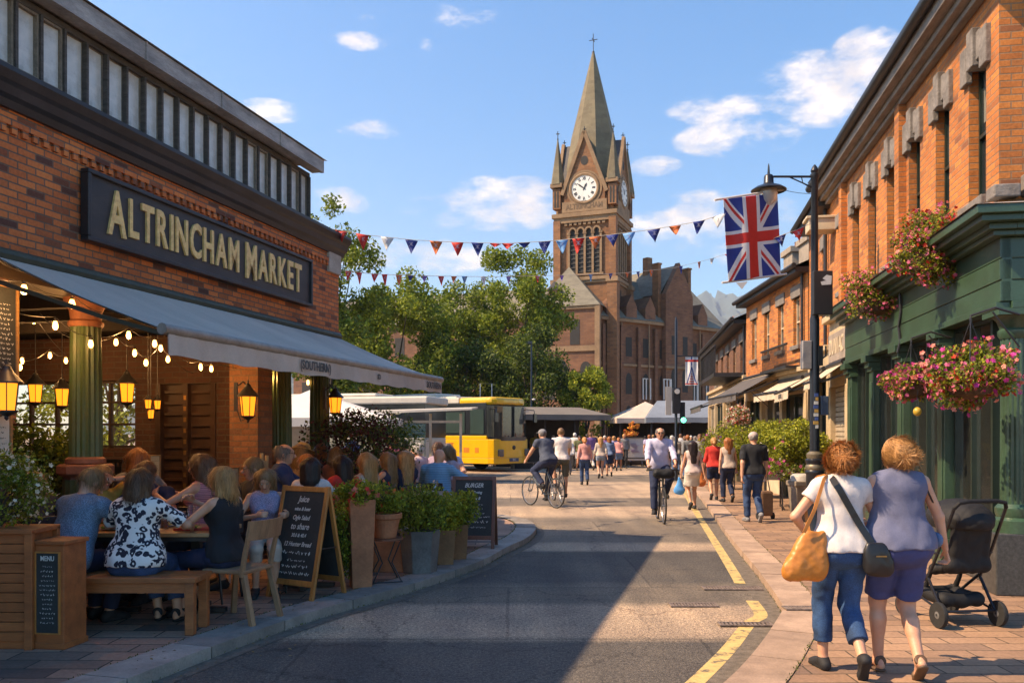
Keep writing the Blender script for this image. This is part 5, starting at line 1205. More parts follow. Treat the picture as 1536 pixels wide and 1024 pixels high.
hC,dC,LC=house('terrace_house','lowest orange brick house with twin stone chimneys behind the flag','building',6.78,19.55,6.92,25.2,5.35,(.6,1.9,3.2,4.5),3.75,.5,1.15,BR_R,3,3.2)
for x in (.9,2.2):
    mb=MB(); mb.box(x,x+.75,-.95,-.30,5.2,6.35); mb.box(x-.06,x+.81,-1.01,-.24,6.27,6.42)
    c_=mb.build('chimney',mat('chimney render',(.30,.25,.20),.85,0,.3,3,.3),hC,bev=.01)
    for q in (.2,.55): mb=MB(); mb.lathe([(.10,6.42),(.08,6.62),(.095,6.64)],10,Matrix.Translation((x+q,-.62,0))); mb.build('chimney_pot',STONE_R,c_)
mb=MB(); 
for i in range(24): mb.bar((.5+i*.09,.35,3.25),(.5+i*.09,.35,3.75),.014)
mb.box(.45,2.7,.33,.37,3.74,3.78); mb.box(.45,2.7,.0,.38,3.18,3.25); mb.build('balcony',GUN,hC)
BRD=brick('brick dark brown',(.20,.085,.045),(.14,.06,.035),(.10,.07,.05),.23,.078,.009,.85,.4,(.08,.04,.03),.4,.25)
hD,dD,LD=house('terrace_house','dark brick house with a railed balcony, farthest on the right side of the street','building',7.05,25.6,8.55,37,4.95,(.8,2.6,4.4,6.2,8.0),3.55,.7,.95,BRD,4,3.4,eave=.4)
mb=MB()
for i in range(50): mb.bar((.3+i*.1,.9,3.5),(.3+i*.1,.9,4.3),.02)
mb.box(.25,5.3,.88,.94,4.3,4.36); mb.box(.25,5.3,0,.95,3.38,3.5); mb.build('balcony',GUN,hD)
def awon(label,ox,oy,ang,s0,s1,zt,zb,dep,m,txt=(),val=.16): return awning('awning',label,s0,s1,zt,zb,.04,dep,val,m,GUN,ang,(ox,oy,0),txt,4,.04,sag=.02,group='shop awnings along the right side')
aB=math.atan2(dB.y,dB.x); aC=math.atan2(dC.y,dC.x); aD=math.atan2(dD.y,dD.x)
awon('cream awning with lettered valance right behind the street lamp',e.x,e.y,aB,.2,2.4,2.95,2.55,.75,AWC,((1.3,'LUTIVARS',.14),),.2)
awon('rolled cream awning over the lowest brick house, between two other awnings',6.78,19.55,aC,.1,2.0,2.95,2.6,.7,AWC)
awon('long charcoal awning with a pale roller over the far end of the lowest brick house',6.78,19.55,aC,2.2,5.6,3.25,2.65,1.1,AWD)
awon('farthest dark awning, under the railed balcony',7.05,25.6,aD,.5,4.5,3.1,2.5,1.3,AWD)
# cable draped on the green fascia
mb=MB(); mb.tube([(3.05,.13,3.62),(3.03,.12,3.3),(3.12,.125,3.1),(3.06,.12,2.9),(3.08,.15,2.75)],.018,6); o=mb.build('cable',GUN,None,True); o.matrix_world=RM; tag(o,'thick black cable hanging down the green fascia under the flower boxes','cable')
# ================================================================ street furniture and flowers on the right
v=RM@rw(1367,574,.50); hanging('hanging basket with coral flowers, the left one of the low pair before the green pilasters',v,.29,11,[PINK,CORAL,CORAL,MAG],RM.to_3x3()@Vector((0,-.42,0)),hang=.46)
v=RM@rw(1456,562,.50); hanging('biggest hanging basket with magenta flowers, right one of the low pair before the shop glass',v,.37,12,[PINK,CORAL,MAG,REDP,CORAL],RM.to_3x3()@Vector((0,-.42,0)),hang=.50,n=7000)
v=RM@rw(1312,445,.30); hanging('flower box of pink blossom on the green cornice, farther of the two',v,.46,13,[PINK,CORAL,CORAL,PINK],(0,0,0),'flower_box','flower box','flower boxes on the cornice',7000,1.0,0)
v=RM@rw(1398,378,.30); hanging('flower box of pink and red blossom spilling over the green cornice, nearer of the two',v,.42,14,[PINK,CORAL,PINK,REDP],(0,0,0),'flower_box','flower box','flower boxes on the cornice',7000,1.25,0)
t=thing('wall_bell','small yellow bell-shaped ornament under the left low hanging basket','ornament',RM@rw(1376,617,.50)); mb=MB(); mb.ell((0,0,0),(.045,.045,.05),14,10); mb.build('bell',mat('yellow plastic',(.50,.32,.04),.4,0,.1,9,0),t,True); mb=MB(); mb.tube([(0,0,.06),(0,0,.25)],.004,5); mb.build('cord',GUN,t)
# street lamp
PB=mat('black post paint',(.016,.020,.028),.35,.1,.3,5,.15,.003)
LPx,LPy=4.61,13.0
t=thing('street_lamp','tall black street lamp with a pendant shade on a side arm on the right pavement','street lamp',(LPx,LPy,PZ)); o_=PZ
mb=MB(); mb.lathe([(.15,0),(.15,.06),(.13,.10),(.125,.95),(.14,.97),(.14,1.0),(.10,1.05),(.13,1.13),(.14,1.17),(.10,1.2)],16); mb.build('base',PB,t,True)
mb=MB(); mb.lathe([(.115,1.0),(.135,1.03),(.135,1.08),(.09,1.14),(.12,1.22),(.12,1.26),(.075,1.30)],16); mb.build('collar',mat('bronze collar',(.22,.18,.12),.45,.5,.3,8,.1),t,True)
mb=MB(); mb.lathe([(.073,1.28),(.07,3.3),(.055,3.4),(.052,5.45),(.065,5.47),(.065,5.52),(.045,5.53),(.06,5.57),(.04,5.62),(.012,5.66)],14); mb.build('post',PB,t,True)
mb=MB(); z=5.48; mb.tube([(0,0,z),(-.62,0,z),(-.68,0,z-.02)],.018,8); mb.tube([(-.04,0,z-.16),(-.40,0,z)],.010,6); mb.tube([(-.0,0,z-.2),(-.18,0,z-.1),(-.2,0,z)],.008,6); mb.tube([(-.1,0,z-.1),(-.05,0,z-.03)],.008,6); mb.build('arm',PB,t,True)
mb=MB(); q=Matrix.Translation((-.70,0,z)); mb.lathe([(.26,-.22),(.265,-.205),(.20,-.16),(.09,-.12),(.075,-.10),(.07,.0),(.06,.02),(.02,.04),(.012,.16),(.004,.2)],20,q,False); mb.build('lamp_shade',PB,t,True)
mb=MB(); mb.lathe([(.13,-.20),(.135,-.26),(.11,-.36),(.05,-.43),(.004,-.45)],18,q); 
m,nt_,b_=_nt('milky globe'); b_.inputs['Base Color'].default_value=(.75,.72,.68,1); b_.inputs['Roughness'].default_value=.15; b_.inputs['Transmission Weight'].default_value=.5; mb.build('globe',m,t,True)
mb=MB(); mb.box(-.07,.22,-.16,-.07,3.36,4.02); mb.build('notice_box',mat('black enamel',(.018,.018,.02),.5,0,.3,3,.1),t,bev=.01)
mb=MB(); mb.prism([(.05,0),(.19,.01),(.20,.14),(.12,.155),(.06,.10),(.11,.07),(.03,.05)],0,.003,Matrix.Translation((0,-.166,3.80))@Matrix.Rotation(R(90),4,'X')@Matrix.Diagonal((1,1,1,1))); mb.build('torn_sticker',mat('torn paper',(.6,.6,.58),.8,0,.2,9,.1),t)
mb=MB(); mb.box(-.20,-.06,-.06,.06,2.55,2.98); mb.build('control_box',mat('grey box',(.30,.28,.27),.5,.1,.2,5,.1),t,bev=.01); mb=MB(); mb.box(.03,.10,-.08,.03,2.6,2.9); mb.tube([(.1,0,2.7),(.17,.0,2.75),(.17,0,2.9)],.012,6); mb.build('bracket',PB,t)
mb=MB(); mb.box(.08,.20,-.05,.05,1.85,2.14); mb.build('meter_box',mat('blue grey box',(.06,.09,.14),.4,.1,.2,5,.1),t,bev=.012)
mb=MB(); rd=random.Random(2); ms=[mat('sticker %d'%i,c,.6,0,.2,9,0) for i,c in enumerate(((.6,.6,.55),(.5,.3,.08),(.05,.1,.3)))]
for i in range(9): mb.mi=i%3; a=-1.6+rd.uniform(-.5,.5); zz=1.65+.06*i; mb.lathe([(.0735,zz),(.0735,zz+.05)],6,Matrix.Rotation(a,4,'Z'),False) if False else mb.box(-.03+rd.uniform(-.02,.02),.03,-.078,-.070,zz,zz+.05)
mb.build('stickers',ms,t)
# wires from the lamp head
mb=MB(); 
def wire(a,b,s=.1,n=10): a=Vector(a);b=Vector(b); mb.tube([a.lerp(b,i/n)-Vector((0,0,s*4*(i/n)*(1-i/n))) for i in range(n+1)],.004,4)
wire((LPx,LPy,5.4),RM@Vector((7.0,.05,5.9)),.05); wire((LPx,LPy,5.3),P(1172,284,12.9),.02); tag(mb.build('cable',GUN),'thin black wires from the street lamp head to the brick wall and the flag rod','cable')
# banner flag
def unionjack(u,v,W_,H_):
    """u across 0..1, v down 0..1 of the cloth as it hangs (cloth is W_ x H_, portrait)"""
    x=(u-.5)*W_; y=(v-.5)*H_
    if abs(x)<.085*W_*1.15 or abs(y)<.05*H_*1.25: return 1
    if abs(x)<.145*W_*1.1 or abs(y)<.085*H_*1.2: return 0
    L_=math.hypot(W_,H_); best=2
    for s in (1,-1):
        d=(x*H_-s*y*W_)/L_; a=abs(d)
        if a<.075*W_: best=0
        off=d*(1 if y<0 else -1)*s
        if 0.0<off<.045*W_: return 1
    return best
def cloth_flag(name,label,cat,TL,TR,BL,BR,fn,ms,nx,ny,wav,rod=True,group=None,seed=0,lower=True):
    t=thing(name,label,cat,(TL+TR)/2,0,group); o=(TL+TR)/2; vs=np.zeros(((ny+1)*(nx+1),3)); k=0
    n=(TR-TL).cross(BL-TL).normalized()
    for j in range(ny+1):
        for i in range(nx+1):
            u=i/nx; v_=j/ny; p_=TL.lerp(TR,u).lerp(BL.lerp(BR,u),v_)-o+n*wav*(math.sin(u*9+v_*2+seed)*.6+math.sin(u*17-v_*3)*.3)*(.25+.75*v_ if not lower else .3+.7*math.sin(math.pi*v_)); vs[k]=p_; k+=1
    fs=[];mi=[]
    for j in range(ny):
        for i in range(nx): a=j*(nx+1)+i; fs.append((a,a+nx+1,a+nx+2,a+1)); mi.append(fn((i+.5)/nx,(j+.5)/ny))
    ob=raw('cloth',vs,np.array(fs),ms,t,True,np.array(mi)); so=ob.modifiers.new('Solidify','SOLIDIFY'); so.thickness=.003; return t,o,ob
def flagmat(name,c): return mat(name,c,.7,0,.12,5,.2,.004)
FW,FRD,FB=flagmat('flag white',(.68,.66,.64)),flagmat('flag red',(.62,.03,.02)),flagmat('flag blue',(.012,.035,.22))
YF=12.75; TL,TR,BL,BR=P(1085,299,YF),P(1166,289,YF+.25),P(1093,422,YF),P(1171,413,YF+.22)
W_,H_=.84,1.27
t,o,ob=cloth_flag('flag','large Union Jack banner hanging between two white rods left of the street lamp','flag',TL,TR,BL,BR,lambda u,v:unionjack(u,v,W_,H_),[FW,FRD,FB],96,144,.035)
mb=MB(); mb.tube([P(1072,300,YF)-o,P(1176,284,YF+.28)-o],.017,8); mb.ell(P(1178,284,YF+.28)-o,(.025,.025,.025),8,6); mb.build('rod',mat('white rod',(.62,.58,.54),.5,.1,.1,9,0),t,True)
mb=MB(); mb.tube([P(1083,424,YF)-o,P(1180,411,YF+.24)-o],.017,8); mb.build('rod',MATS['white rod'],t,True)
mb=MB(); mb.add([P(1104,424,YF)-o,P(1122,422,YF)-o,P(1113,434,YF)-o],[(0,1,2)]); mb.build('tassel',MATS['white rod'],t)
# second small banner on the far pole, with a plain triangle emblem
def emb(u,v):
    if .10<v<.17: return 1
    if v<.30 and abs(u-.5)<.04: return 2
    h_=(v-.30)/.62; 
    if 0<h_<1:
        e=abs(u-.5)-.40*h_
        if -.085<e<0 : return 2
        if e<-.16 and h_>.35 and int(v*24)%2==0: return 1
    if .93<v<.96: return 1
    return 0
YB_=30; t,o,ob=cloth_flag('flag','small white banner with a blue triangle emblem on the dark traffic light pole','flag',P(1028,535,YB_),P(1047,535,YB_),P(1028,578,YB_),P(1047,578,YB_),emb,[FW,FRD,FB],40,80,.03)
mb=MB(); mb.tube([P(1014,534,YB_)-o,P(1049,534,YB_)-o],.025,6); mb.build('rod',GUN,t)
# bunting
LBL=flagmat('flag light blue',(.12,.32,.62)); ORG=flagmat('flag orange',(.70,.16,.04)); PPL=flagmat('flag violet',(.22,.12,.42))
def bunting(label,pts,fl,size,seed):
    """pts: list of (px,py,Y) along the cord; fl: list of (px,material,fold)"""
    W3=[P(*q) for q in pts]; t=thing('bunting',label,'bunting',W3[0],0,'bunting strings across the street'); o=W3[0]; rd=random.Random(seed)
    C_=[]
    for i in range(len(W3)-1):
        for k in range(6): C_.append(W3[i].lerp(W3[i+1],k/6))
    C_.append(W3[-1]); S=[C_[0]]+[(C_[i-1]+C_[i]*2+C_[i+1])/4 for i in range(1,len(C_)-1)]+[C_[-1]]
    mb=MB(); mb.tube([c-o for c in S],.0045,4); mb.build('cord',mat('cord pale',(.45,.40,.33),.8,0,.1,9,0),t)
    for (px,m,sc) in fl:
        b=min(range(len(S)),key=lambda i:abs((S[i].x/S[i].y*F+768)-px)); 
        k=S[b]; b2=S[min(b+1,len(S)-1)] if b<len(S)-1 else S[b-1]; 
        tx=(S[min(b+1,len(S)-1)]-S[max(b-1,0)]).normalized(); X=(px-768)/F*k.y; k=k+tx*((X-k.x)/max(tx.x,.2))
        w=size*.5; h=size*1.12*sc; sw=rd.uniform(-.25,.25); nrm_=Vector((0,-1,0)); vs=[];N_=6
        for j in range(N_+1):
            f_=j/N_; c=k-o-Vector((0,0,h*f_))+Vector((sw*h*f_*.4,math.sin(f_*2.5+px)*.03*size*4,0)); ww=w*(1-f_)+.002
            bl=Vector((0,math.sin(f_*3+px*.7)*.05*size*3,0)); vs+=[c-tx*ww+bl,c,c+tx*ww-bl]
        mb=MB(); mb.add(vs,[q for j in range(N_) for q in ((3*j,3*j+3,3*j+4,3*j+1),(3*j+1,3*j+4,3*j+5,3*j+2))]); pn=mb.build('pennant',m,t,True)
        so_=pn.modifiers.new('Solidify','SOLIDIFY'); so_.thickness=.002
        if sc>.7 and size>.15:
            e=k-o+Vector((sw*h*.1,-.02,-h*.32)); mb=MB(); q=size*.16; lm=FW if m is not FW else FB
            for a,b_ in (((-q,-q),(q,q)),((-q,q),(q,-q)),((0,q),(0,-q))): mb.bar(e+Vector((a[0],0,a[1])),e+Vector((b_[0],0,b_[1])),.008*size*5,.004)
            mb.build('emblem',mat('emblem print',(.42,.42,.55),.8,0,.1,9,0) ,pn)
    return t
bunting('nearest bunting string of red and blue pennants from the market corner to the flag rod',[(470,336,13.2),(490,342,13.2),(545,352,13.2),(620,360,13.2),(700,364,13.2),(760,365,13.1),(820,362,13.1),(900,354,13),(980,344,13),(1050,332,12.9),(1082,322,12.8)],
 [(483,FB,.9),(512,FRD,.85),(544,FRD,1.15),(581,FW,1.0),(617,FB,1.05),(654,ORG,1.0),(686,FRD,1.0),(716,FB,.95),(743,FRD,.3),(762,FRD,.45),(786,FB,.4),(817,FB,.9),(843,LBL,1.0),(868,FRD,1.15),(893,ORG,.9),(919,FB,.9),(944,LBL,1.0),(981,FB,.95),(1013,ORG,.65),(1048,FB,.85),(1078,FW,.9)],.19,1)
bunting('short end of bunting with one blue and one red pennant beside the street lamp',[(1160,358,12.95),(1172,353,12.95),(1197,344,13),(1219,334,13)],[(1171,FB,.85),(1197,FRD,.95)],.19,2)
bunting('farther fainter bunting string with small pennants in front of the tree tops and clock tower',[(506,405,13.6),(560,411,14.5),(650,414,16),(740,415,17.5),(840,413,19.5),(930,410,21.5),(1010,402,23.5),(1060,390,24.6),(1119,372,25.4)],
 [(523,FRD,.8),(540,FRD,1),(562,FRD,.8),(577,FRD,1),(597,ORG,1),(617,FB,.6),(637,PPL,.7),(662,FRD,1),(681,ORG,.7),(697,LBL,.8),(725,FW,1.1),(763,PPL,.9),(806,FRD,.8),(843,PPL,.7),(886,LBL,.9),(916,FB,.8),(940,ORG,.7),(957,FB,1),(978,ORG,.9),(1022,FB,1.1),(1048,ORG,1.0),(1068,FW,.9),(1090,FRD,.5)],.17,3)
bunting('high faint bunting cord near the flag foot with a tiny red pennant',[(1092,478,26),(1110,470,25.8),(1130,459,25.5)],[(1097,FRD,.5)],.15,4)
# planters and hedge on the right pavement
STC=mat('cast stone bin',(.23,.18,.13),.9,0,.35,5,.4,.006,fine=60)
g0=G(1203,781,PZ); t=thing('litter_bin','square tan cast stone litter bin left of the street lamp base','litter bin',g0,.1)
mb=MB(); mb.lathe([(.21,0),(.21,.05),(.27,.62),(.30,.64),(.30,.72),(.24,.73),(.24,.60)],4,None,True,R(45)); mb.build('body',STC,t,bev=.012)
mb=MB(); mb.lathe([(.20,.60),(.20,.80),(.17,.84),(.14,.85)],14); mb.build('liner',mat('pale liner',(.40,.36,.31),.6,0,.2,6,.1),t,True)
def stand(label,base,w,h,d,rz):
    t=thing('planter_stand',label,'planter stand',base,rz,'black framed planter stands under the hedge'); mb=MB()
    for x in (-w/2,w/2):
        for y in (-d/2,d/2): mb.bar((x,y,0),(x,y,h),.03)
    for y in (-d/2,d/2): mb.bar((-w/2,y,.08),(w/2,y,h-.05),.018); mb.bar((w/2,y,.08),(-w/2,y,h-.05),.018); mb.bar((-w/2,y,.06),(w/2,y,.06),.02)
    mb.build('frame',GUN,t); mb=MB(); mb.box(-w/2-.03,w/2+.03,-d/2-.03,d/2+.03,h,h+.16); mb.build('trough',mat('trough grey wood',(.10,.08,.065),.8,0,.4,6,.3,stretch=(.3,1,3)),t,bev=.006); return t
for i,(px,py,w) in enumerate(((1160,762,.95),(1130,745,.9),(1108,733,.9))):
    b=G(px,py,PZ); stand(['nearest planter stand, by the litter bin','middle planter stand under the hedge','farthest planter stand under the hedge'][i],b,w,.62,.32,R(75+3*i))
hd_=[(1192,664,16.9,.55,.42,2600),(1160,664,18.5,.6,.5,3400),(1122,672,21,.6,.5,2600),(1095,672,24,.7,.55,2400)]
lb=['bright yellow-green clipped shrub nearest the street lamp','broad yellow-green shrub behind the man in the black t-shirt','green shrub with a few purple flowers above the woman in red','farthest olive shrub with purple flowers on the right pavement']
for i,(px,py,Y,rx,rz,n) in enumerate(hd_):
    c=P(px,py,Y); bush('shrub',lb[i],'shrub',c,(rx,.55,rz),n*4,.060,[LGY,LG2,LGY,LOL],40+i,34,.34,[PURP,MAG] if i>1 else [PINK,WHT],140 if i>1 else 40,.06,group='shrubs in troughs on the right pavement')
c=P(1180,703,16.6); bush('flower_trough','low mixed flowers pink and white under the yellow-green shrub','flowers',c,(.55,.3,.16),1500,.05,[LG1,LG2],61,20,.5,[PINK,WHT,MAG],110,.05)
c=P(1107,625,20); hanging('terracotta coloured hanging basket with white flowers far down the right side',c,.26,62,[WHT,CORAL],(.7,0,0),n=1800,hang=.5)
# ================================================================ town hall with clock tower
BT=brick('tower brick',(.28,.125,.052),(.19,.082,.036),(.20,.14,.09),.5,.17,.012,.85,.5,(.17,.08,.045),.4,.12)
SPIRE=brick('spire slate',(.175,.145,.085),(.13,.105,.062),(.15,.13,.08),.5,.30,.012,.75,.5,(.15,.13,.08),.3,.10)
TST=mat('tower stone',(.27,.17,.095),.85,0,.35,1.2,.4,.02,fine=12)
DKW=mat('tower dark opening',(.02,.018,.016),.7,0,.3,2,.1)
LOUV=mat('louvre slate',(.085,.075,.065),.7,0,.4,2,.3)
TA=R(-21.8)   # the clock face looks a little to the left
c0=P(890,650,72); T=thing('clock_tower_hall','tall brick town hall clock tower with grey-gold spire and its long gabled wing','building',(c0.x,c0.y,0),TA)
s=2.36; S72=F/70
Z=lambda py: CH+(HY-py)/S72
mb=MB(); mb.box(-s,s,-s,s,0,Z(330)); mb.box(-s,s,-s,s,Z(330),Z(328))
for sx in (-1,1):
    for sy in (-1,1):
        mb.box(sx*s-.42,sx*s+.42,sy*s-.42,sy*s+.42,0,Z(420)); mb.box(sx*s-.30,sx*s+.30,sy*s-.30,sy*s+.30,Z(420),Z(330))
        mb.box(sx*s-.34,sx*s+.34,sy*s-.34,sy*s+.34,Z(312),Z(282))
mb.box(-s+.02,s-.02,-s+.02,s-.02,Z(328),Z(276)); 
# clock gables
for k in range(4):
    M=Matrix.Rotation(k*math.pi/2,4,'Z'); g0,g1=Z(290),Z(207)
    mb.add([(-1.72,-s-.22,g0-1.6),(1.72,-s-.22,g0-1.6),(1.72,-s-.22,g0),(0,-s-.22,g1),(-1.72,-s-.22,g0),(-1.72,-s+.6,g0-1.6),(1.72,-s+.6,g0-1.6),(1.72,-s+.6,g0),(0,-s+1.6,g1),(-1.72,-s+.6,g0)],[(0,1,2,3,4),(0,5,6,1),(1,6,7,2),(2,7,8,3),(3,8,9,4),(4,9,5,0)],M)
mb.build('tower_wall',BT,T)
mb=MB()
for z0,z1,p in ((Z(334),Z(326),.26),(Z(326),Z(320),.40),(Z(421),Z(416),.22),(Z(425),Z(421),.12),(Z(500),Z(496),.2)):
    mb.box(-s-p,s+p,-s-p,s+p,z0,z1)
for sx in (-1,1):
    for sy in (-1,1): mb.box(sx*s-.5,sx*s+.5,sy*s-.5,sy*s+.5,Z(280),Z(274)); mb.box(sx*s-.5,sx*s+.5,sy*s-.5,sy*s+.5,Z(426),Z(419))
for k in range(4):
    M=Matrix.Rotation(k*math.pi/2,4,'Z')
    mb.box(-1.9,1.9,-s-.30,-s,Z(319),Z(303),M)
    for sg in (-1,1): mb.bar(M@Vector((sg*1.9,-s-.26,Z(292))),M@Vector((0,-s-.26,Z(200))),.26,.30)
    # belfry columns and arches
    for i in range(5): x=-1.36+.68*i; mb.box(x-.09,x+.09,-s-.16,-s-.02,Z(412),Z(352),M); mb.box(x-.15,x+.15,-s-.2,-s,Z(352),Z(349),M)
    for i in range(4):
        xc=-1.02+.68*i; zc=Z(350)
        for j in range(8):
            a0=math.pi*j/8; a1=math.pi*(j+1)/8; mb.bar(M@Vector((xc+.31*math.cos(a0),-s-.12,zc+.42*math.sin(a0))),M@Vector((xc+.31*math.cos(a1),-s-.12,zc+.42*math.sin(a1))),.2,.14)
    for i in range(9): mb.box(-1.6+.4*i-.12,-1.6+.4*i+.12,-s-.2,-s,Z(338),Z(333),M)
    mb.box(-1.6,1.6,-s-.22,-s,Z(414),Z(411),M)
mb.build('stonework',TST,T)
mb=MB()
for k in range(4):
    M=Matrix.Rotation(k*math.pi/2,4,'Z')
    for i in range(4):
        xc=-1.02+.68*i; pts=[(xc-.25,Z(410)),(xc+.25,Z(410)),(xc+.25,Z(350))]+[(xc+.25*math.cos(a),Z(350)+.38*math.sin(a)) for a in (.5,1.0,1.57,2.1,2.6)]+[(xc-.25,Z(350))]
        mb.add([M@Vector((x,-s-.012,z)) for x,z in pts],[tuple(range(len(pts)))])
    for px in (-1,1):
        for q in (-.12,.12): mb.box(px*s+q-.07,px*s+q+.07,-s-.352,-s-.34,Z(310),Z(286),M)
    mb.add([M@Vector((.32*math.cos(a),-s-.24,Z(243)+.38*math.sin(a))) for a in [i*math.pi/6 for i in range(12)]],[tuple(range(12))])
    mb.box(-.12,.12,-s-.02,-s-.01,Z(448),Z(432),M)
build_each(mb,'opening',DKW,T)
mb=MB()
for k in range(4):
    M=Matrix.Rotation(k*math.pi/2,4,'Z')
    for i in range(4):
        for j in range(9): xc=-1.02+.68*i; z=Z(408)+j*.36; mb.bar(M@Vector((xc-.25,-s-.05,z)),M@Vector((xc+.25,-s-.05,z)),.07,.05)
mb.build('louvre',LOUV,T)
# clocks
WF=mat('clock white',(.74,.72,.66),.4,0,.12,3,.05); CB=mat('clock black',(.02,.02,.02),.4,0,.1,9,0)
for k in (0,1):
    M=Matrix.Rotation(k*math.pi/2,4,'Z')@Matrix.Translation((0,-s-.22,Z(285)))@Matrix.Rotation(R(90),4,'X')
    c=thing('clock',None,None); c.parent=T; c.matrix_local=M; mb=MB(); mb.lathe([(0.001,.08),(1.06,.08),(1.06,0)],40,None,False); mb.build('dial',WF,c)
    mb=MB(); mb.lathe([(1.06,0),(1.06,.13),(1.20,.16),(1.30,.10),(1.30,0)],40,None,False); mb.lathe([(1.34,0),(1.34,.06),(1.5,.06),(1.5,0)],40,None,False); mb.build('bezel',TST,c,True)
    mb=MB()
    for i,tx in enumerate(['XII','I','II','III','IIII','V','VI','VII','VIII','IX','X','XI']):
        a=R(90-30*i); vs,fs=textmesh(tx,.34,.004,.014,.62); Mt=Matrix.Rotation(a-R(90),4,'Z'); mb.add([Mt@Vector((v.x,v.y+.80,.088+v.z)) for v in vs],fs)
    mb.build('numerals',CB,c); mb=MB()
    def hand(a,l,w): 
        d=Vector((math.sin(R(a)),math.cos(R(a)),0)); n_=Vector((d.y,-d.x,0)); mb.add([-d*.18+n_*w*.4+Vector((0,0,.105)),-d*.18-n_*w*.4+Vector((0,0,.105)),d*l*.6-n_*w+Vector((0,0,.105)),d*l+Vector((0,0,.105)),d*l*.6+n_*w+Vector((0,0,.105))],[(0,4,3,2,1)])
    hand(28,.50,.085); hand(307,.78,.06); mb.lathe([(.09,.10),(.09,.12)],12); mb.build('hands',CB,c)
# spire: eight-sided, with small corner spirelets
mb=MB(); mb.lathe([(2.55,Z(277)),(1.86,Z(196)),(1.42,Z(163)),(.18,Z(69)),(.10,Z(63))],8,None,True,R(22.5))
mb.build('spire',SPIRE,T)
mb=MB()
for sx in (-1,1):
    for sy in (-1,1):
        mb.lathe([(.62,0),(.60,.1),(.33,1.9),(.05,3.75),(.03,3.9)],6,Matrix.Translation((sx*s,sy*s,Z(275))),True)
mb.build('spirelet',SPIRE,T)
mb=MB()
for k in range(4):
    M=Matrix.Rotation(k*math.pi/2,4,'Z'); mb.add([M@Vector(q) for q in ((-1.85,-s-.1,Z(290)),(0,-s-.2,Z(203)),(0,0,Z(200)),(-1.2,-.6,Z(270)))],[(0,1,2,3)]); mb.add([M@Vector(q) for q in ((1.85,-s-.1,Z(290)),(0,-s-.2,Z(203)),(0,0,Z(200)),(1.2,-.6,Z(270)))],[(0,3,2,1)])
mb.build('gable_roof',SLATE,T)
mb=MB()
def cross(x,y,z,h): mb.bar((x,y,z),(x,y,z+h),.05); mb.bar((x-h*.22,y,z+h*.68),(x+h*.22,y,z+h*.68),.05); mb.bar((x,y-h*.22,z+h*.68),(x,y+h*.22,z+h*.68),.05); mb.ell((x,y,z+.05*h),(.09*h**.5,.09*h**.5,.09*h**.5),8,6)
cross(0,0,Z(64),1.65)
for sx in (-1,1):
    for sy in (-1,1): cross(sx*s,sy*s,Z(275)+3.8,.7)
for k in range(4): q=Matrix.Rotation(k*math.pi/2,4,'Z')@Vector((0,-s-.2,Z(205))); cross(q.x,q.y,q.z,.7)
mb.build('finial',GUN,T)
vs,fs=textmesh('ALTRINCHAM',.62,.01,.012,.8); mb=MB(); mb.add([(v.x,-s-.31-v.z,v.y+Z(311)) for v in vs],[tuple(reversed(f)) for f in fs]); mb.build('lettering',mat('carved text',(.17,.11,.065),.8,0,.2,9,0),T)
# hall body: left gabled front part
def arch(mb,x,z,w,h,y,n=8,M=None,pt=1.0):
    pts=[(x-w/2,z),(x+w/2,z),(x+w/2,z+h)]+[(x+w/2*math.cos(math.pi*i/n),z+h+w*.62*pt*math.sin(math.pi*i/n)) for i in range(1,n)]+[(x-w/2,z+h)]
    mb.add([(px,y,pz) for px,pz in pts],[tuple(range(len(pts)))],M)
BW=brick('hall brick',(.21,.092,.046),(.15,.066,.036),(.15,.10,.07),.45,.15,.012,.85,.5,(.12,.055,.035),.4,.12)
mb=MB(); xa,xb=-3.6,1.6; ya=-4.2; ze=Z(462)
mb.box(xa,xb,ya,2,0,ze); mb.add([(xa,ya,ze),(xb,ya,ze),((xa+xb)/2-.2,ya,Z(403)),(xa,-1.5,ze),(xb,-1.5,ze),((xa+xb)/2-.2,-1.5,Z(403))],[(0,1,2),(3,5,4)]) if False else None
mb.box(-30,xa,-.5,6,0,Z(470)); mb.build('hall_wall',BW,T)
mb=MB(); xm=-1.3
mb.add([(xa-.25,ya-.25,ze-.1),(xb+.25,ya-.25,ze-.1),(xm,ya+1.6,Z(400)),(xm,2,Z(400)),(xa-.25,2,ze-.1),(xb+.25,2,ze-.1)],[(0,1,2),(1,5,3,2),(0,2,3,4)])
mb.add([(-30,-.8,Z(470)),(xa,-.8,Z(470)),(xa,3,Z(411)),(-30,3,Z(411)),(-30,6.5,Z(470)),(xa,6.5,Z(470))],[(0,1,2,3),(3,2,5,4)])
mb.build('hall_roof',SLATE if False else mat('hall slate',(.17,.15,.11),.75,0,.35,1.5,.4,.02,stretch=(1,1,3),fine=10),T)
mb=MB(); mb.box(-2.6,-1.6,-4.0,-2.0,Z(462),Z(438)); mb.build('dormer',BT,T); mb=MB(); mb.add([(-2.75,-4.1,Z(438)),(-1.45,-4.1,Z(438)),(-2.1,-4.1,Z(425)),(-2.1,-1,Z(425)),(-2.75,-2,Z(438)),(-1.45,-2,Z(438))],[(0,1,2),(1,5,3,2),(0,2,3,4)]); mb.build('dormer_roof',SLATE,T); mb=MB(); mb.box(-2.35,-1.85,-4.012,-4.0,Z(458),Z(441)); arch(mb,-2.1,0,.01,.01,-4.02); 
mb.box(-3.0,-2.2,ya-.02,ya-.01,Z(520),Z(484)); mb.box(-.7,.1,ya-.02,ya-.01,Z(520),Z(484)); arch(mb,-1.9,Z(600),2.2,Z(562)-Z(600),ya-.015); arch(mb,.6,Z(590),.9,1.9,ya-.015)
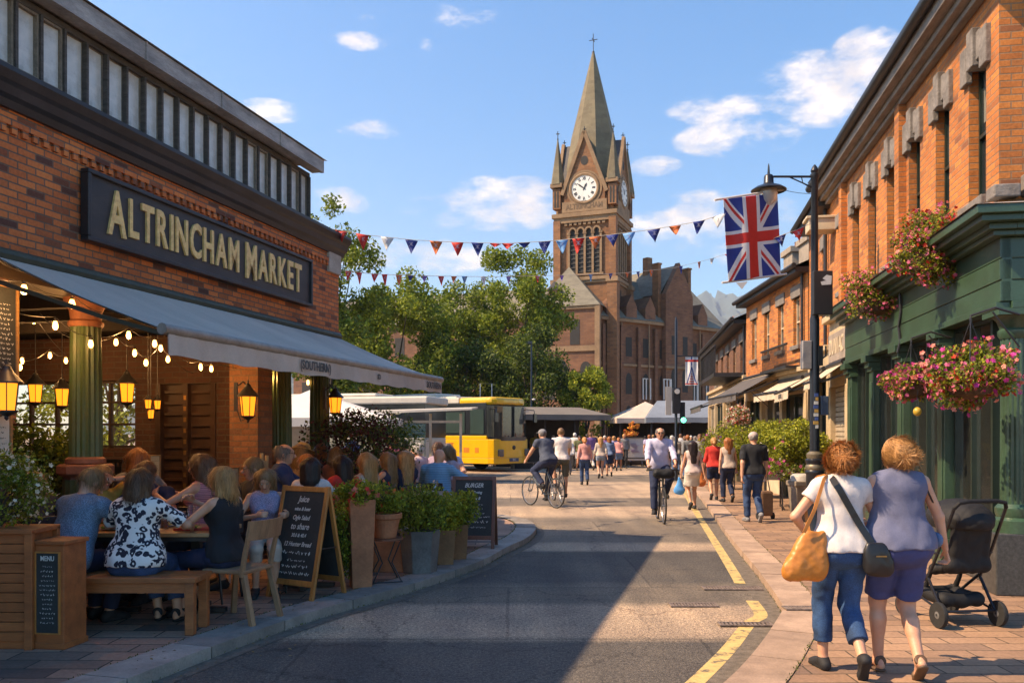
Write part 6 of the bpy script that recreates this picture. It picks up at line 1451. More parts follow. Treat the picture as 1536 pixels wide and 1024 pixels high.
for i in range(7): mb.box(-29+3.4*i,-28+3.4*i,-.52,-.51,Z(600),Z(560)); mb.box(-29+3.4*i,-28+3.4*i,-.52,-.51,Z(520),Z(490))
build_each(mb,'window',DKW,T)
mb=MB(); mb.box(xa-.15,xb+.15,ya-.15,ya,ze-.35,ze-.05); mb.box(xa-.1,xb+.1,ya-.12,ya,Z(530),Z(522)); mb.box(-1.95,-1.85,ya-.05,ya-.02,Z(600),Z(548)); mb.box(-3.0,-.8,ya-.05,ya-.02,Z(583),Z(580))
for x in (xa,xb): mb.box(x-.2,x+.2,ya-.2,ya+.2,0,ze)
mb.build('hall_stonework',TST,T)
# long wing receding to the right
wx0,wy0=1.6,-3.0; wp=T.matrix_basis@Vector((0,0,0)); 
WG=frame('town_hall_wing','long dark brick wing with pointed arch windows and white casements right of the clock tower','building',7.0,68.5,.80,.60)
zE=CH+(HY-478)/S72; mb=MB(); LW=15.2; mb.box(0,LW,0,8,0,zE); 
# gabled cross block
gx0,gx1=7.2,10.6; zG=CH+(HY-455)*78/F; zP=CH+(HY-412)*78/F
mb.box(gx0,gx1,-.5,8.2,0,zG); mb.add([(gx0,-.5,zG),(gx1,-.5,zG),((gx0+gx1)/2,-.5,zP+.2),(gx0,.0,zG),(gx1,.0,zG),((gx0+gx1)/2,.0,zP+.2)],[(0,1,2),(0,2,5,3),(1,4,5,2)])
for i in range(9): mb.box(.3+2.0*i-.15,.3+2.0*i+.15,-.28,0,0,zE-.6)
mb.build('wall',BW,WG)
mb=MB(); zr=CH+(HY-415)*73/F
mb.add([(-.3,-.4,zE),(LW+.2,-.4,zE),(LW+.2,4,zr+.2),(-.3,4,zr+.2),(-.3,8.4,zE),(LW+.2,8.4,zE)],[(0,1,2,3),(3,2,5,4)]); mb.add([(LW+.1,-.4,zE),(LW+.1,8.4,zE),(LW+.1,4,zr+.2)],[(0,1,2)])
gm=(gx0+gx1)/2; mb.add([(gx0-.2,.0,zG),(gm,.0,zP),(gm,8.4,zP),(gx0-.2,8.4,zG),(gx1+.2,.0,zG),(gx1+.2,8.4,zG)],[(0,1,2,3),(1,4,5,2)])
mb.build('roof',MATS['hall slate'],WG)
mb=MB()
for x in (1.2,3.4,5.6,12.2):
    z=zE+.35; mb.add([(x-.6,-.25,z-.3),(x+.6,-.25,z-.3),(x+.6,-.25,z+.7),(x,-.25,z+1.7),(x-.6,-.25,z+.7),(x-.6,2.6,z-.3),(x+.6,2.6,z-.3),(x+.6,2.6,z+.7),(x,2.6,z+1.7),(x-.6,2.6,z+.7)],[(0,1,2,3,4),(1,6,7,2),(2,7,8,3),(3,8,9,4),(0,4,9,5)])
build_each(mb,'dormer',BW,WG)
mb=MB()
for x in (6.9,gx1+.1): mb.box(x,x+.35,.1,.8,zE,zP-.1); mb.box(x-.06,x+.41,.04,.86,zP-.1,zP+.05)
mb.box(gm-.3,gm+.3,3,3.6,zP-.5,zP+1.2); mb.build('chimney',BT,WG)
mb=MB()
for i in range(7):
    x=1.3+2.0*i; arch(mb,x,4.9,.72,1.1,-.012,8,None,1.5); arch(mb,x,2.2,.72,1.1,-.012,8,None,1.5); mb.box(x-.35,x+.35,-.02,-.01,9.2-1.2,9.6)
for x in (gm-.7,gm+.7): arch(mb,x,5.2,.7,1.4,-.512,8,None,1.4); mb.box(x-.3,x+.3,-.52,-.51,8.4,10.0)
build_each(mb,'window',DKW,WG)
wc=mat('white casement',(.55,.53,.50),.5,0,.15,5,.1)
for i,x in enumerate((1.3,5.3,7.3,11.3,13.3)):
    z=4.5; mb=MB()
    for a,b in ((-.5,-.38),(-.12,0.0),(.25,.5)): mb.box(x+a,x+b,-.62 if 7<x<10 else -.14,-.55 if 7<x<10 else -.06,z,z+1.7)
    mb.box(x-.5,x+.5,-.62 if 7<x<10 else -.14,-.55 if 7<x<10 else -.06,z+1.7,z+1.78)
    mb.build('casement',wc,WG)
mb=MB(); mb.box(-.1,LW,-.35,0,zE-.25,zE); mb.box(-.05,LW,-.14,0,7.2,7.4); mb.box(gx0-.1,gx1+.1,-.65,-.5,7.2,7.4)
for i in range(5): mb.tube([(2.3+3.2*i,-.2,0),(2.3+3.2*i,-.2,zE)],.06,6)
mb.build('string_course',TST,WG)
# ================================================================ hills far behind
def hills(name,y,h,x0,x1,seed,m,n=90,base=0):
    rg=np.random.default_rng(seed); xs=np.linspace(x0,x1,n); pr=np.zeros(n)
    for k,(fr,am) in enumerate(((1.1,.5),(2.7,.3),(6.1,.14),(13,.03),(29,.008))): pr+=am*np.sin(xs/(x1-x0)*fr*6.28+rg.uniform(0,6))
    pr=h*(.66+.22*pr); mb=MB(); V=[];NR=14
    for j in range(NR+1):
        t=j/NR
        for i in range(n): V.append((xs[i]+rg.normal(0,6),y+t*h*3.2+rg.normal(0,5),base+pr[i]*math.sin(t*math.pi/2)**1.2*(1+.06*rg.normal())))
    mb.add(V,[(j*n+i,j*n+i+1,(j+1)*n+i+1,(j+1)*n+i) for j in range(NR) for i in range(n-1)])
    return tag(mb.build(name,m,None,True),kind='structure')
hills('hills',1300,200,-500,900,4,mat('hill heath',(.09,.12,.10),.95,0,.5,.004,.0,fine=.05),110)
hills('hills',2000,800,-1000,1700,9,MATS['hill heath'],120)
hz_m=bpy.data.materials.new('air'); hz_m.use_nodes=True; n_=hz_m.node_tree; n_.nodes.remove(n_.nodes['Principled BSDF'])
pv=n_.nodes.new('ShaderNodeVolumePrincipled'); pv.inputs['Color'].default_value=(.80,.88,1,1); pv.inputs['Density'].default_value=.00018; pv.inputs['Anisotropy'].default_value=.3
n_.links.new(pv.outputs[0],n_.nodes['Material Output'].inputs[1])
HAZE=True
if HAZE:
    mb=MB(); mb.box(-3100,3100,-70,4100,-1,900); tag(mb.build('haze',hz_m),kind='stuff',label='thin blue haze in the air over the far hills',cat='haze')
# ================================================================ trees
tree('tall pale green tree rising right behind the market hall corner',(-8.5,40,0),4.5,(0,0,7.8),(2.5,2.5,4.9),19000,.20,[LG1,LG2,LG1],71,.2,60,.75,limbs=10)
tree('broad green tree behind the awning end, left of the biggest tree',(-6.6,47,0),3.5,(0,0,6.0),(3.7,3.2,4.6),22000,.22,[LG1,LG2,LG2],72,.22,64,.9)
tree('biggest green tree standing left of the clock tower',(.3,52,0),4.5,(0,0,7.9),(3.5,3.2,5.2),28000,.22,[LG1,LG2,LG2],73,.25,76,.85)
tree('wide mid green tree above the bus roof',(-3.4,54,0),3.5,(0,0,6.2),(3.6,3.0,5.0),22000,.23,[LG1,LG2,LG1],74,.22,60,.9)
tree('dark green tree low behind the front of the yellow bus',(1.1,47,0),2.2,(0,0,4.1),(2.9,2.4,3.4),15000,.20,[LG3,LG3,LG1],75,.2,56,.8)
tree('dark green tree low behind the middle of the yellow bus',(-2.9,48,0),2.2,(0,0,4.0),(3.4,2.4,3.4),14000,.20,[LG3,LG3,LG1],76,.2,56,.8)
tree('green tree seen through the open arcade of the market hall',(-12.5,36,0),3,(0,0,5.2),(3.2,2.6,4.2),12000,.2,[LG1,LG2,LG1],77,.2,50,.8)
tree('small bright yellow-green street tree in front of the clock tower base',(4.0,46,0),1.7,(0,0,3.25),(1.45,1.4,2.0),11000,.15,[LG2,LG2,LGY,LG1],78,.09,48,.42)
tree('leafy tree filling the view through the hall window right of the green column',(-10.6,23,0),1.5,(0,0,3.0),(2.6,2.2,2.8),9000,.14,[LG2,LG1,LGY],80,.12,40,.6)
tree('green tree outside the hall window behind the lanterns',(-14.5,24,0),2.5,(0,0,3.6),(3.6,2.6,3.0),9000,.16,[LG2,LG1,LGY],79,.15,44,.7)
# ================================================================ yellow single-deck bus
YL=mat('bus yellow',(.80,.44,.012),.28,0,.08,2,.03,coat=.5); BKG=glass('bus glass',(.03,.05,.05),.05); BKP=mat('bus black',(.012,.014,.017),.3,0,.2,4,.05,coat=.3); WHP=mat('bus roof cream',(.60,.54,.45),.5,0,.15,3,.1)
TYRE=mat('tyre rubber',(.018,.018,.018),.8,0,.3,15,.2); RIM=mat('wheel rim',(.16,.16,.16),.4,.6,.2,9,.1)
ax_,ay_=P(737,706,36).x,36.2; hx,hy=.80,-.60
ax_+=.12
BUS=thing('bus','yellow single-deck bus with cream roof and black window band, parked before the trees','bus',(ax_,ay_,0),math.atan2(hy,hx),None)
# local x forward, the camera-side flank is y=0, far side +y
BW2,BL2=2.45,11.2; FZ=2.95
def bodyprof(x):  # front rounding
    return 0
def rounded(mb,z0,z1,fx=0,inset=0,n=7,xr=-BL2):
    """slab with a rounded nose between two heights; fx pushes the nose"""
    pts=[(xr,inset),(-.35,inset)]
    for i in range(n+1):
        a=-math.pi/2+math.pi*i/n; pts.append((-.35+.42*math.cos(a)**.6 if math.cos(a)>0 else -.35, BW2/2+ (BW2/2-inset)*math.copysign(abs(math.sin(a))**.55,math.sin(a))))
    pts.append((xr,BW2-inset)); q=[]
    for p in pts:
        if not q or (abs(p[0]-q[-1][0])+abs(p[1]-q[-1][1]))>1e-4: q.append(p)
    mb.prism([(x+(fx if x>-.4 else 0),y) for x,y in q],z0,z1)
mb=MB(); rounded(mb,.32,.55,.02); rounded(mb,.55,1.28,.02); mb.box(-BL2,-.4,0,BW2,1.28,1.42); mb.build('lower_body',YL,BUS,bev=.02)
mb=MB(); rounded(mb,2.62,2.93,-.12,.03,7,-1.9); mb.build('front_dome',YL,BUS,bev=.11)
mb=MB(); mb.box(-BL2,-1.9,.05,BW2-.05,2.70,2.93); mb.box(-BL2+.3,-2.2,.25,BW2-.25,2.93,3.0); mb.box(-6.5,-3.5,.4,BW2-.4,3.0,3.16); mb.build('roof',WHP,BUS,bev=.04)
mb=MB(); mb.box(-BL2,-.45,.03,BW2-.03,1.42,2.70); mb.build('window_band',BKP,BUS,bev=.01)
for i in range(6):
    x1=-1.55-1.55*i; mb=MB(); mb.box(x1-1.3,x1,-.0,.03,1.52,2.35); mb.build('side_window',mat('bus side glass',(.035,.06,.052),.06,0,.2,1.2,0,spec=.8),BUS)
mb=MB(); mb.box(-1.35,-.62,-.005,.03,.55,2.5); mb.build('door_panel',YL,BUS) if False else None
mb=MB(); mb.box(-1.25,-.55,.0,.03,1.48,2.45); mb.build('side_window',MATS['bus side glass'],BUS)
mb=MB(); rounded(mb,1.36,2.56,-.045,.05,11,-.5); mb.build('windscreen',mat('bus windscreen',(.03,.036,.036),.05,0,.2,1.5,0,spec=.9),BUS,True)
mb=MB(); rounded(mb,1.22,1.37,.03,.10,11,-.42); mb.build('windscreen_base',BKP,BUS,True)
mb=MB(); mb.box(-.03,.10,BW2/2-.02,BW2/2+.02,1.36,2.56); mb.build('windscreen_pillar',BKP,BUS)
for y in (.22,BW2-.5):
    mb=MB(); mb.prism([(-.02,y),(.10,y+.03),(.10,y+.3),(-.02,y+.3)],.62,.88); hl=mb.build('headlight',mat('headlight glass',(.12,.12,.12),.12,.3,.3,9,.1),BUS,bev=.02); mb=MB(); mb.box(.10,.106,y+.03,y+.27,.60,.64); mb.build('headlight_trim',BKP,hl)
mb=MB(); mb.box(.07,.11,.9,1.5,.40,.53); mb.build('number_plate',mat('plate blue',(.05,.08,.16),.5,0,.2,9,0),BUS); mb=MB(); vs,fs=textmesh('BV17',.13,.002,.002,.8); mb.add([(.113+v.z,1.2+v.x,.465+v.y) for v in vs],fs); mb.build('plate_lettering',wc,BUS)
mb=MB(); mb.ell((.09,1.2,.95),(.02,.12,.09),10,6); mb.build('badge',CB,BUS); mb=MB(); mb.box(-.35,-.02,.25,2.2,.30,.40); mb.build('bumper',BKP,BUS)
mb=MB(); mb.box(.06,.09,.95,1.45,1.27,1.34); mb.build('front_lettering',wc,BUS)
for tx,x,z,sz,m_ in (('TRANSIT',-2.5,1.05,.2,REDP),('CITY LINE',-2.3,.86,.10,CB)):
    vs,fs=textmesh(tx,sz,.003,.004,.9); mb=MB(); mb.add([(v.x+x,-.006-v.z,v.y+z) for v in vs],[tuple(reversed(f)) for f in fs]); mb.build('side_lettering',mat('decal '+tx.lower(),(.45,.06,.03) if m_ is REDP else (.05,.05,.05),.5,0,.1,9,0),BUS)
mb=MB()
for x0,x1 in ((-1.0,-.8),(-1.6,-1.3)): mb.box(x0,x1,-.006,.0,.75,.95)
mb.build('side_decal',mat('decal orange',(.6,.2,.02),.5,0,.2,9,0),BUS)
for x in (-2.55,-8.6):
    for y in (.02,BW2-.26):
        w=thing('wheel',None,None); w.parent=BUS; w.location=(x,y+.12,.46); w.rotation_euler=(R(90),0,0)
        mb=MB(); mb.lathe([(.30,-.13),(.44,-.13),(.47,-.08),(.47,.08),(.44,.13),(.30,.13)],28); mb.build('tyre',TYRE,w,True)
        mb=MB(); mb.lathe([(.30,-.11),(.26,-.04),(.12,-.05),(.12,.0),(.12,.1),(.30,.11)],20); mb.build('rim',RIM,w,True)
for y in (.1,BW2-.1): mb=MB(); mb.tube([(-.4,y,2.5),(.15,y+(-.18 if y<1 else .18),2.45),(.2,y+(-.2 if y<1 else .2),2.2)],.02,6); mb.box(.15,.22,y+(-.3 if y<1 else .1),y+(-.1 if y<1 else .3),1.95,2.3); mb.build('mirror',BKP,BUS)
BUS.scale=(1.06,1.06,1.10)
# second bus, mostly hidden, behind the awning to the left
# ================================================================ stalls and shelters on the square
def stall(label,x,y,rz,w,d,h,hr,roofm,wallm,name='market_stall',group='market stalls and canopies',val=.25,walls=True,cat='market stall',peak=True):
    t=thing(name,label,cat,(x,y,0),rz,group); mb=MB(); o=.25
    if peak: mb.add([(-w/2-o,-d/2-o,h),(w/2+o,-d/2-o,h),(w/2+o,d/2+o,h),(-w/2-o,d/2+o,h),(-.35,-.35,hr-.08),(.35,-.35,hr-.08),(.35,.35,hr-.08),(-.35,.35,hr-.08),(0,0,hr+.12)],[(0,1,5,4),(1,2,6,5),(2,3,7,6),(3,0,4,7),(4,5,8),(5,6,8),(6,7,8),(7,4,8)])
    else: mb.add([(-w/2-o,-d/2-o,h),(w/2+o,-d/2-o,h),(w/2+o,d/2+o,h),(-w/2-o,d/2+o,h),(-w/2+.4,0,hr),(w/2-.6,0,hr)],[(0,1,5,4),(1,2,5),(2,3,4,5),(3,0,4)])
    for a,b in (((-1,-1),(1,-1)),((1,-1),(1,1)),((1,1),(-1,1)),((-1,1),(-1,-1))):
        n=10; 
        for i in range(n):
            p=[Vector(((a[0]*(1-t_)+b[0]*t_)*(w/2+o),(a[1]*(1-t_)+b[1]*t_)*(d/2+o),0)) for t_ in (i/n,(i+1)/n)]
            mb.add([(p[0].x,p[0].y,h),(p[1].x,p[1].y,h),(p[1].x,p[1].y,h-val-.02*(i%2)),(p[0].x,p[0].y,h-val-.02*((i+1)%2))],[(0,1,2,3)])
    r=mb.build('canopy',roofm,t); so=r.modifiers.new('Solidify','SOLIDIFY'); so.thickness=.02
    mb=MB()
    for sx in (-1,1):
        for sy in (-1,1): mb.bar((sx*w/2,sy*d/2,0),(sx*w/2,sy*d/2,h),.08)
    for sx in (-1,1): mb.bar((sx*w/2,-d/2,h-.06),(sx*w/2,d/2,h-.06),.05)
    for sy in (-1,1): mb.bar((-w/2,sy*d/2,h-.06),(w/2,sy*d/2,h-.06),.05)
    if w>4: mb.bar((-w/6,-d/2,0),(-w/6,-d/2,h),.07); mb.bar((w/6,-d/2,0),(w/6,-d/2,h),.07)
    mb.build('frame',GUN,t)
    if walls: mb=MB(); mb.box(-w/2+.05,w/2-.05,d/2-.1,d/2-.05,0,h-.1); mb.box(-w/2+.05,w/2-.05,-d/2+.1,-d/2+.7,.0,.92); mb.build('counter',wallm,t)
    return t
CVC=mat('canvas cream pink',(.60,.46,.36),.85,0,.15,1,.2,.01,fine=12); CVB=mat('canvas blue grey',(.17,.20,.24),.8,0,.2,1,.2,.01,fine=12); CVK=mat('canvas dark taupe',(.17,.145,.12),.8,0,.2,1,.2,.01,fine=12); WLD=mat('stall dark wall',(.05,.04,.035),.8,0,.4,2,.1); WLC=mat('stall cream wall',(.45,.37,.28),.8,0,.2,2,.1)
v=P(968,650,46); stall('cream peaked market stall canopy right of the small street tree',v.x,v.y,.1,3.4,3.0,2.45,3.25,CVC,WLD)
v=P(1036,650,44); stall('wide blue grey market canopy behind the traffic light',v.x,v.y,-.1,4.2,3.2,2.45,3.35,CVB,WLD,peak=False)
v=P(822,650,42); stall('dark taupe flat canopy shelter right of the yellow bus',v.x,v.y,.35,4.6,3.0,2.55,2.95,CVK,WLD,peak=False)
v=P(1085,650,50); stall('low green and yellow striped stall behind the right hand awnings',v.x,v.y,0,3,2.4,2.1,2.5,mat('canvas lime',(.30,.36,.10),.8,0,.2,1,.1),WLC,peak=False)
# shelter with thin flat cream roof in front of the bus flank, and kiosk
v=P(625,650,29); t=thing('bus_shelter','long cream flat-roofed shelter with glass panels in front of the bus','shelter',(v.x-.4,v.y,0),-.05); mb=MB(); mb.add([(-4.4,-1.2,2.15),(2.4,-1.2,2.42),(2.4,1.0,2.52),(-4.4,1.0,2.25),(-4.4,-1.2,2.28),(2.4,-1.2,2.48),(2.4,1.0,2.58),(-4.4,1.0,2.38)],[(3,2,1,0),(4,5,6,7),(0,1,5,4),(1,2,6,5),(2,3,7,6),(3,0,4,7)]); mb.build('roof',WHP,t)
mb=MB()
for x in (-4.2,-2.9,-1.6,-.3,1.0,2.0): mb.box(x-.04,x+.04,-.9,-.82,0,2.3)
mb.box(-4.2,2.0,-.89,-.83,.3,.36); mb.box(-4.2,2.0,-.89,-.83,2.0,2.08); mb.build('frame',CREAM2,t)
mb=MB(); 
for x in (-2.86,-1.56,-.26): mb.box(x+.06,x+1.1,-.87,-.85,.4,1.98)
mb.build('glass_panel',glass('shelter glass',(.2,.35,.28),.06,alpha=.4),t)
mb=MB(); mb.box(-4.1,-2.95,-.7,.6,0,2.1); mb.build('kiosk',WLC,t); mb=MB(); mb.box(-3.9,-3.2,-.71,-.70,.9,1.8); mb.build('kiosk_shutter',mat('shutter pale',(.5,.46,.38),.5,0,.1,9,0),t)
v=P(470,650,26); stall('white market canopy seen through the arcade between the columns',v.x,v.y,0,4.5,3,2.1,2.9,mat('canvas white',(.62,.58,.52),.8,0,.1,1,.1),WLC,walls=False)
# black letterbox fascia building behind shelter (coach roof line)
v=P(520,650,33); t=thing('coach','long cream coach with black window band standing behind the shelter, left of the yellow bus','coach',(v.x-1.3,v.y,0),math.atan2(-.25,.97)); mb=MB(); mb.box(-6.5,4.6,0,2.4,.35,1.5); mb.build('body',WHP,t,bev=.05); mb=MB(); mb.box(-6.5,4.6,.02,2.38,1.5,2.75); mb.build('window_band',BKP,t); mb=MB(); mb.box(-6.5,4.7,-.02,2.42,2.75,3.05); mb.box(-4,2.5,.3,2.1,3.05,3.2); mb.build('roof',WHP,t,bev=.06)
for x in (1.1,2.1,3.5): mb=MB(); mb.ell((x,-.0,2.45),(.16,.02,.09),10,6); mb.build('roof_light',mat('pale lamp',(.5,.45,.3),.3,0,.1,9,0),t)
for x in (-4.5,2.9):
    w=thing('wheel',None,None); w.parent=t; w.location=(x,.14,.46); w.rotation_euler=(R(90),0,0); mb=MB(); mb.lathe([(.30,-.13),(.47,-.1),(.47,.1),(.30,.13)],24); mb.build('tyre',TYRE,w,True); mb=MB(); mb.lathe([(.30,-.1),(.1,-.06),(.1,.06),(.3,.1)],16); mb.build('rim',RIM,w,True)
# traffic light and dark poles
v=G(1014,712); v=Vector((P(1014,650,30).x,30,0)); t=thing('traffic_light','traffic light on a dark pole showing green, in front of the market canopies','traffic light',v)
mb=MB(); mb.lathe([(.07,0),(.07,.9),(.05,.95),(.05,5.6),(.02,5.75)],12); mb.lathe([(.055,.95),(.06,1.0),(.06,1.25),(.05,1.3)],12) ; mb.build('pole',PB,t,True)
mb=MB(); mb.box(-.14,.14,-.16,.0,2.35,3.25); mb.build('housing',PB,t,bev=.02); mb=MB(); mb.box(-.36,-.16,-.02,.04,2.30,3.3); mb.build('backing_board',mat('grey board',(.35,.33,.31),.6,0,.1,9,0),t)
mb=MB(); mb.lathe([(.09,0),(.09,.05)],14,Matrix.Translation((.0,-.19,3.12))@Matrix.Rotation(R(90),4,'X')); mb.build('top_lens',mat('lens pale',(.5,.5,.48),.2,0,.1,9,0),t)
mb=MB(); mb.box(.13,.30,-.12,.02,2.05,2.75); mb.build('side_head',PB,t,bev=.02); mb=MB(); mb.ell((.235,-.15,2.12),(.095,.04,.095),12,8); mb.build('green_lamp',emit('signal green',(.03,.9,.55),2.2,(.1,.6,.4)),t,True)
t=thing('lamp_post','plain dark grey lamp post rising beside the trees left of the clock tower','lamp post',(P(797,650,44).x,44,0)); mb=MB(); mb.lathe([(.09,0),(.08,1.2),(.06,1.25),(.045,6.2),(.03,6.3)],10); mb.build('post',PB,t,True); mb=MB(); mb.box(-.18,.05,-.08,.08,6.25,6.4); mb.build('lamp_head',PB,t,bev=.02); mb=MB(); mb.ell((.12,-.08,3.4),(.10,.08,.06),8,6); mb.build('camera',wc,t,True)
t=thing('sign_frame','thin white metal frame standing behind the roof of the yellow bus','sign frame',(P(729,650,41).x,41,0)); mb=MB(); mb.tube([(-.28,0,0),(-.28,0,4.05),(.28,0,4.05),(.28,0,0)],.025,6); mb.build('frame',wc,t)
# flower cart / tricycle stall
v=G(952,701); t=thing('vendor_cart','small white vendor cart with printed sign panel, orange flower heads and one spoked wheel','cart',v,.1)
mb=MB(); mb.box(-.55,.45,-.3,.3,.35,1.45); mb.build('box',wc,t,bev=.02); mb=MB(); mb.box(-.62,.52,-.38,.38,1.45,1.5); mb.box(-.5,.4,-.31,-.305,.45,.5); mb.build('trim',GUN,t)
mb=MB(); rd=random.Random(8)
for i in range(9): mb.bar((-.15+rd.uniform(-.15,.2),-.312,.75+.05*i),(.02+rd.uniform(-.1,.2),-.312,.78+.05*i),.035,.01)
mb.build('printed_emblem',PURP,t)
for x,y,z,r in ((-.15,0,2.05,.17),(-.3,0,1.68,.24),(.0,.1,1.62,.2),(.12,-.05,2.0,.1)):
    rg=np.random.default_rng(int(z*100)); Q,_=clumps(rg,260,(x,y,z),(r,r,r),10,r*.5); leafcloud('blossom',Q,.09,[ORG,flagmat('petal amber',(.72,.38,.04))],t,3,mi=rg.integers(0,2,260))
mb=MB(); mb.tube([(.75+.38*math.cos(a),-.1,.40+.38*math.sin(a)) for a in [i*math.pi/12 for i in range(25)]],.03,6); 
for i in range(6): a=i*math.pi/3; mb.bar((.75,-.1,.4),(.75+.38*math.cos(a),-.1,.4+.38*math.sin(a)),.015)
mb.bar((-.5,-.2,0),(-.5,-.2,.4),.05); mb.bar((.4,-.2,.35),(.9,-.2,1.1),.04); mb.build('wheel',TYRE,t)
# ================================================================ dining terrace: furniture
OAK=mat('bench oak',(.42,.125,.036),.5,0,.45,3,.35,.004,stretch=(.35,3,3),fine=50,coat=.1); OAKT=mat('table top oak',(.40,.22,.10),.4,0,.4,3,.3,.003,stretch=(.35,3,3),fine=50,coat=.15)
ASH=mat('weathered chair wood',(.33,.175,.09),.65,0,.4,4,.35,.004,stretch=(3,3,.5),fine=60); PINE=mat('easel pine',(.50,.195,.048),.5,0,.4,4,.3,.003,stretch=(3,3,.4),fine=60,coat=.1)
MAH=mat('mahogany',(.16,.055,.03),.45,0,.4,4,.25,.003,stretch=(3,3,.4)); CEDAR=mat('planter cedar',(.40,.11,.03),.6,0,.4,3,.4,.005,stretch=(.3,3,3),fine=50)
TERR=mat('terracotta',(.42,.155,.07),.8,0,.35,4,.4,.005); CONC=mat('concrete planter',(.15,.145,.135),.9,0,.45,3,.6,.008,fine=50); RUST=mat('brown planter',(.27,.13,.055),.7,0,.35,4,.35,.005)
CER=mat('white china',(.6,.58,.54),.2,0,.05,5,0); 
gm_,nt_,b_=_nt('drinking glass'); b_.inputs['Base Color'].default_value=(.85,.9,.9,1); b_.inputs['Roughness'].default_value=.03; b_.inputs['Transmission Weight'].default_value=.9; b_.inputs['Alpha'].default_value=.45; DGL=gm_
def bench(label,x0,x1,y0,y1,h):
    t=thing('bench',label,'bench',((x0+x1)/2,(y0+y1)/2,PZ)); w=(x1-x0)/2; d=(y1-y0)/2
    mb=MB()
    for i in range(3): a=-d+2*d*i/3; mb.box(-w,w,a+.004,a+2*d/3-.004,h-.045,h)
    mb.build('seat',OAK,t,bev=.006); mb=MB(); mb.box(-w+.05,w-.05,-d+.02,-d+.045,h-.12,h-.045); mb.box(-w+.05,w-.05,d-.045,d-.02,h-.12,h-.045); mb.build('apron',OAK,t)
    for sx in (-1,1):
        for sy in (-1,1): mb=MB(); mb.box(sx*(w-.05)-.035,sx*(w-.05)+.035,sy*(d-.045)-.035,sy*(d-.045)+.035,0,h-.045); mb.build('leg',OAK,t,bev=.006)
    return t
bench('long reddish oak bench under the woman in the leopard print blouse',-3.98,-2.46,6.62,7.0,.45)
def table(label,x,y,w,d,h=.74,rz=0,m=OAKT,leg='ped'):
    t=thing('table',label,'table',(x,y,PZ),rz); mb=MB(); n=max(3,int(d/.14))
    for i in range(n): a=-d/2+d*i/n; mb.box(-w/2,w/2,a+.002,a+d/n-.002,h-.035,h)
    mb.build('tabletop',m,t,bev=.004); mb=MB()
    mb.box(-w/2+.06,w/2-.06,-d/2+.05,d/2-.05,h-.075,h-.036)
    for sx in ((-1,1) if w>.9 else (0,)):
        x_=sx*(w/2-.28); mb.bar((x_,0,.04),(x_,0,h-.07),.075); mb.bar((x_-.26,0,.03),(x_+.26,0,.03),.06,.04); mb.bar((x_,-.28,.032),(x_,.28,.032),.06,.04)
    mb.build('pedestal',GUN,t); return t
table('nearest dining table, laid with plates and glasses behind the oak bench',-3.15,7.50,1.32,.74)
table('small table with folded arms on it, right of the girl in the lavender top',-2.08,8.75,.62,.62)
table('table between the man in navy and the woman in red',-2.42,10.65,.6,.7)
table('table with glasses and plates before the bald man in blue, above the terracotta pot',-1.42,11.95,1.0,.85)
table('farthest terrace table, under the white haired man',-1.25,15.0,.9,.8)
def wchair(label,x,y,rz):
    t=thing('chair',label,'chair',(x,y,PZ),rz); mb=MB(); mb.prism([(-.21,-.20),(.21,-.20),(.235,.20),(-.235,.20)],.42,.455); mb.build('seat',ASH,t,bev=.012)
    for sx in (-1,1):
        mb=MB(); mb.bar((sx*.19,.17,.42),(sx*.235,.23,0),.045); mb.build('leg',ASH,t,bev=.006); mb=MB(); mb.bar((sx*.18,-.17,.42),(sx*.20,-.27,0),.045); mb.build('leg',ASH,t,bev=.006)
        mb=MB(); mb.tube([(sx*.195,-.16,.40),(sx*.20,-.20,.60),(sx*.205,-.26,.84)],[.026,.024,.02],6); mb.build('back_post',ASH,t,True)
    mb=MB(); n=8
    for z0,z1,y0 in ((.70,.86,-.235),):
        for i in range(n):
            a=-1+2*i/n; b=-1+2*(i+1)/n; f=lambda q:(q*.235,y0-.05*(1-q*q),0)
            p=f(a);q=f(b); mb.add([(p[0],p[1]-.012,z0),(q[0],q[1]-.012,z0),(q[0],q[1]-.04,z1),(p[0],p[1]-.04,z1),(p[0],p[1]+.012,z0),(q[0],q[1]+.012,z0),(q[0],q[1]-.016,z1),(p[0],p[1]-.016,z1)],[(0,1,2,3),(5,4,7,6),(3,2,6,7),(1,0,4,5)]+([(0,3,7,4)] if i==0 else [])+([(1,5,6,2)] if i==n-1 else []))
    mb.build('backrest',ASH,t); return t
wchair('weathered wooden chair with curved backrest under the blonde woman in black',-2.30,7.20,R(72))
def mchair(label,x,y,rz,m=None,h=.84):
    t=thing('chair',label,'chair',(x,y,PZ),rz,'terrace chairs hidden among the diners'); m=m or GUN; mb=MB(); mb.box(-.2,.2,-.2,.2,.43,.455); mb.build('seat',WOODD,t,bev=.008); mb=MB()
    for sx in (-1,1): mb.tube([(sx*.2,.2,0),(sx*.2,.2,.43)],.012,6); mb.tube([(sx*.2,-.25,0),(sx*.2,-.2,.45),(sx*.2,-.26,h)],.012,6)
    mb.build('frame',m,t); mb=MB(); mb.box(-.21,.21,-.265,-.24,h-.22,h); mb.build('backrest',m,t,bev=.01); return t
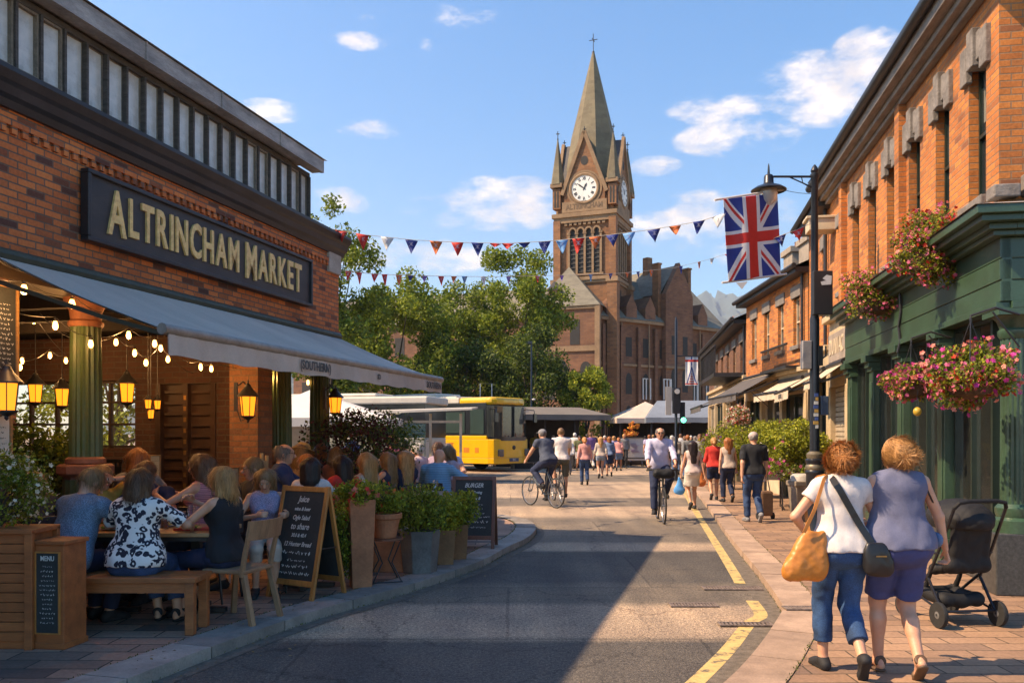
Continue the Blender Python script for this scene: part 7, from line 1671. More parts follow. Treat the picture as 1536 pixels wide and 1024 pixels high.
def glassy(label,x,y,z,kind=0):
    t=thing('drinking_glass',label,'glass',(x,y,z),0,'glasses on the terrace tables'); mb=MB()
    if kind==0: mb.lathe([(.028,0),(.036,.13),(.034,.13),(.027,.008)],14,None,False)
    else: mb.lathe([(.032,0),(.03,.004),(.004,.01),(.004,.075),(.03,.10),(.038,.14),(.033,.19)],14,None,False)
    mb.build('bowl',DGL,t,True); mb=MB(); mb.lathe([(.026,.008),(.031,.07+.02*kind)],12); 
    if kind==0: mb.build('drink',mat('amber drink',(.35,.14,.03),.1,0,.1,9,0),t,True)
for i,(x,y,k) in enumerate(((-3.02,7.42,0),(-2.86,7.62,1),(-2.98,7.70,0),(-2.75,7.5,1),(-3.4,7.6,0),(-2.82,7.35,0),(-1.62,11.8,0),(-1.30,11.85,0),(-1.05,11.7,1),(-2.0,8.8,0))):
    glassy(['tall beer glass nearest the leopard print sleeve','wine glass on the nearest table before the pink striped top','beer glass in the middle of the nearest table','wine glass by the red tray','beer glass near the woman with her hand at her chin','short glass beside the red tray','first glass on the table before the bald man','second glass on the table before the bald man','wine glass at the kerb end of the table before the bald man','glass on the small table by the lavender top'][i],x,y,PZ+.742,k)
def food(label,x,y,z,r,cols,seed,tray=None):
    t=thing('plate_of_food',label,'plate',(x,y,z),0,'plates on the terrace tables'); mb=MB()
    if tray: mb.box(-r*1.3,r*1.3,-r*.8,r*.8,0,.012); mb.box(-r*1.3,r*1.3,-r*.8,-r*.76,.012,.022); mb.build('tray',tray,t,bev=.003)
    else: mb.lathe([(r*.5,0),(r,.014),(r,.018),(r*.6,.008),(.001,.008)],22,None,False); mb.build('plate',CER,t,True)
    rd=random.Random(seed); ms=[mat('food %d'%i,c,.6,0,.35,30,.3) for i,c in enumerate(cols)]
    for k in range(7):
        mb=MB(); mb.ell((rd.uniform(-.55,.55)*r,rd.uniform(-.4,.4)*r,.022),(rd.uniform(.016,.03),rd.uniform(.014,.026),.014),8,6); mb.build('food',ms[k%len(ms)],t,True)
FC=[(.5,.25,.06),(.12,.22,.03),(.45,.07,.03),(.6,.42,.12)]
food('red tray of food at the right end of the nearest table',-2.72,7.38,PZ+.742,.13,FC,1,mat('red tray',(.35,.03,.02),.4,0,.1,9,0))
food('white plate of food in front of the denim shirt man',-3.45,7.38,PZ+.742,.12,FC,2); food('white plate beside the beer glasses in the middle of the nearest table',-3.10,7.62,PZ+.742,.12,FC,3)
food('white plate of food on the table before the bald man',-1.45,11.85,PZ+.742,.12,FC,4); food('crumpled napkins and leftovers on the table before the bald man',-1.22,12.1,PZ+.742,.13,[(.6,.55,.45),(.4,.25,.12)],5)
mb=MB(); mb.tube([(-2.635,7.15,.99),(-2.66,7.15,1.05),(-2.70,7.13,1.10)],[.024,.027,.018],8); 
# A-boards
def aboard(label,x,y,rz,w,h,spread,fm_,lines,title,seed):
    t=thing('sandwich_board',label,'sandwich board',(x,y,PZ),rz); a=math.atan2(spread/2,h)
    for sgn in (-1,1):
        M=Matrix.Translation((0,sgn*spread/2,0))@Matrix.Rotation(sgn*a,4,'X')@(Matrix.Identity(4) if sgn<0 else Matrix.Rotation(math.pi,4,'Z')); hl=h/math.cos(a)
        mb=MB(); fw=.045
        for sx in (-1,1): mb.box(sx*w/2-fw/2,sx*w/2+fw/2,-.014,.014,0,hl,M)
        mb.box(-w/2+fw/2,w/2-fw/2,-.013,.013,hl-.055,hl-.005,M); mb.box(-w/2+fw/2,w/2-fw/2,-.013,.013,.13,.185,M); mb.build('frame',fm_,t,bev=.004)
        mb=MB(); mb.box(-w/2+fw/2,w/2-fw/2,-.005,.007,.185,hl-.055,M); p=mb.build('panel',MENU,t)
        if sgn<0:
            mb=MB(); rd=random.Random(seed); W_=w-.12; z=hl-.13
            for k,tx in enumerate(title):
                sz=(.085,.05,.062)[k%3]; vs,fs=textmesh(tx,sz,.001,.0008,.82,shear=.3); mb.add([(v.x,-.007-v.z,v.y+z) for v in vs],[tuple(reversed(f)) for f in fs],M); z-=.085 if k else .095
            while z>.24:
                k=rd.uniform(.25,.5); off=rd.uniform(-.06,.02); scribble(mb,-W_*k+off,W_*k+off,z,.019*rd.uniform(.8,1.4),0,rd,M,-.007); z-=rd.uniform(.05,.075)
            mb.build('chalk_writing',CHALK,p)
    mb=MB(); mb.bar((-w/2,-spread*.25,h*.45),(-w/2,spread*.25,h*.45),.01); mb.bar((w/2,-spread*.25,h*.45),(w/2,spread*.25,h*.45),.01); mb.build('stay',GUN,t); return t
aboard('pine framed chalk sandwich board with white writing behind the blonde woman, left of the planters',-2.0,8.30,R(-30),.56,1.06,.46,PINE,5,['Juice','wine & beer','Ogle Salad','to share','30.0 & 40.4','12 Hunter Bread'],5)
aboard('dark red framed chalk sandwich board at the kerb end of the planters',-.52,11.80,R(-6),.56,.98,.42,MAH,5,['BURGER','Wine Tasting','nightly 8'],9)
# wood planter and menu stand at the near left
t=thing('planter_box','tall slatted cedar planter box at the near left corner of the terrace','planter',(-3.98,6.38,PZ)); mb=MB()
for i in range(11): z=.06+.071*i; mb.box(-.46,.46,-.17,.17,z,z+.066)
mb.build('body',CEDAR,t,bev=.003); mb=MB()
for x in (-.47,.47):
    for y in (-.175,.175): mb.box(x-.03,x+.03,y-.02,y+.02,0,.86)
mb.box(-.50,.50,-.20,.20,.84,.875); mb.box(-.45,.45,-.155,.155,.0,.06); mb.build('frame',CEDAR,t,bev=.005)
t=thing('menu_stand','low wooden stand with a narrow chalk menu panel against the cedar planter','menu stand',(-3.365,6.34,PZ),R(-8)); mb=MB()
mb.box(-.125,.125,-.12,.14,.04,.76); mb.box(-.14,.14,-.135,.155,.76,.79); mb.box(-.135,.135,-.13,.15,0,.045); mb.build('body',CEDAR,t,bev=.005)
mb=MB(); mb.box(-.088,.088,-.128,-.12,.12,.70); pn=mb.build('panel',MENU,t); mb=MB()
for q in ((-.1,-.088,.11,.71),(.088,.1,.11,.71)): mb.box(q[0],q[1],-.134,-.12,q[2],q[3])
mb.box(-.088,.088,-.134,-.12,.11,.12); mb.box(-.088,.088,-.134,-.12,.70,.71); mb.build('frame',PINE,t)
mb=MB(); rd=random.Random(31); I_=Matrix.Identity(4); vs,fs=textmesh('MENU',.05,.001,.001,.8); mb.add([(v.x,-.130-v.z,v.y+.66) for v in vs],[tuple(reversed(f)) for f in fs])
for i in range(13): k=rd.uniform(.035,.068); scribble(mb,-k,k,.60-.034*i,.010*rd.uniform(.8,1.2),0,rd,I_,-.130)
mb.build('chalk_writing',CHALK,pn)
bush('flowering_bush','green bush with tiny white flowers growing in the cedar planter','bush',(-3.88,6.40,1.20),(.38,.24,.30),5200,.030,[LG1,LG2,LG1],81,34,.38,[WHT],420,.026)
# pots along the kerb side
def pot(label,px,py,build,mat_,name='plant_pot',rz=0):
    b=G(px,py,PZ); t=thing(name,label,'plant pot',b,rz,'plant pots along the terrace edge'); mb=MB(); build(mb); mb.build('pot',mat_,t,bev=.006); mb=MB(); return t,b
sq=lambda r0,r1,h:(lambda mb: mb.lathe([(r0,0),(r1,h),(r1-.02,h),(r1-.025,h-.04)],4,None,True,R(45)))
t,b=pot('tall terracotta coloured square planter behind the pine sandwich board','540 880'.split() and 541,880,sq(.14,.185,.90),TERR,rz=.35)
t1=b
bush('trailing_plant','trailing green plant with a few red flowers in the tall terracotta planter','plant',(b.x,b.y,1.03),(.22,.20,.12),2000,.036,[LG1,LG2,LGY],82,22,.45,[REDP,CORAL],34,.05,group='plants in the terrace pots')
bush('trailing_plant','green creeper spilling down behind the sandwich board to the paving','plant',(b.x-.20,b.y-.02,.62),(.12,.16,.50),3000,.030,[LG1,LG2,LGY],83,40,.5,None,0,group='plants in the terrace pots',loc=(b.x-.20,b.y-.02,.14))
b=G(578,872,PZ); t=thing('plant_stand','thin black iron stand carrying the round terracotta pot','plant stand',b,.3); mb=MB()
for sx in (-1,1):
    for sy in (-1,1): mb.tube([(sx*.16,sy*.15,0),(sx*.05,sy*.12,.22),(sx*.14,sy*.14,.45)],.008,6)
mb.tube([(-.16,-.15,.02),(.16,-.15,.02)],.006,5); mb.build('legs',GUN,t); mb=MB(); mb.lathe([(.19,.45),(.19,.47)],20); mb.build('top',MAH,t)
t,b=pot('round terracotta pot with a rolled rim standing on the black iron stand',578,872,lambda mb: mb.lathe([(.115,0),(.155,.20),(.175,.205),(.178,.26),(.155,.26),(.15,.22)],26),TERR); t.location.z+=.47
bush('bushy_plant','leafy green plant with orange tinged leaves in the round terracotta pot','plant',(b.x,b.y,.96),(.23,.20,.14),1900,.036,[LG1,LG2,LG2],84,24,.42,[ORG,REDP],26,.04,group='plants in the terrace pots')
t,b=pot('grey hexagonal concrete planter, the widest of the row',630,858,lambda mb: mb.lathe([(.19,0),(.235,.48),(.205,.48),(.20,.42)],6,None,True,.2),CONC)
bush('fern','feathery dark green fern in the grey concrete planter','fern',(b.x-.02,b.y,.80),(.27,.24,.25),3000,.042,[LG1,LG2,LG1],85,30,.42,group='plants in the terrace pots')
t,b=pot('brown square planter next to the grey concrete one',667,846,sq(.13,.165,.42),RUST,rz=.2)
bush('fern','bright green fern in the brown square planter beside the concrete one','fern',(b.x-.02,b.y,.70),(.22,.20,.20),2200,.045,[LG2,LG2,LGY],86,24,.42,group='plants in the terrace pots')
t,b=pot('last brown square planter, by the dark red sandwich board',688,838,sq(.13,.165,.44),RUST,rz=.1)
bush('fern','mixed green and yellow fern in the last brown planter','fern',(b.x,b.y,.72),(.20,.20,.22),2200,.045,[LG2,LGY,LG1],87,24,.42,group='plants in the terrace pots')
t,b=pot('low brick coloured trough behind the iron stand',596,856,lambda mb: mb.box(-.35,.1,-.1,.12,0,.35),TERR)
# bigger shrubs
c=P(533,645,12.6); bush('dark_red_shrub','airy dark red leaved shrub with drooping twigs under the end of the awning','shrub',(c.x,c.y,c.z+.02),(.62,.5,.48),3000,.060,[LRD,LRD,LG3,LOL],91,36,.30,loc=(c.x-.1,c.y,1.0))
t,b=pot('tall dark pot hidden behind the diners under the dark red shrub',533,790,sq(.16,.2,.7),CONC); t.location=(c.x-.1,c.y,PZ+.22)
c=P(585,672,13.6); bush('green_shrub','round dark green shrub behind the long haired blonde women','shrub',c,(.42,.4,.40),3000,.055,[LG3,LG1,LG1],92,26,.4,loc=(c.x,c.y,c.z-.40)); 
t,b=pot('square pot under the round dark green shrub behind the blonde women',585,780,sq(.16,.2,.9),CONC); t.location=(c.x,c.y,PZ)
c=LM@lw(55,690,.9); bush('house_plant','dark leafy plant in the shade of the hall at the far left','plant',c,(.34,.3,.40),1500,.075,[LG3,LG1,LG3],93,24,.45,loc=(c.x,c.y,c.z-.40)); t,b=pot('dark pot under the leafy plant in the shade at the far left',55,800,sq(.14,.2,.9),CONC); t.location=(c.x,c.y,PZ)
# ================================================================ seated diners
def sit(H,seat=.45,lean=.12,lh=(-.17,.42,.80),rh=(.17,.42,.80),look=(0,1,-.35),feet=.38,spread=.10,**k):
    s=H/1.72; z=seat/s+.125
    d=dict(pel=(0,0,z),lean=(0,lean,1),look=look,lh=lh,rh=rh,lf=(-spread,feet,.085),rf=(spread,feet-.05,.085),le=(-1,-.4,-.6),re=(1,-.4,-.6),hem=-.0)
    d.update(k); return d
def C(n,c,kind=None): return cloth(n,c,kind=kind)
NAVY=C('cloth navy',(.012,.022,.06)); JEAN=C('cloth jeans',(.018,.045,.11),'denim'); CHARC=C('cloth charcoal',(.025,.025,.03)); DEN=C('cloth denim shirt',(.10,.185,.28),'check'); WHITE=C('cloth white',(.68,.62,.58)); 
LILAC=C('cloth lilac',(.52,.50,.66)); REDC=C('cloth red',(.55,.03,.02)); KHAKI=C('cloth khaki',(.11,.10,.07)); BEIGE=C('cloth beige',(.55,.43,.34)); PINKC=C('cloth pink',(.60,.28,.24)); BLUEC=C('cloth mid blue',(.10,.22,.48)); PSTR=C('cloth pink stripe',(.38,.13,.14),'stripe'); BSTR=C('cloth blue weave',(.13,.30,.46),'stripe'); LAV=C('cloth lavender',(.26,.25,.38),'check'); LEO=C('cloth leopard',(.6,.6,.6),'leopard'); GREYC=C('cloth grey',(.22,.22,.23)); TEAL=C('cloth teal',(.02,.38,.33)); DSHORT=C('cloth blue shorts',(.05,.06,.17)); STRAW=C('straw',(.50,.32,.12)); TAN=C('cloth tan',(.38,.25,.15)); BLUET=C('cloth slate blue',(.13,.14,.22)); BLKT=C('cloth black tee',(.012,.013,.016))
SD='diners seated on the terrace'
def S(label,px,Y,face,H,fem,pose,res=.012,**k):
    k['strands']=max(k.get('strands',0),700 if k.get('hs')!='bald' else 0)
    X=(px-768)/F*Y; return person(label,(X,Y,PZ),face,group=SD,H=H,fem=fem,pose=pose,res=res,seed=int(px),**k)
S('man in a blue denim shirt on the oak bench leaning over the table',98,6.86,-22,1.76,False,sit(1.76,lean=.42,look=(.25,1,-.75),lh=(-.12,.55,.84),rh=(.16,.58,.84)),.0085,fat=1.22,top='shirt',topmat=DEN,sleeve=.95,botmat=NAVY,botlen=1.95,hair='light',hs='short',skin=1,strands=500)
S('woman in a black and white leopard print blouse seated on the oak bench',203,6.86,-4,1.66,True,sit(1.66,lean=.10,look=(.15,1,-.3),lh=(-.20,.40,.86),rh=(.30,.40,.80),re=(1,-.2,-.5),lf=(.02,.36,.085),rf=(.2,.34,.085)),.0085,fat=1.28,top='shirt',topmat=LEO,sleeve=.85,botmat=JEAN,botlen=1.75,hair='brown',hs='bob',skin=1,strands=2200,shoe='sandal')
def sandwich(root,I):
    q=MB(); q.box(-.05,.05,-.03,.03,0,.03); o=q.build('bread_roll',mat('bread',(.62,.45,.22),.8,0,.3,20,.3),None,bev=.012); o.matrix_world=root.matrix_basis@Matrix.Translation(Vector(I['rw']+np.array([0,.07,.03]))); tag(o,'bread roll held in the hand of the blonde woman in black','bread')
S('blonde woman in a black racerback top seated on the weathered chair, facing left',338,7.22,68,1.66,True,sit(1.66,lean=.02,look=(-.1,1,-.25),lh=(-.12,.40,.86),rh=(.02,.36,1.02),fat=1),.0085,top='tank',topmat=BLKT,bottom='trousers',botmat=NAVY,botlen=1.3,hair='blonde',hs='bob',skin=1,strands=2200,extra=sandwich)
S('woman with long brown hair in a pink striped strappy top behind the nearest table',308,8.08,82,1.74,True,sit(1.74,.5,lean=.05,look=(.1,1,-.1),lh=(-.15,.40,.98),rh=(.1,.42,1.0),hairlen=.26),.010,top='tank',topmat=PSTR,botmat=JEAN,botlen=1.4,hair='brown',hs='long',skin=0,strands=1500)
S('woman in a mustard top holding her hand to her chin behind the denim shirt man',143,8.05,-112,1.64,True,sit(1.64,lean=.12,look=(0,1,-.2),lh=(-.02,.20,1.20),rh=(.1,.38,.84)),.010,top='shirt',topmat=C('cloth mustard',(.40,.24,.04)),sleeve=.6,botmat=NAVY,hair='light',hs='long',skin=0,strands=900)
S('man in a dark navy shirt facing us behind the leopard print blouse',232,8.30,172,1.74,False,sit(1.74,lean=.22,look=(-.1,1,-.7)),.010,top='shirt',topmat=NAVY,sleeve=.6,botmat=CHARC,hair='brown',hs='short',skin=0)
S('person with bushy auburn hair seated with back to us before the green column',206,9.25,10,1.80,True,sit(1.80,.5,lean=.0),.012,top='shirt',topmat=GREYC,sleeve=.6,botmat=NAVY,hair='auburn',hs='bob',skin=0,strands=700)
S('person with long light brown hair bending low at the far left end of the table',64,7.75,50,1.62,True,sit(1.62,lean=.45,look=(.2,1,-.9),hairlen=.34),.010,top='shirt',topmat=CHARC,sleeve=.7,botmat=NAVY,hair='light',hs='long',skin=1,strands=900)
S('man with glasses and short brown hair on a white chair behind the blonde woman',383,8.95,128,1.74,False,sit(1.74,lean=.0,look=(.15,1,-.1)),.010,top='shirt',topmat=CHARC,sleeve=.5,botmat=CHARC,hair='light',hs='short',skin=1,glasses=True)
S('girl with long light hair in a lavender sleeveless top at the small table',398,8.55,196,1.56,True,sit(1.56,lean=.25,look=(.1,1,-.55),lh=(-.25,.30,.86),rh=(.10,.36,.86)),.010,top='tank',topmat=LAV,botmat=BEIGE,botlen=1.3,hair='light',hs='long',skin=1,strands=900)
S('heavy man in a navy polo shirt and glasses seen in profile facing right',418,10.0,-78,1.88,False,sit(1.88,.52,lean=.06,look=(0,1,-.05),lh=(-.15,.44,.82)),.011,fat=1.25,top='shirt',topmat=C('cloth navy polo',(.015,.04,.12)),sleeve=.85,botmat=CHARC,hair='grey',hs='balding',skin=1,glasses=True)
S('woman with long dark hair in a white top seated just above the pine sandwich board',466,9.55,2,1.68,True,sit(1.68,lean=.04),.011,top='shirt',topmat=WHITE,sleeve=.5,botmat=NAVY,hair='dark',hs='long',skin=0,strands=700)
S('woman with black hair and a red top turned to the left',516,10.35,60,1.70,True,sit(1.70,lean=.06,look=(.1,1,0)),.012,top='shirt',topmat=REDC,sleeve=.4,botmat=NAVY,hair='dark',hs='long',skin=0,strands=500)
S('woman with very long straight blonde hair and bare shoulders, her back to us',551,10.75,55,1.74,True,sit(1.74,lean=.02,look=(.1,1,0),hairlen=.50),.012,top='tank',topmat=BEIGE,botmat=BEIGE,hair='blonde',hs='long',skin=1,strands=1400)
S('woman with light brown hair facing left, second from the bald man',583,11.9,70,1.70,True,sit(1.70,lean=.02,look=(.1,1,0),hairlen=.42),.014,top='tank',topmat=NAVY,botmat=NAVY,hair='light',hs='long',skin=1,strands=600)
S('woman with long golden hair in navy beside the bald man in blue',608,12.4,40,1.72,True,sit(1.72,lean=.02,hairlen=.46),.014,top='shirt',topmat=NAVY,sleeve=.4,botmat=NAVY,hair='blonde',hs='long',skin=1,strands=700)
S('bald man in a blue woven shirt, back to us, beside the second sandwich board',655,12.9,-18,1.80,False,sit(1.80,lean=.10,look=(.3,1,-.2),rh=(.32,.40,.84)),.011,fat=1.3,top='shirt',topmat=BSTR,sleeve=1.2,botmat=NAVY,hair='light',hs='bald',skin=1)
S('white haired man in a pale pink shirt turned away behind the bald man',633,15.2,70,1.80,False,sit(1.80,.5,lean=.10,look=(-.3,1,-.1)),.014,top='shirt',topmat=C('cloth pale pink',(.62,.45,.47)),sleeve=1.4,botmat=NAVY,hair='white',hs='short',skin=1)
S('woman with dark brown hair behind the bald man, beside the white haired man',661,15.6,150,1.78,True,sit(1.78,.52),.016,top='shirt',topmat=C('cloth mauve',(.30,.22,.30)),botmat=NAVY,hair='brown',hs='bob',skin=0)
S('person in a pale purple hooded top leaning left at the kerb end of the terrace',688,14.4,110,1.76,True,sit(1.76,.5,lean=.3),.016,top='shirt',topmat=C('cloth heather',(.40,.34,.42)),sleeve=1.8,botmat=CHARC,hair='light',hs='bob',skin=1)
S('person in a broad straw hat seated behind the man in the navy polo',447,11.6,-20,1.80,True,sit(1.80,.52,hat='brim'),.016,top='shirt',topmat=TAN,botmat=NAVY,hair='light',hs='long',skin=1,hatmat=STRAW)
S('person with a bright teal cap seated beyond the woman in red',499,12.2,-30,1.74,True,sit(1.74,.5),.016,top='shirt',topmat=C('cloth orange',(.55,.16,.05)),botmat=NAVY,hair='light',hs='bob',skin=1,hatmat=TEAL)
S('person with a brown bob beyond the woman in red, facing away',483,13.0,15,1.80,True,sit(1.80,.52),.018,top='shirt',topmat=C('cloth rust',(.42,.12,.05)),botmat=NAVY,hair='auburn',hs='bob',skin=0)
S('bald diner facing us among those beyond the table of the woman in red',521,12.8,185,1.78,False,sit(1.78,.5,look=(0,1,-.1)),.016,top='shirt',topmat=C('cloth brick',(.36,.14,.09)),botmat=NAVY,hair='light',hs='bald',skin=0)
S('person in a small blue sun hat under the dark red shrub',533,14.2,160,1.80,True,sit(1.80,.52,hat='brim'),.018,top='shirt',topmat=C('cloth salmon',(.55,.28,.20)),botmat=NAVY,hair='light',hs='bob',skin=1,hatmat=BLUEC)
S('person with brown hair in maroon seated before the last green column',470,13.8,120,1.80,False,sit(1.80,.52),.018,top='shirt',topmat=C('cloth maroon',(.20,.04,.05)),botmat=NAVY,hair='brown',hs='short',skin=0)
S('person in a black top and dark hair before the cream shelter',608,17.2,170,1.80,False,sit(1.80,.55),.02,top='shirt',topmat=BLKT,botmat=NAVY,hair='dark',hs='short',skin=3)
S('person in a royal blue top seated before the shelter near the white haired man',618,16.4,20,1.72,True,sit(1.72,.45),.02,top='shirt',topmat=C('cloth royal blue',(.03,.10,.40)),botmat=NAVY,hair='brown',hs='bob',skin=0)
S('person with dark red hair standing out against the cream kiosk',592,18.0,160,1.85,True,sit(1.85,.6),.02,top='shirt',topmat=C('cloth wine',(.25,.05,.08)),botmat=NAVY,hair='auburn',hs='long',skin=0)
S('diner in a tan jacket between the straw hat and the teal cap',470,11.3,100,1.70,False,sit(1.70,.45),.018,top='shirt',topmat=TAN,sleeve=1.8,botmat=NAVY,hair='ginger',hs='short',skin=0)
S('diner in lilac with grey hair at the table of the heather hooded top',671,16.4,190,1.76,False,sit(1.76,.5),.018,top='shirt',topmat=LILAC,botmat=NAVY,hair='grey',hs='short',skin=1)
# chairs under them
for i,(px,Y,f,lb) in enumerate(((308,8.08,82,'dark chair under the woman in the pink striped top'),(143,8.05,-112,'dark chair under the woman in mustard'),(232,8.3,172,'dark chair under the man in the dark navy shirt'),(206,9.25,10,'dark chair under the person with bushy auburn hair'),(64,7.75,50,'dark chair under the person bending low'),
 (398,8.55,196,'dark chair under the girl in lavender'),(418,10,-78,'dark chair under the man in the navy polo'),(466,9.55,2,'dark chair under the woman in the white top'),(516,10.35,60,'dark chair under the woman in red'),(551,10.75,55,'dark red chair under the woman with very long blonde hair'),(583,11.9,70,'dark chair under the light brown haired woman'),(608,12.4,40,'dark chair under the woman with golden hair'),(655,12.9,-18,'dark slatted chair under the bald man in blue'),
 (633,15.2,70,'dark chair under the white haired man'),(661,15.6,150,'dark chair under the dark brown haired woman'),(688,14.4,110,'dark chair under the person in the pale purple top'),(447,11.6,-20,'dark chair under the straw hat wearer'),(499,12.2,-30,'dark chair under the teal cap wearer'),(483,13,15,'dark chair under the brown bob wearer'),(521,12.8,185,'dark chair under the bald diner facing us'),(533,14.2,160,'dark chair under the blue sun hat wearer'),(470,13.8,120,'dark chair under the person in maroon'),(608,17.2,170,'dark chair under the person in black'),(618,16.4,20,'dark chair under the person in royal blue'),(592,18,160,'dark chair under the dark red haired person'),(470,11.3,100,'dark chair under the tan jacket'),(671,16.4,190,'dark chair under the grey haired person in lilac'))):
    X=(px-768)/F*Y; a=R(f); mchair(lb,X-math.sin(a)*-.02,Y,a)
X=(383-768)/F*8.95; mchair('white chair with black piping under the man with glasses',X,8.95,R(128),mat('white chair',(.6,.6,.6),.4,0,.1,9,0),.95)
# ================================================================ the two women and the pushchair
def walk(st=.22,sg=1,**k):
    d=dict(lf=(-.085,st*sg,.09 if sg>0 else .17),rf=(.085,-st*sg,.17 if sg>0 else .09),lt=(-.1,1,0) if sg>0 else (-.05,.75,-.65),rt=(.05,.75,-.65) if sg>0 else (.1,1,0),lh=(-.26,-.10*sg,.84),rh=(.26,.12*sg,.84),look=(0,1,-.1))
    d.update(k); return d
ORL=mat('orange leather',(.56,.20,.035),.45,0,.35,5,.35,.005,fine=30); BLL=mat('black leather',(.014,.014,.015),.4,0,.3,9,.2,.003)
def fieldobj(name,fn,lo,hi,res,m,parent,label=None,cat=None):
    f=Field(lo,hi,res); fn(f); V,Fc=f.mesh(); return raw(name,V,Fc,m,parent,True)
def bagf(f,a,b,w0,w1,r0,r1,fl):
    for i in range(9): t=i/8; c=np.array(a)*(1-t)+np.array(b)*t; w=w0*(1-t)+w1*t; r=(r0*(1-t)+r1*t)*(1-.25*(abs(2*t-.7))**3); f.cap(c-[w,0,0],c+[w,0,0],r,r,.035,((0,1,0),fl))
PW=G(1262,1010,PZ)
def w1bags(root,I):
    Mw=root.matrix_basis
    t=thing('shoulder_bag','slouchy orange leather tote bag on the left shoulder of the woman in white','bag',root.location,root.rotation_euler.z)
    c=I['lsh']*np.array([1,1,0])+np.array([-.10,-.10,.80])
    def tote(f):
        bagf(f,c+[-.035,0,-.12],c+[.035,0,.13],.085,.045,.062,.036,.75); f.plane((0,0,1),c[2]+.15); f.plane((0,0,-1),-(c[2]-.185)); f.noise(.005,30,2,(1,1,.6)); f.noise(.0025,70,4)
    fieldobj('body',tote,c-[.24,.2,.26],c+[.24,.2,.24],.009,ORL,t)
    mb=MB(); sh=Vector(I['lsh'])+Vector((.03,-.0,.055)); n_=12
    for dy,dx in ((-.055,-.03),(.05,.03)):
        p=[Vector(c)+Vector((dx-.02,dy*.8,.14)),Vector(c)*.45+sh*.55+Vector((-.05,dy*1.6,.02)),sh+Vector((-.02,dy*1.2,.0)),sh+Vector((.02,dy*.3,.016))]; 
        for a,b in zip(p,p[1:]): mb.bar(a,b,.022,.006,up=(0,1,0))
    mb.build('strap',ORL,t)
    t=thing('crossbody_bag','black crossbody bag with a wide strap worn over the white tee','bag',root.location,root.rotation_euler.z)
    hp=Vector(I['pel'])+Vector((.17,-.15,-.03)); 
    def bg(f): bagf(f,np.array(hp)+[.012,0,-.115],np.array(hp)+[-.012,0,.045],.050,.040,.040,.032,.7); f.noise(.003,40,1)
    fieldobj('body',bg,np.array(hp)-.2,np.array(hp)+.18,.008,BLL,t)
    mb=MB(); sh=Vector(I['lsh'])+Vector((.065,-.01,.045)); tp=[c for c in root.children if c.name.startswith('top')][0]; co=np.zeros(len(tp.data.vertices)*3); tp.data.vertices.foreach_get('co',co); co=co.reshape(-1,3)
    e=hp+Vector((-.03,0,.06)); p=[sh+Vector((0,.06,.0)),sh+Vector((0,.0,.022)),sh+Vector((.0,-.045,.012))]; s0=sh+Vector((.01,-.06,-.03)); N_=14
    for i in range(N_+1):
        q=s0.lerp(e,i/N_); m_=(np.abs(co[:,0]-q.x)<.03)&(np.abs(co[:,2]-q.z)<.03); y=co[m_,1].min() if m_.any() else q.y; p.append(Vector((q.x,y-.009,q.z)))
    pm=p[:3]+[Vector((p[i].x,min(p[i].y,(p[i-1].y+p[i+1].y)/2),p[i].z)) for i in range(3,len(p)-1)]+[p[-1]]
    vs=[];dirx=(e-s0).normalized().cross(Vector((0,-1,0))).normalized()*.021
    for q in pm: vs+=[q-dirx,q+dirx,q+dirx+Vector((0,.008,0)),q-dirx+Vector((0,.008,0))]
    mb.add(vs,[(4*i+j,4*i+4+j,4*i+4+(j+1)%4,4*i+(j+1)%4) for i in range(len(pm)-1) for j in range(4)])
    mb.build('strap',BLL,t); mb=MB(); mb.box(hp.x-.03,hp.x+.035,hp.y-.058,hp.y-.05,hp.z-.02,hp.z-.012); mb.build('zip',mat('brass dull',(.35,.22,.09),.35,.8,.2,9,.1),t)
person('woman in a white tee and rolled blue jeans with auburn hair, walking away',(PW.x,PW.y,PZ),1,group='the two women walking arm in arm',H=1.525,fem=True,fat=1.13,skin=1,res=.0075,
 pose=walk(.15,1,lf=(-.085,.13,.085),rf=(.075,-.20,.17),rt=(.12,.62,-.78),lt=(-.12,1,0),look=(.12,1,-.22),lh=(-.205,.16,1.02),le=(-1,-.55,-.2),rh=(.20,.26,1.02),re=(.8,-.7,-.3),hem=.03,flare=.022),
 top='shirt',topmat=WHITE,sleeve=.42,botmat=C('cloth bright jeans',(.016,.052,.13),'denim'),botlen=1.70,hair='ginger',hs='updo',strands=4200,extra=w1bags)
PW2=G(1346,1010,PZ)
def w2bag(root,I):
    t=thing('small_handbag','small slate blue handbag hanging at the right side of the woman in the sleeveless top','bag',root.location,root.rotation_euler.z); c=np.array(I['pel'])+np.array([.27,.04,.10])
    def bg(f): f.cap(c+[-.02,-.03,-.09],c+[-.01,.07,-.09],.05,.05,.03,((1,0,0),.6)); f.cap(c+[0,0,.06],c+[0,.04,.06],.04,.04,.05,((1,0,0),.5)); f.noise(.003,40,1)
    fieldobj('body',bg,c-.2,c+.18,.008,C('cloth bag blue',(.10,.16,.27)),t); mb=MB(); sh=Vector(I['rsh']); mb.tube([Vector(c)+Vector((0,0,.08)),sh*.5+Vector(c)*.5+Vector((-.03,-.06,.06)),sh+Vector((-.02,-.05,.02)),sh+Vector((-.03,.03,.045))],.006,6); mb.build('strap',BLL,t)
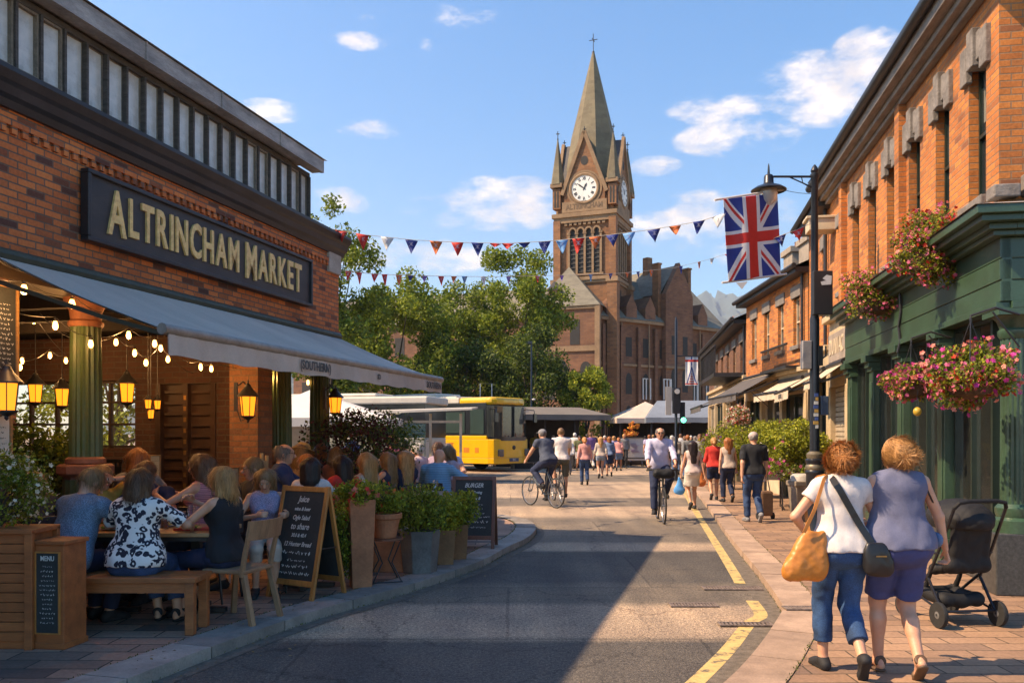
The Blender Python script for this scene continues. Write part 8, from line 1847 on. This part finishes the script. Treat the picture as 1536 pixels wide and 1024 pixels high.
person('woman in a slate blue sleeveless top and blue shorts walking beside the pushchair',(PW2.x,PW2.y-.02,PZ),-3,group='the two women walking arm in arm',H=1.565,fem=True,fat=1.30,skin=1,res=.0075,
 pose=walk(.15,1,lf=(-.10,.12,.085),rf=(.07,-.18,.15),rt=(.10,.72,-.6),look=(-.28,1,-.15),lh=(-.20,.22,1.06),le=(-1,-.6,-.3),rh=(.40,.10,.80),re=(.9,-.3,0),rcurl=.9,hem=.03),
 top='shirt',topmat=BLUET,sleeve=.10,botmat=DSHORT,botlen=.88,hair='blonde',hs='bun',strands=5200,shoe='sandal',shoemat=mat('sandal brown',(.10,.055,.03),.6,0,.2,9,.1),extra=w2bag)
# pushchair
g1=G(1412,942,PZ); g2=G(1497,940,PZ); cx=(g1.x+g2.x)/2; t=thing('pushchair','black folding pushchair with a hood and grey wheels standing by the green shopfront','pushchair',(cx,6.95,PZ),R(8))
BT_=mat('pushchair fabric',(.006,.006,.007),.75,0,.4,6,.3,.004); AL=mat('pushchair frame',(.035,.035,.04),.35,.5,.2,9,.1); WG_=mat('wheel grey',(.12,.12,.12),.6,0,.2,9,.1)
for sx in (-1,1):
    mb=MB(); mb.tube([(sx*.235,-.02,.13),(sx*.235,.16,.38),(sx*.235,.02,.62),(sx*.225,-.16,.98)],.013,8); mb.tube([(sx*.235,.16,.40),(sx*.21,.52,.12)],.013,8); mb.tube([(sx*.235,.02,.60),(sx*.235,.32,.56)],.011,8); mb.tube([(sx*.235,-.02,.13),(sx*.21,.40,.22)],.010,8); mb.build('side_frame',AL,t,True)
mb=MB(); mb.tube([(-.225,-.16,.98),(-.20,-.185,1.02),(-.12,-.19,1.035),(.12,-.19,1.035),(.20,-.185,1.02),(.225,-.16,.98)],.017,8); mb.build('handle',BT_,t,True)
mb=MB(); mb.tube([(-.235,-.02,.13),(.235,-.02,.13)],.011,8); mb.tube([(-.21,.50,.14),(.21,.50,.14)],.010,8); mb.build('axle',AL,t,True)
for sx,y,r in ((-1,-.02,.105),(1,-.02,.105),(-1,.52,.085),(1,.52,.085)):
    w=thing('wheel',None,None); w.parent=t; w.location=(sx*(.262 if y<.1 else .235),y,r); w.rotation_euler=(0,R(90),R(0)); mb=MB(); mb.lathe([(r-.028,-.018),(r-.004,-.018),(r,-.008),(r,.008),(r-.004,.018),(r-.028,.018)],24); mb.build('tyre',TYRE,w,True); mb=MB(); mb.lathe([(r-.03,-.012),(.03,-.018),(.012,-.022),(.012,.022),(.03,.018),(r-.03,.012)],18); mb.build('hub',WG_,w,True)
def seatf(f):
    f.cap((-.15,.0,.50),(.15,.0,.50),.055,.055,.04); f.cap((-.13,-.07,.88),(.13,-.07,.88),.055,.055,.04); 
    for x in (-.13,-.06,0,.06,.13): f.cap((x,.0,.50),(x,-.07,.88),.045,.045,.04)
    f.cap((-.14,.22,.44),(.14,.22,.44),.04,.04,.03); 
    for x in (-.13,-.045,.045,.13): f.cap((x,.0,.48),(x,.22,.44),.035,.035,.04)
    f.cap((-.14,.26,.42),(-.14,.34,.26),.02,.02,.02); f.cap((.14,.26,.42),(.14,.34,.26),.02,.02,.02); f.cap((-.13,.35,.25),(.13,.35,.25),.025,.025,.02); f.noise(.003,30,1)
fieldobj('seat',seatf,(-.3,-.25,.15),(.3,.5,1.05),.010,BT_,t)
def hood(f):
    f.ell((0,.10,.86),(.235,.30,.175),0); f.ell((0,.14,.80),(.21,.28,.155),0,sub=True); f.plane((0,0,-1),-.80); f.plane((0,1,-.5),-.02); f.noise(.002,50,2)
fieldobj('hood',hood,(-.3,-.3,.6),(.3,.5,1.1),.009,BT_,t)
def bask(f): f.cap((-.15,.08,.21),(.15,.08,.21),.055,.055,.03); f.cap((-.14,.36,.23),(.14,.36,.23),.05,.05,.03); f.cap((-.14,.08,.20),(-.14,.36,.22),.055,.05,.03); f.cap((.14,.08,.20),(.14,.36,.22),.055,.05,.03); f.cap((0,.08,.19),(0,.36,.2),.05,.05,.06); f.ell((0,.22,.29),(.15,.2,.06),.02,sub=True)
fieldobj('basket',bask,(-.3,-.1,.08),(.3,.5,.4),.011,BT_,t)
# ================================================================ bicycles and riders
def bicycle(label,loc,rz,fcol,basket=False):
    t=thing('bicycle',label,'bicycle',loc,rz); fr=mat('bike paint '+label[:9],fcol,.3,.3,.1,9,0,coat=.4); r=.335
    for y in (.52,-.50):
        w=thing('wheel',None,None); w.parent=t; w.location=(0,y,r); w.rotation_euler=(0,R(90),0)
        mb=MB(); mb.tube([(r*.965*math.cos(a),r*.965*math.sin(a),0) for a in [i*math.pi/18 for i in range(37)]],.016,8,False); mb.build('tyre',TYRE,w,True)
        mb=MB(); mb.tube([(r*.91*math.cos(a),r*.91*math.sin(a),0) for a in [i*math.pi/18 for i in range(37)]],.009,6,False)
        for i in range(20): a=i*math.pi/10; mb.bar((.02*math.cos(a+1.2),.02*math.sin(a+1.2),.015*(-1)**i),(r*.9*math.cos(a),r*.9*math.sin(a),0),.003)
        mb.lathe([(.02,-.04),(.02,.04)],10); mb.build('rim',mat('alloy',(.35,.35,.36),.3,.8,.1,9,0),w)
    bb=Vector((0,-.06,.28)); st=Vector((0,-.20,.80)); hd=Vector((0,.36,.84)); hb=Vector((0,.40,.66)); re=Vector((0,-.50,r)); fe=Vector((0,.52,r))
    mb=MB(); mb.tube([bb,st],.016,8); mb.tube([bb,hb],.018,8); mb.tube([st-Vector((0,0,.03)),hd-Vector((0,-.01,.06))],.016,8); mb.tube([hd,hb],.019,8)
    for sx in (-.05,.05): mb.tube([bb+Vector((sx*.5,0,0)),re+Vector((sx,0,0))],.009,6); mb.tube([st+Vector((sx*.3,0,-.04)),re+Vector((sx,0,0))],.008,6); mb.tube([hb+Vector((sx,0,0)),fe+Vector((sx,-.03,.08)),fe+Vector((sx,0,0))],.010,6)
    mb.tube([hb-Vector((.05,0,0)),hb+Vector((.05,0,0))],.012,6); mb.build('frame',fr,t,True)
    mb=MB(); mb.tube([hd,hd+Vector((0,.02,.12)),hd+Vector((0,.05,.14))],.012,6); mb.tube([Vector((-.29,.30,.97)),Vector((-.2,.36,.985)),Vector((0,.41,.98)),Vector((.2,.36,.985)),Vector((.29,.30,.97))],.012,8); hbb=mb.build('handlebar',GUN,t,True)
    mb=MB(); mb.tube([(-.29,.30,.97),(-.20,.355,.985)],.017,8); mb.tube([(.29,.30,.97),(.20,.355,.985)],.017,8); mb.build('grip',TYRE,hbb,True)
    mb=MB(); mb.ell((0,-.25,.95),(.075,.13,.028),12,6); mb.ell((0,-.13,.95),(.03,.12,.022),10,6); mb.tube([st,(0,-.225,.94)],.013,8); mb.build('saddle',BLL,t,True)
    mb=MB(); mb.lathe([(.09,-.004),(.09,.004)],24,Matrix.Translation((.05,-.06,.28))@Matrix.Rotation(R(90),4,'Y')); mb.bar((.07,-.06,.28),(.07,.02,.14),.02); mb.bar((-.07,-.06,.28),(-.07,-.14,.42),.02); mb.box(.07,.17,-.02,.06,.125,.15); mb.box(-.17,-.07,-.18,-.10,.41,.435); mb.tube([(.05,-.06,.37),(.05,-.50,.36)],.004,4); mb.tube([(.05,-.06,.19),(.05,-.50,.30)],.004,4); mb.build('crank',GUN,t)
    if basket:
        def bk(f): f.cap((-.12,.50,.92),(.12,.50,.92),.08,.08,.04,((0,0,1),1.1)); f.noise(.006,30,1)
        fieldobj('front_bag',bk,(-.25,.3,.75),(.25,.7,1.1),.014,BT_,t)
    return t
RIDE=lambda H,**k:dict(dict(pel=(0,-.22,1.06/(H/1.72)),lean=(0,.36,1),lh=(-.27,.33,1.00/(H/1.72)),rh=(.27,.33,1.00/(H/1.72)),le=(-1,-.6,-.8),re=(1,-.6,-.8),lf=(-.12,-.16,.52/(H/1.72)),rf=(.12,.0,.22/(H/1.72)),lk=(-.15,1,.3),rk=(.15,1,.3),look=(0,1,-.05),fist=1.1,hem=.02),**k)
b=Vector((2.80,16.1,0)); bicycle('black bicycle with a front bag ridden towards us by the man in lilac',b,R(177),(.015,.015,.018),True)
person('man with grey hair and dark glasses in a lilac shirt cycling towards us',b,177,group='cyclists',H=1.70,fat=1.18,skin=1,res=.010,pose=RIDE(1.70,lean=(0,.24,1),fist=1.2),top='shirt',topmat=LILAC,sleeve=1.65,botmat=NAVY,botlen=1.97,hair='grey',hs='balding',glasses='sun',strands=300)
b=Vector((.70,19.3,0)); bicycle('grey city bicycle seen side on, ridden away to the left',b,R(33),(.10,.12,.13))
person('cyclist in a dark grey gilet and flat cap riding away to the left',b,33,group='cyclists',H=1.72,fat=1.15,skin=1,res=.012,pose=RIDE(1.72,lean=(0,.42,1)),top='shirt',topmat=C('cloth slate gilet',(.06,.075,.11)),sleeve=.45,botmat=NAVY,botlen=1.97,hair='grey',hs='short',hatmat=GREYC)
v=G(838,757); b=Vector((1.16,20.6,0)); bicycle('dark bicycle hidden beside the man in the white tee, left of the road',Vector((b.x-.05,b.y,0)),R(8),(.03,.03,.035))
person('young man in a white tee and dark shorts astride a bicycle behind the flat cap',b,6,group='cyclists',H=1.70,skin=1,res=.012,pose=RIDE(1.70,lean=(0,.12,1),rf=(.13,-.05,.10),lf=(-.12,.0,.45)),top='shirt',topmat=WHITE,sleeve=.7,botmat=KHAKI,botlen=.95,hair='light',hs='short')
# ================================================================ walkers
WK='people walking in the street'
def Wk(label,px,py,face,H,fem,ph,z=0,res=.014,**k):
    v=G(px,py,z); po=walk(*ph) if isinstance(ph,tuple) else ph; po.update(k.pop('pz',{})); return person(label,v,face,group=WK,H=H,fem=fem,pose=po,res=res,seed=int(px),**k)
Wk('man in a black tee, blue jeans and pale cap walking away on the right pavement',1131,783,2,1.63,False,(.13,1),PZ,.010,fat=1.08,top='shirt',topmat=BLKT,sleeve=.8,botmat=JEAN,botlen=1.97,hair='grey',hs='balding',skin=1,hatmat=C('cloth pale cap',(.45,.36,.33)),shoemat=GREYC)
Wk('woman in a bright red top and navy shorts walking away on the right pavement',1071,750,-5,1.50,True,(.13,-1),PZ,.012,top='shirt',topmat=REDC,sleeve=1.3,botmat=NAVY,botlen=.8,hair='blonde',hs='bun',skin=0)
Wk('woman in a sleeveless beige top and navy leggings walking away beside the one in red',1092,753,3,1.50,True,(.12,1),PZ,.012,fat=1.1,top='shirt',topmat=BEIGE,sleeve=.1,botmat=NAVY,botlen=1.9,hair='auburn',hs='long',skin=0)
Wk('woman with long dark hair in a cream top and short skirt at the kerb',1039,764,5,1.52,True,(.12,-1),0,.012,top='shirt',topmat=C('cloth cream',(.60,.47,.42)),sleeve=.1,bottom='skirt',botlen=.75,botmat=C('cloth off white',(.62,.55,.46)),hair='dark',hs='long',skin=0,pz=dict(hairlen=.42))
Wk('woman in a pink blouse and grey jeans walking away, ahead of the cyclists',877,727,0,1.56,True,(.14,1),0,.014,top='shirt',topmat=PINKC,sleeve=1.6,botmat=JEAN,botlen=1.95,hair='ginger',hs='bun',skin=0)
Wk('woman in a pale blouse and tan shorts walking away',901,717,4,1.56,True,(.12,-1),0,.018,top='shirt',topmat=BEIGE,sleeve=1.5,botmat=C('cloth denim pale',(.30,.36,.45)),botlen=.45,hair='blonde',hs='long',skin=1)
Wk('woman in a denim jacket and navy skirt walking away with a shoulder bag',914,714,-4,1.56,True,(.12,1),0,.018,top='shirt',topmat=C('cloth denim dark',(.10,.14,.22),'denim'),sleeve=1.6,bottom='skirt',botlen=.85,botmat=NAVY,hair='auburn',hs='bob',skin=0)
def carry(label,px,py,z,col):
    v=G(px,py,z); f=lambda q:(q.cap((-.05,0,.0),(.05,0,0),.07,.07,.04,((0,1,0),.6)),q.cap((0,0,0),(0,0,.26),.11,.03,.05,((0,1,0),.45)),q.noise(.006,30,1))
    o=fieldobj('carrier_bag',f,(-.25,-.2,-.15),(.25,.2,.4),.014,C('bag '+label[:6],col),None); o.location=(v.x,v.y,v.z+.30); tag(o,label,'bag','bags carried by walkers')
carry('blue plastic carrier bag held low by the woman with long dark hair',1019,755,.1,(.08,.35,.75)); carry('orange carrier bag carried in front of the woman in red',1051,742,.2,(.7,.2,.05))
# a wheeled shopping case by the man in black
v=G(1148,778,PZ); t=thing('shopping_trolley','brown wheeled shopping trolley pulled beside the man in the black tee','trolley',v,.1); mb=MB(); mb.box(-.12,.12,-.1,.1,.06,.52); mb.build('body',mat('trolley brown',(.17,.09,.05),.7,0,.3,6,.2),t,bev=.04); mb=MB(); mb.tube([(-.09,.0,.5),(-.02,.1,.86)],.01,6); mb.tube([(.09,.0,.5),(.06,.1,.86)],.01,6); mb.build('handle',GUN,t); mb=MB(); mb.lathe([(.06,-.02),(.06,.02)],14,Matrix.Translation((-.14,0,.06))@Matrix.Rotation(R(90),4,'Y')); mb.lathe([(.06,-.02),(.06,.02)],14,Matrix.Translation((.14,0,.06))@Matrix.Rotation(R(90),4,'Y')); mb.build('wheel',TYRE,t)
# the crowd farther off: everyone their own clothes
cols=[('white',(.65,.62,.58)),('black',(.02,.02,.022)),('navy',(.02,.03,.08)),('grey',(.20,.20,.20)),('red',(.50,.04,.03)),('pink',(.60,.28,.26)),('sky blue',(.25,.42,.62)),('denim blue',(.08,.14,.26)),('orange',(.60,.22,.05)),('olive',(.13,.14,.06)),('beige',(.50,.40,.30)),('purple',(.20,.10,.26)),('teal',(.04,.22,.22)),('yellow',(.62,.46,.08)),('maroon',(.22,.04,.05)),('lilac',(.42,.38,.55))]
spots=[(846,708,'l'),(853,712,'l'),(862,703,'l'),(869,706,'l'),(886,705,'l'),(893,701,'l'),(907,704,'l'),(921,703,'l'),(928,706,'l'),(936,702,'l'),(943,698,'l'),(860,697,'l'),(880,697,'l'),(899,695,'l'),(916,694,'l'),(932,693,'l'),
 (968,699,'m'),(974,706,'m'),(980,700,'m'),(986,711,'m'),(992,702,'m'),(1000,698,'m'),(1008,705,'m'),(1014,712,'m'),(1021,702,'m'),(1027,709,'m'),(1032,718,'m'),(1036,701,'m'),(1043,708,'m'),(1049,714,'m'),(1054,724,'m'),(1059,706,'m'),(1064,716,'m'),(1068,700,'m'),(1057,698,'m'),(1050,730,'m'),(1078,718,'m'),(1085,726,'m'),(803,699,'b'),(818,697,'b'),(830,700,'b'),(984,694,'m'),(1012,693,'m'),(1029,693,'m'),(1044,694,'m')]
rd=random.Random(12); used=set(); hk=['brown','dark','blonde','grey','auburn','light','white']
where={'l':'left of the vendor cart','m':'near the traffic light','b':'in front of the taupe canopy'}
for i,(px,py,w) in enumerate(spots):
    while True:
        a,b_,h_=rd.choice((0,0,1,2,3,4,5,6,7,8,9,10,11,12,13,14,15,10,3)),rd.choice((1,2,3,7,9,10,7,2,0)),rd.choice(hk)
        if (a,b_,w) not in used and a!=b_ : used.add((a,b_,w)); break
    fem=rd.random()<.55; away=rd.random()<.62; bot=rd.choice(['trousers','trousers','shorts','skirt'] if fem else ['trousers','trousers','shorts']); n=G(px,py)
    H=rd.uniform(1.56,1.72) if not fem else rd.uniform(1.48,1.60)
    lab='%s haired %s in %s top and %s %s %s'%(h_,'woman' if fem else 'man',('an ' if cols[a][0][0] in 'aeiou' else 'a ')+cols[a][0],cols[b_][0],bot,where[w])
    po=walk(rd.uniform(.08,.2),rd.choice((-1,1)),hem=.03)
    person(lab,n,rd.uniform(-25,25)+(0 if away else 180),group='pedestrians in the far crowd',H=H,fem=fem,pose=po,fat=rd.uniform(.95,1.25),res=.026,top='shirt',topmat=C('crowd '+cols[a][0],cols[a][1]),sleeve=rd.choice((.5,.8,1.7)),bottom='skirt' if bot=='skirt' else 'trousers',botlen={'trousers':1.95,'shorts':.8,'skirt':.85}[bot],botmat=C('crowd '+cols[b_][0],cols[b_][1]),hair=h_,hs=rd.choice(['long','bob','bun']) if fem else 'short',skin=rd.choice((0,1,1,2,3)),seed=i)
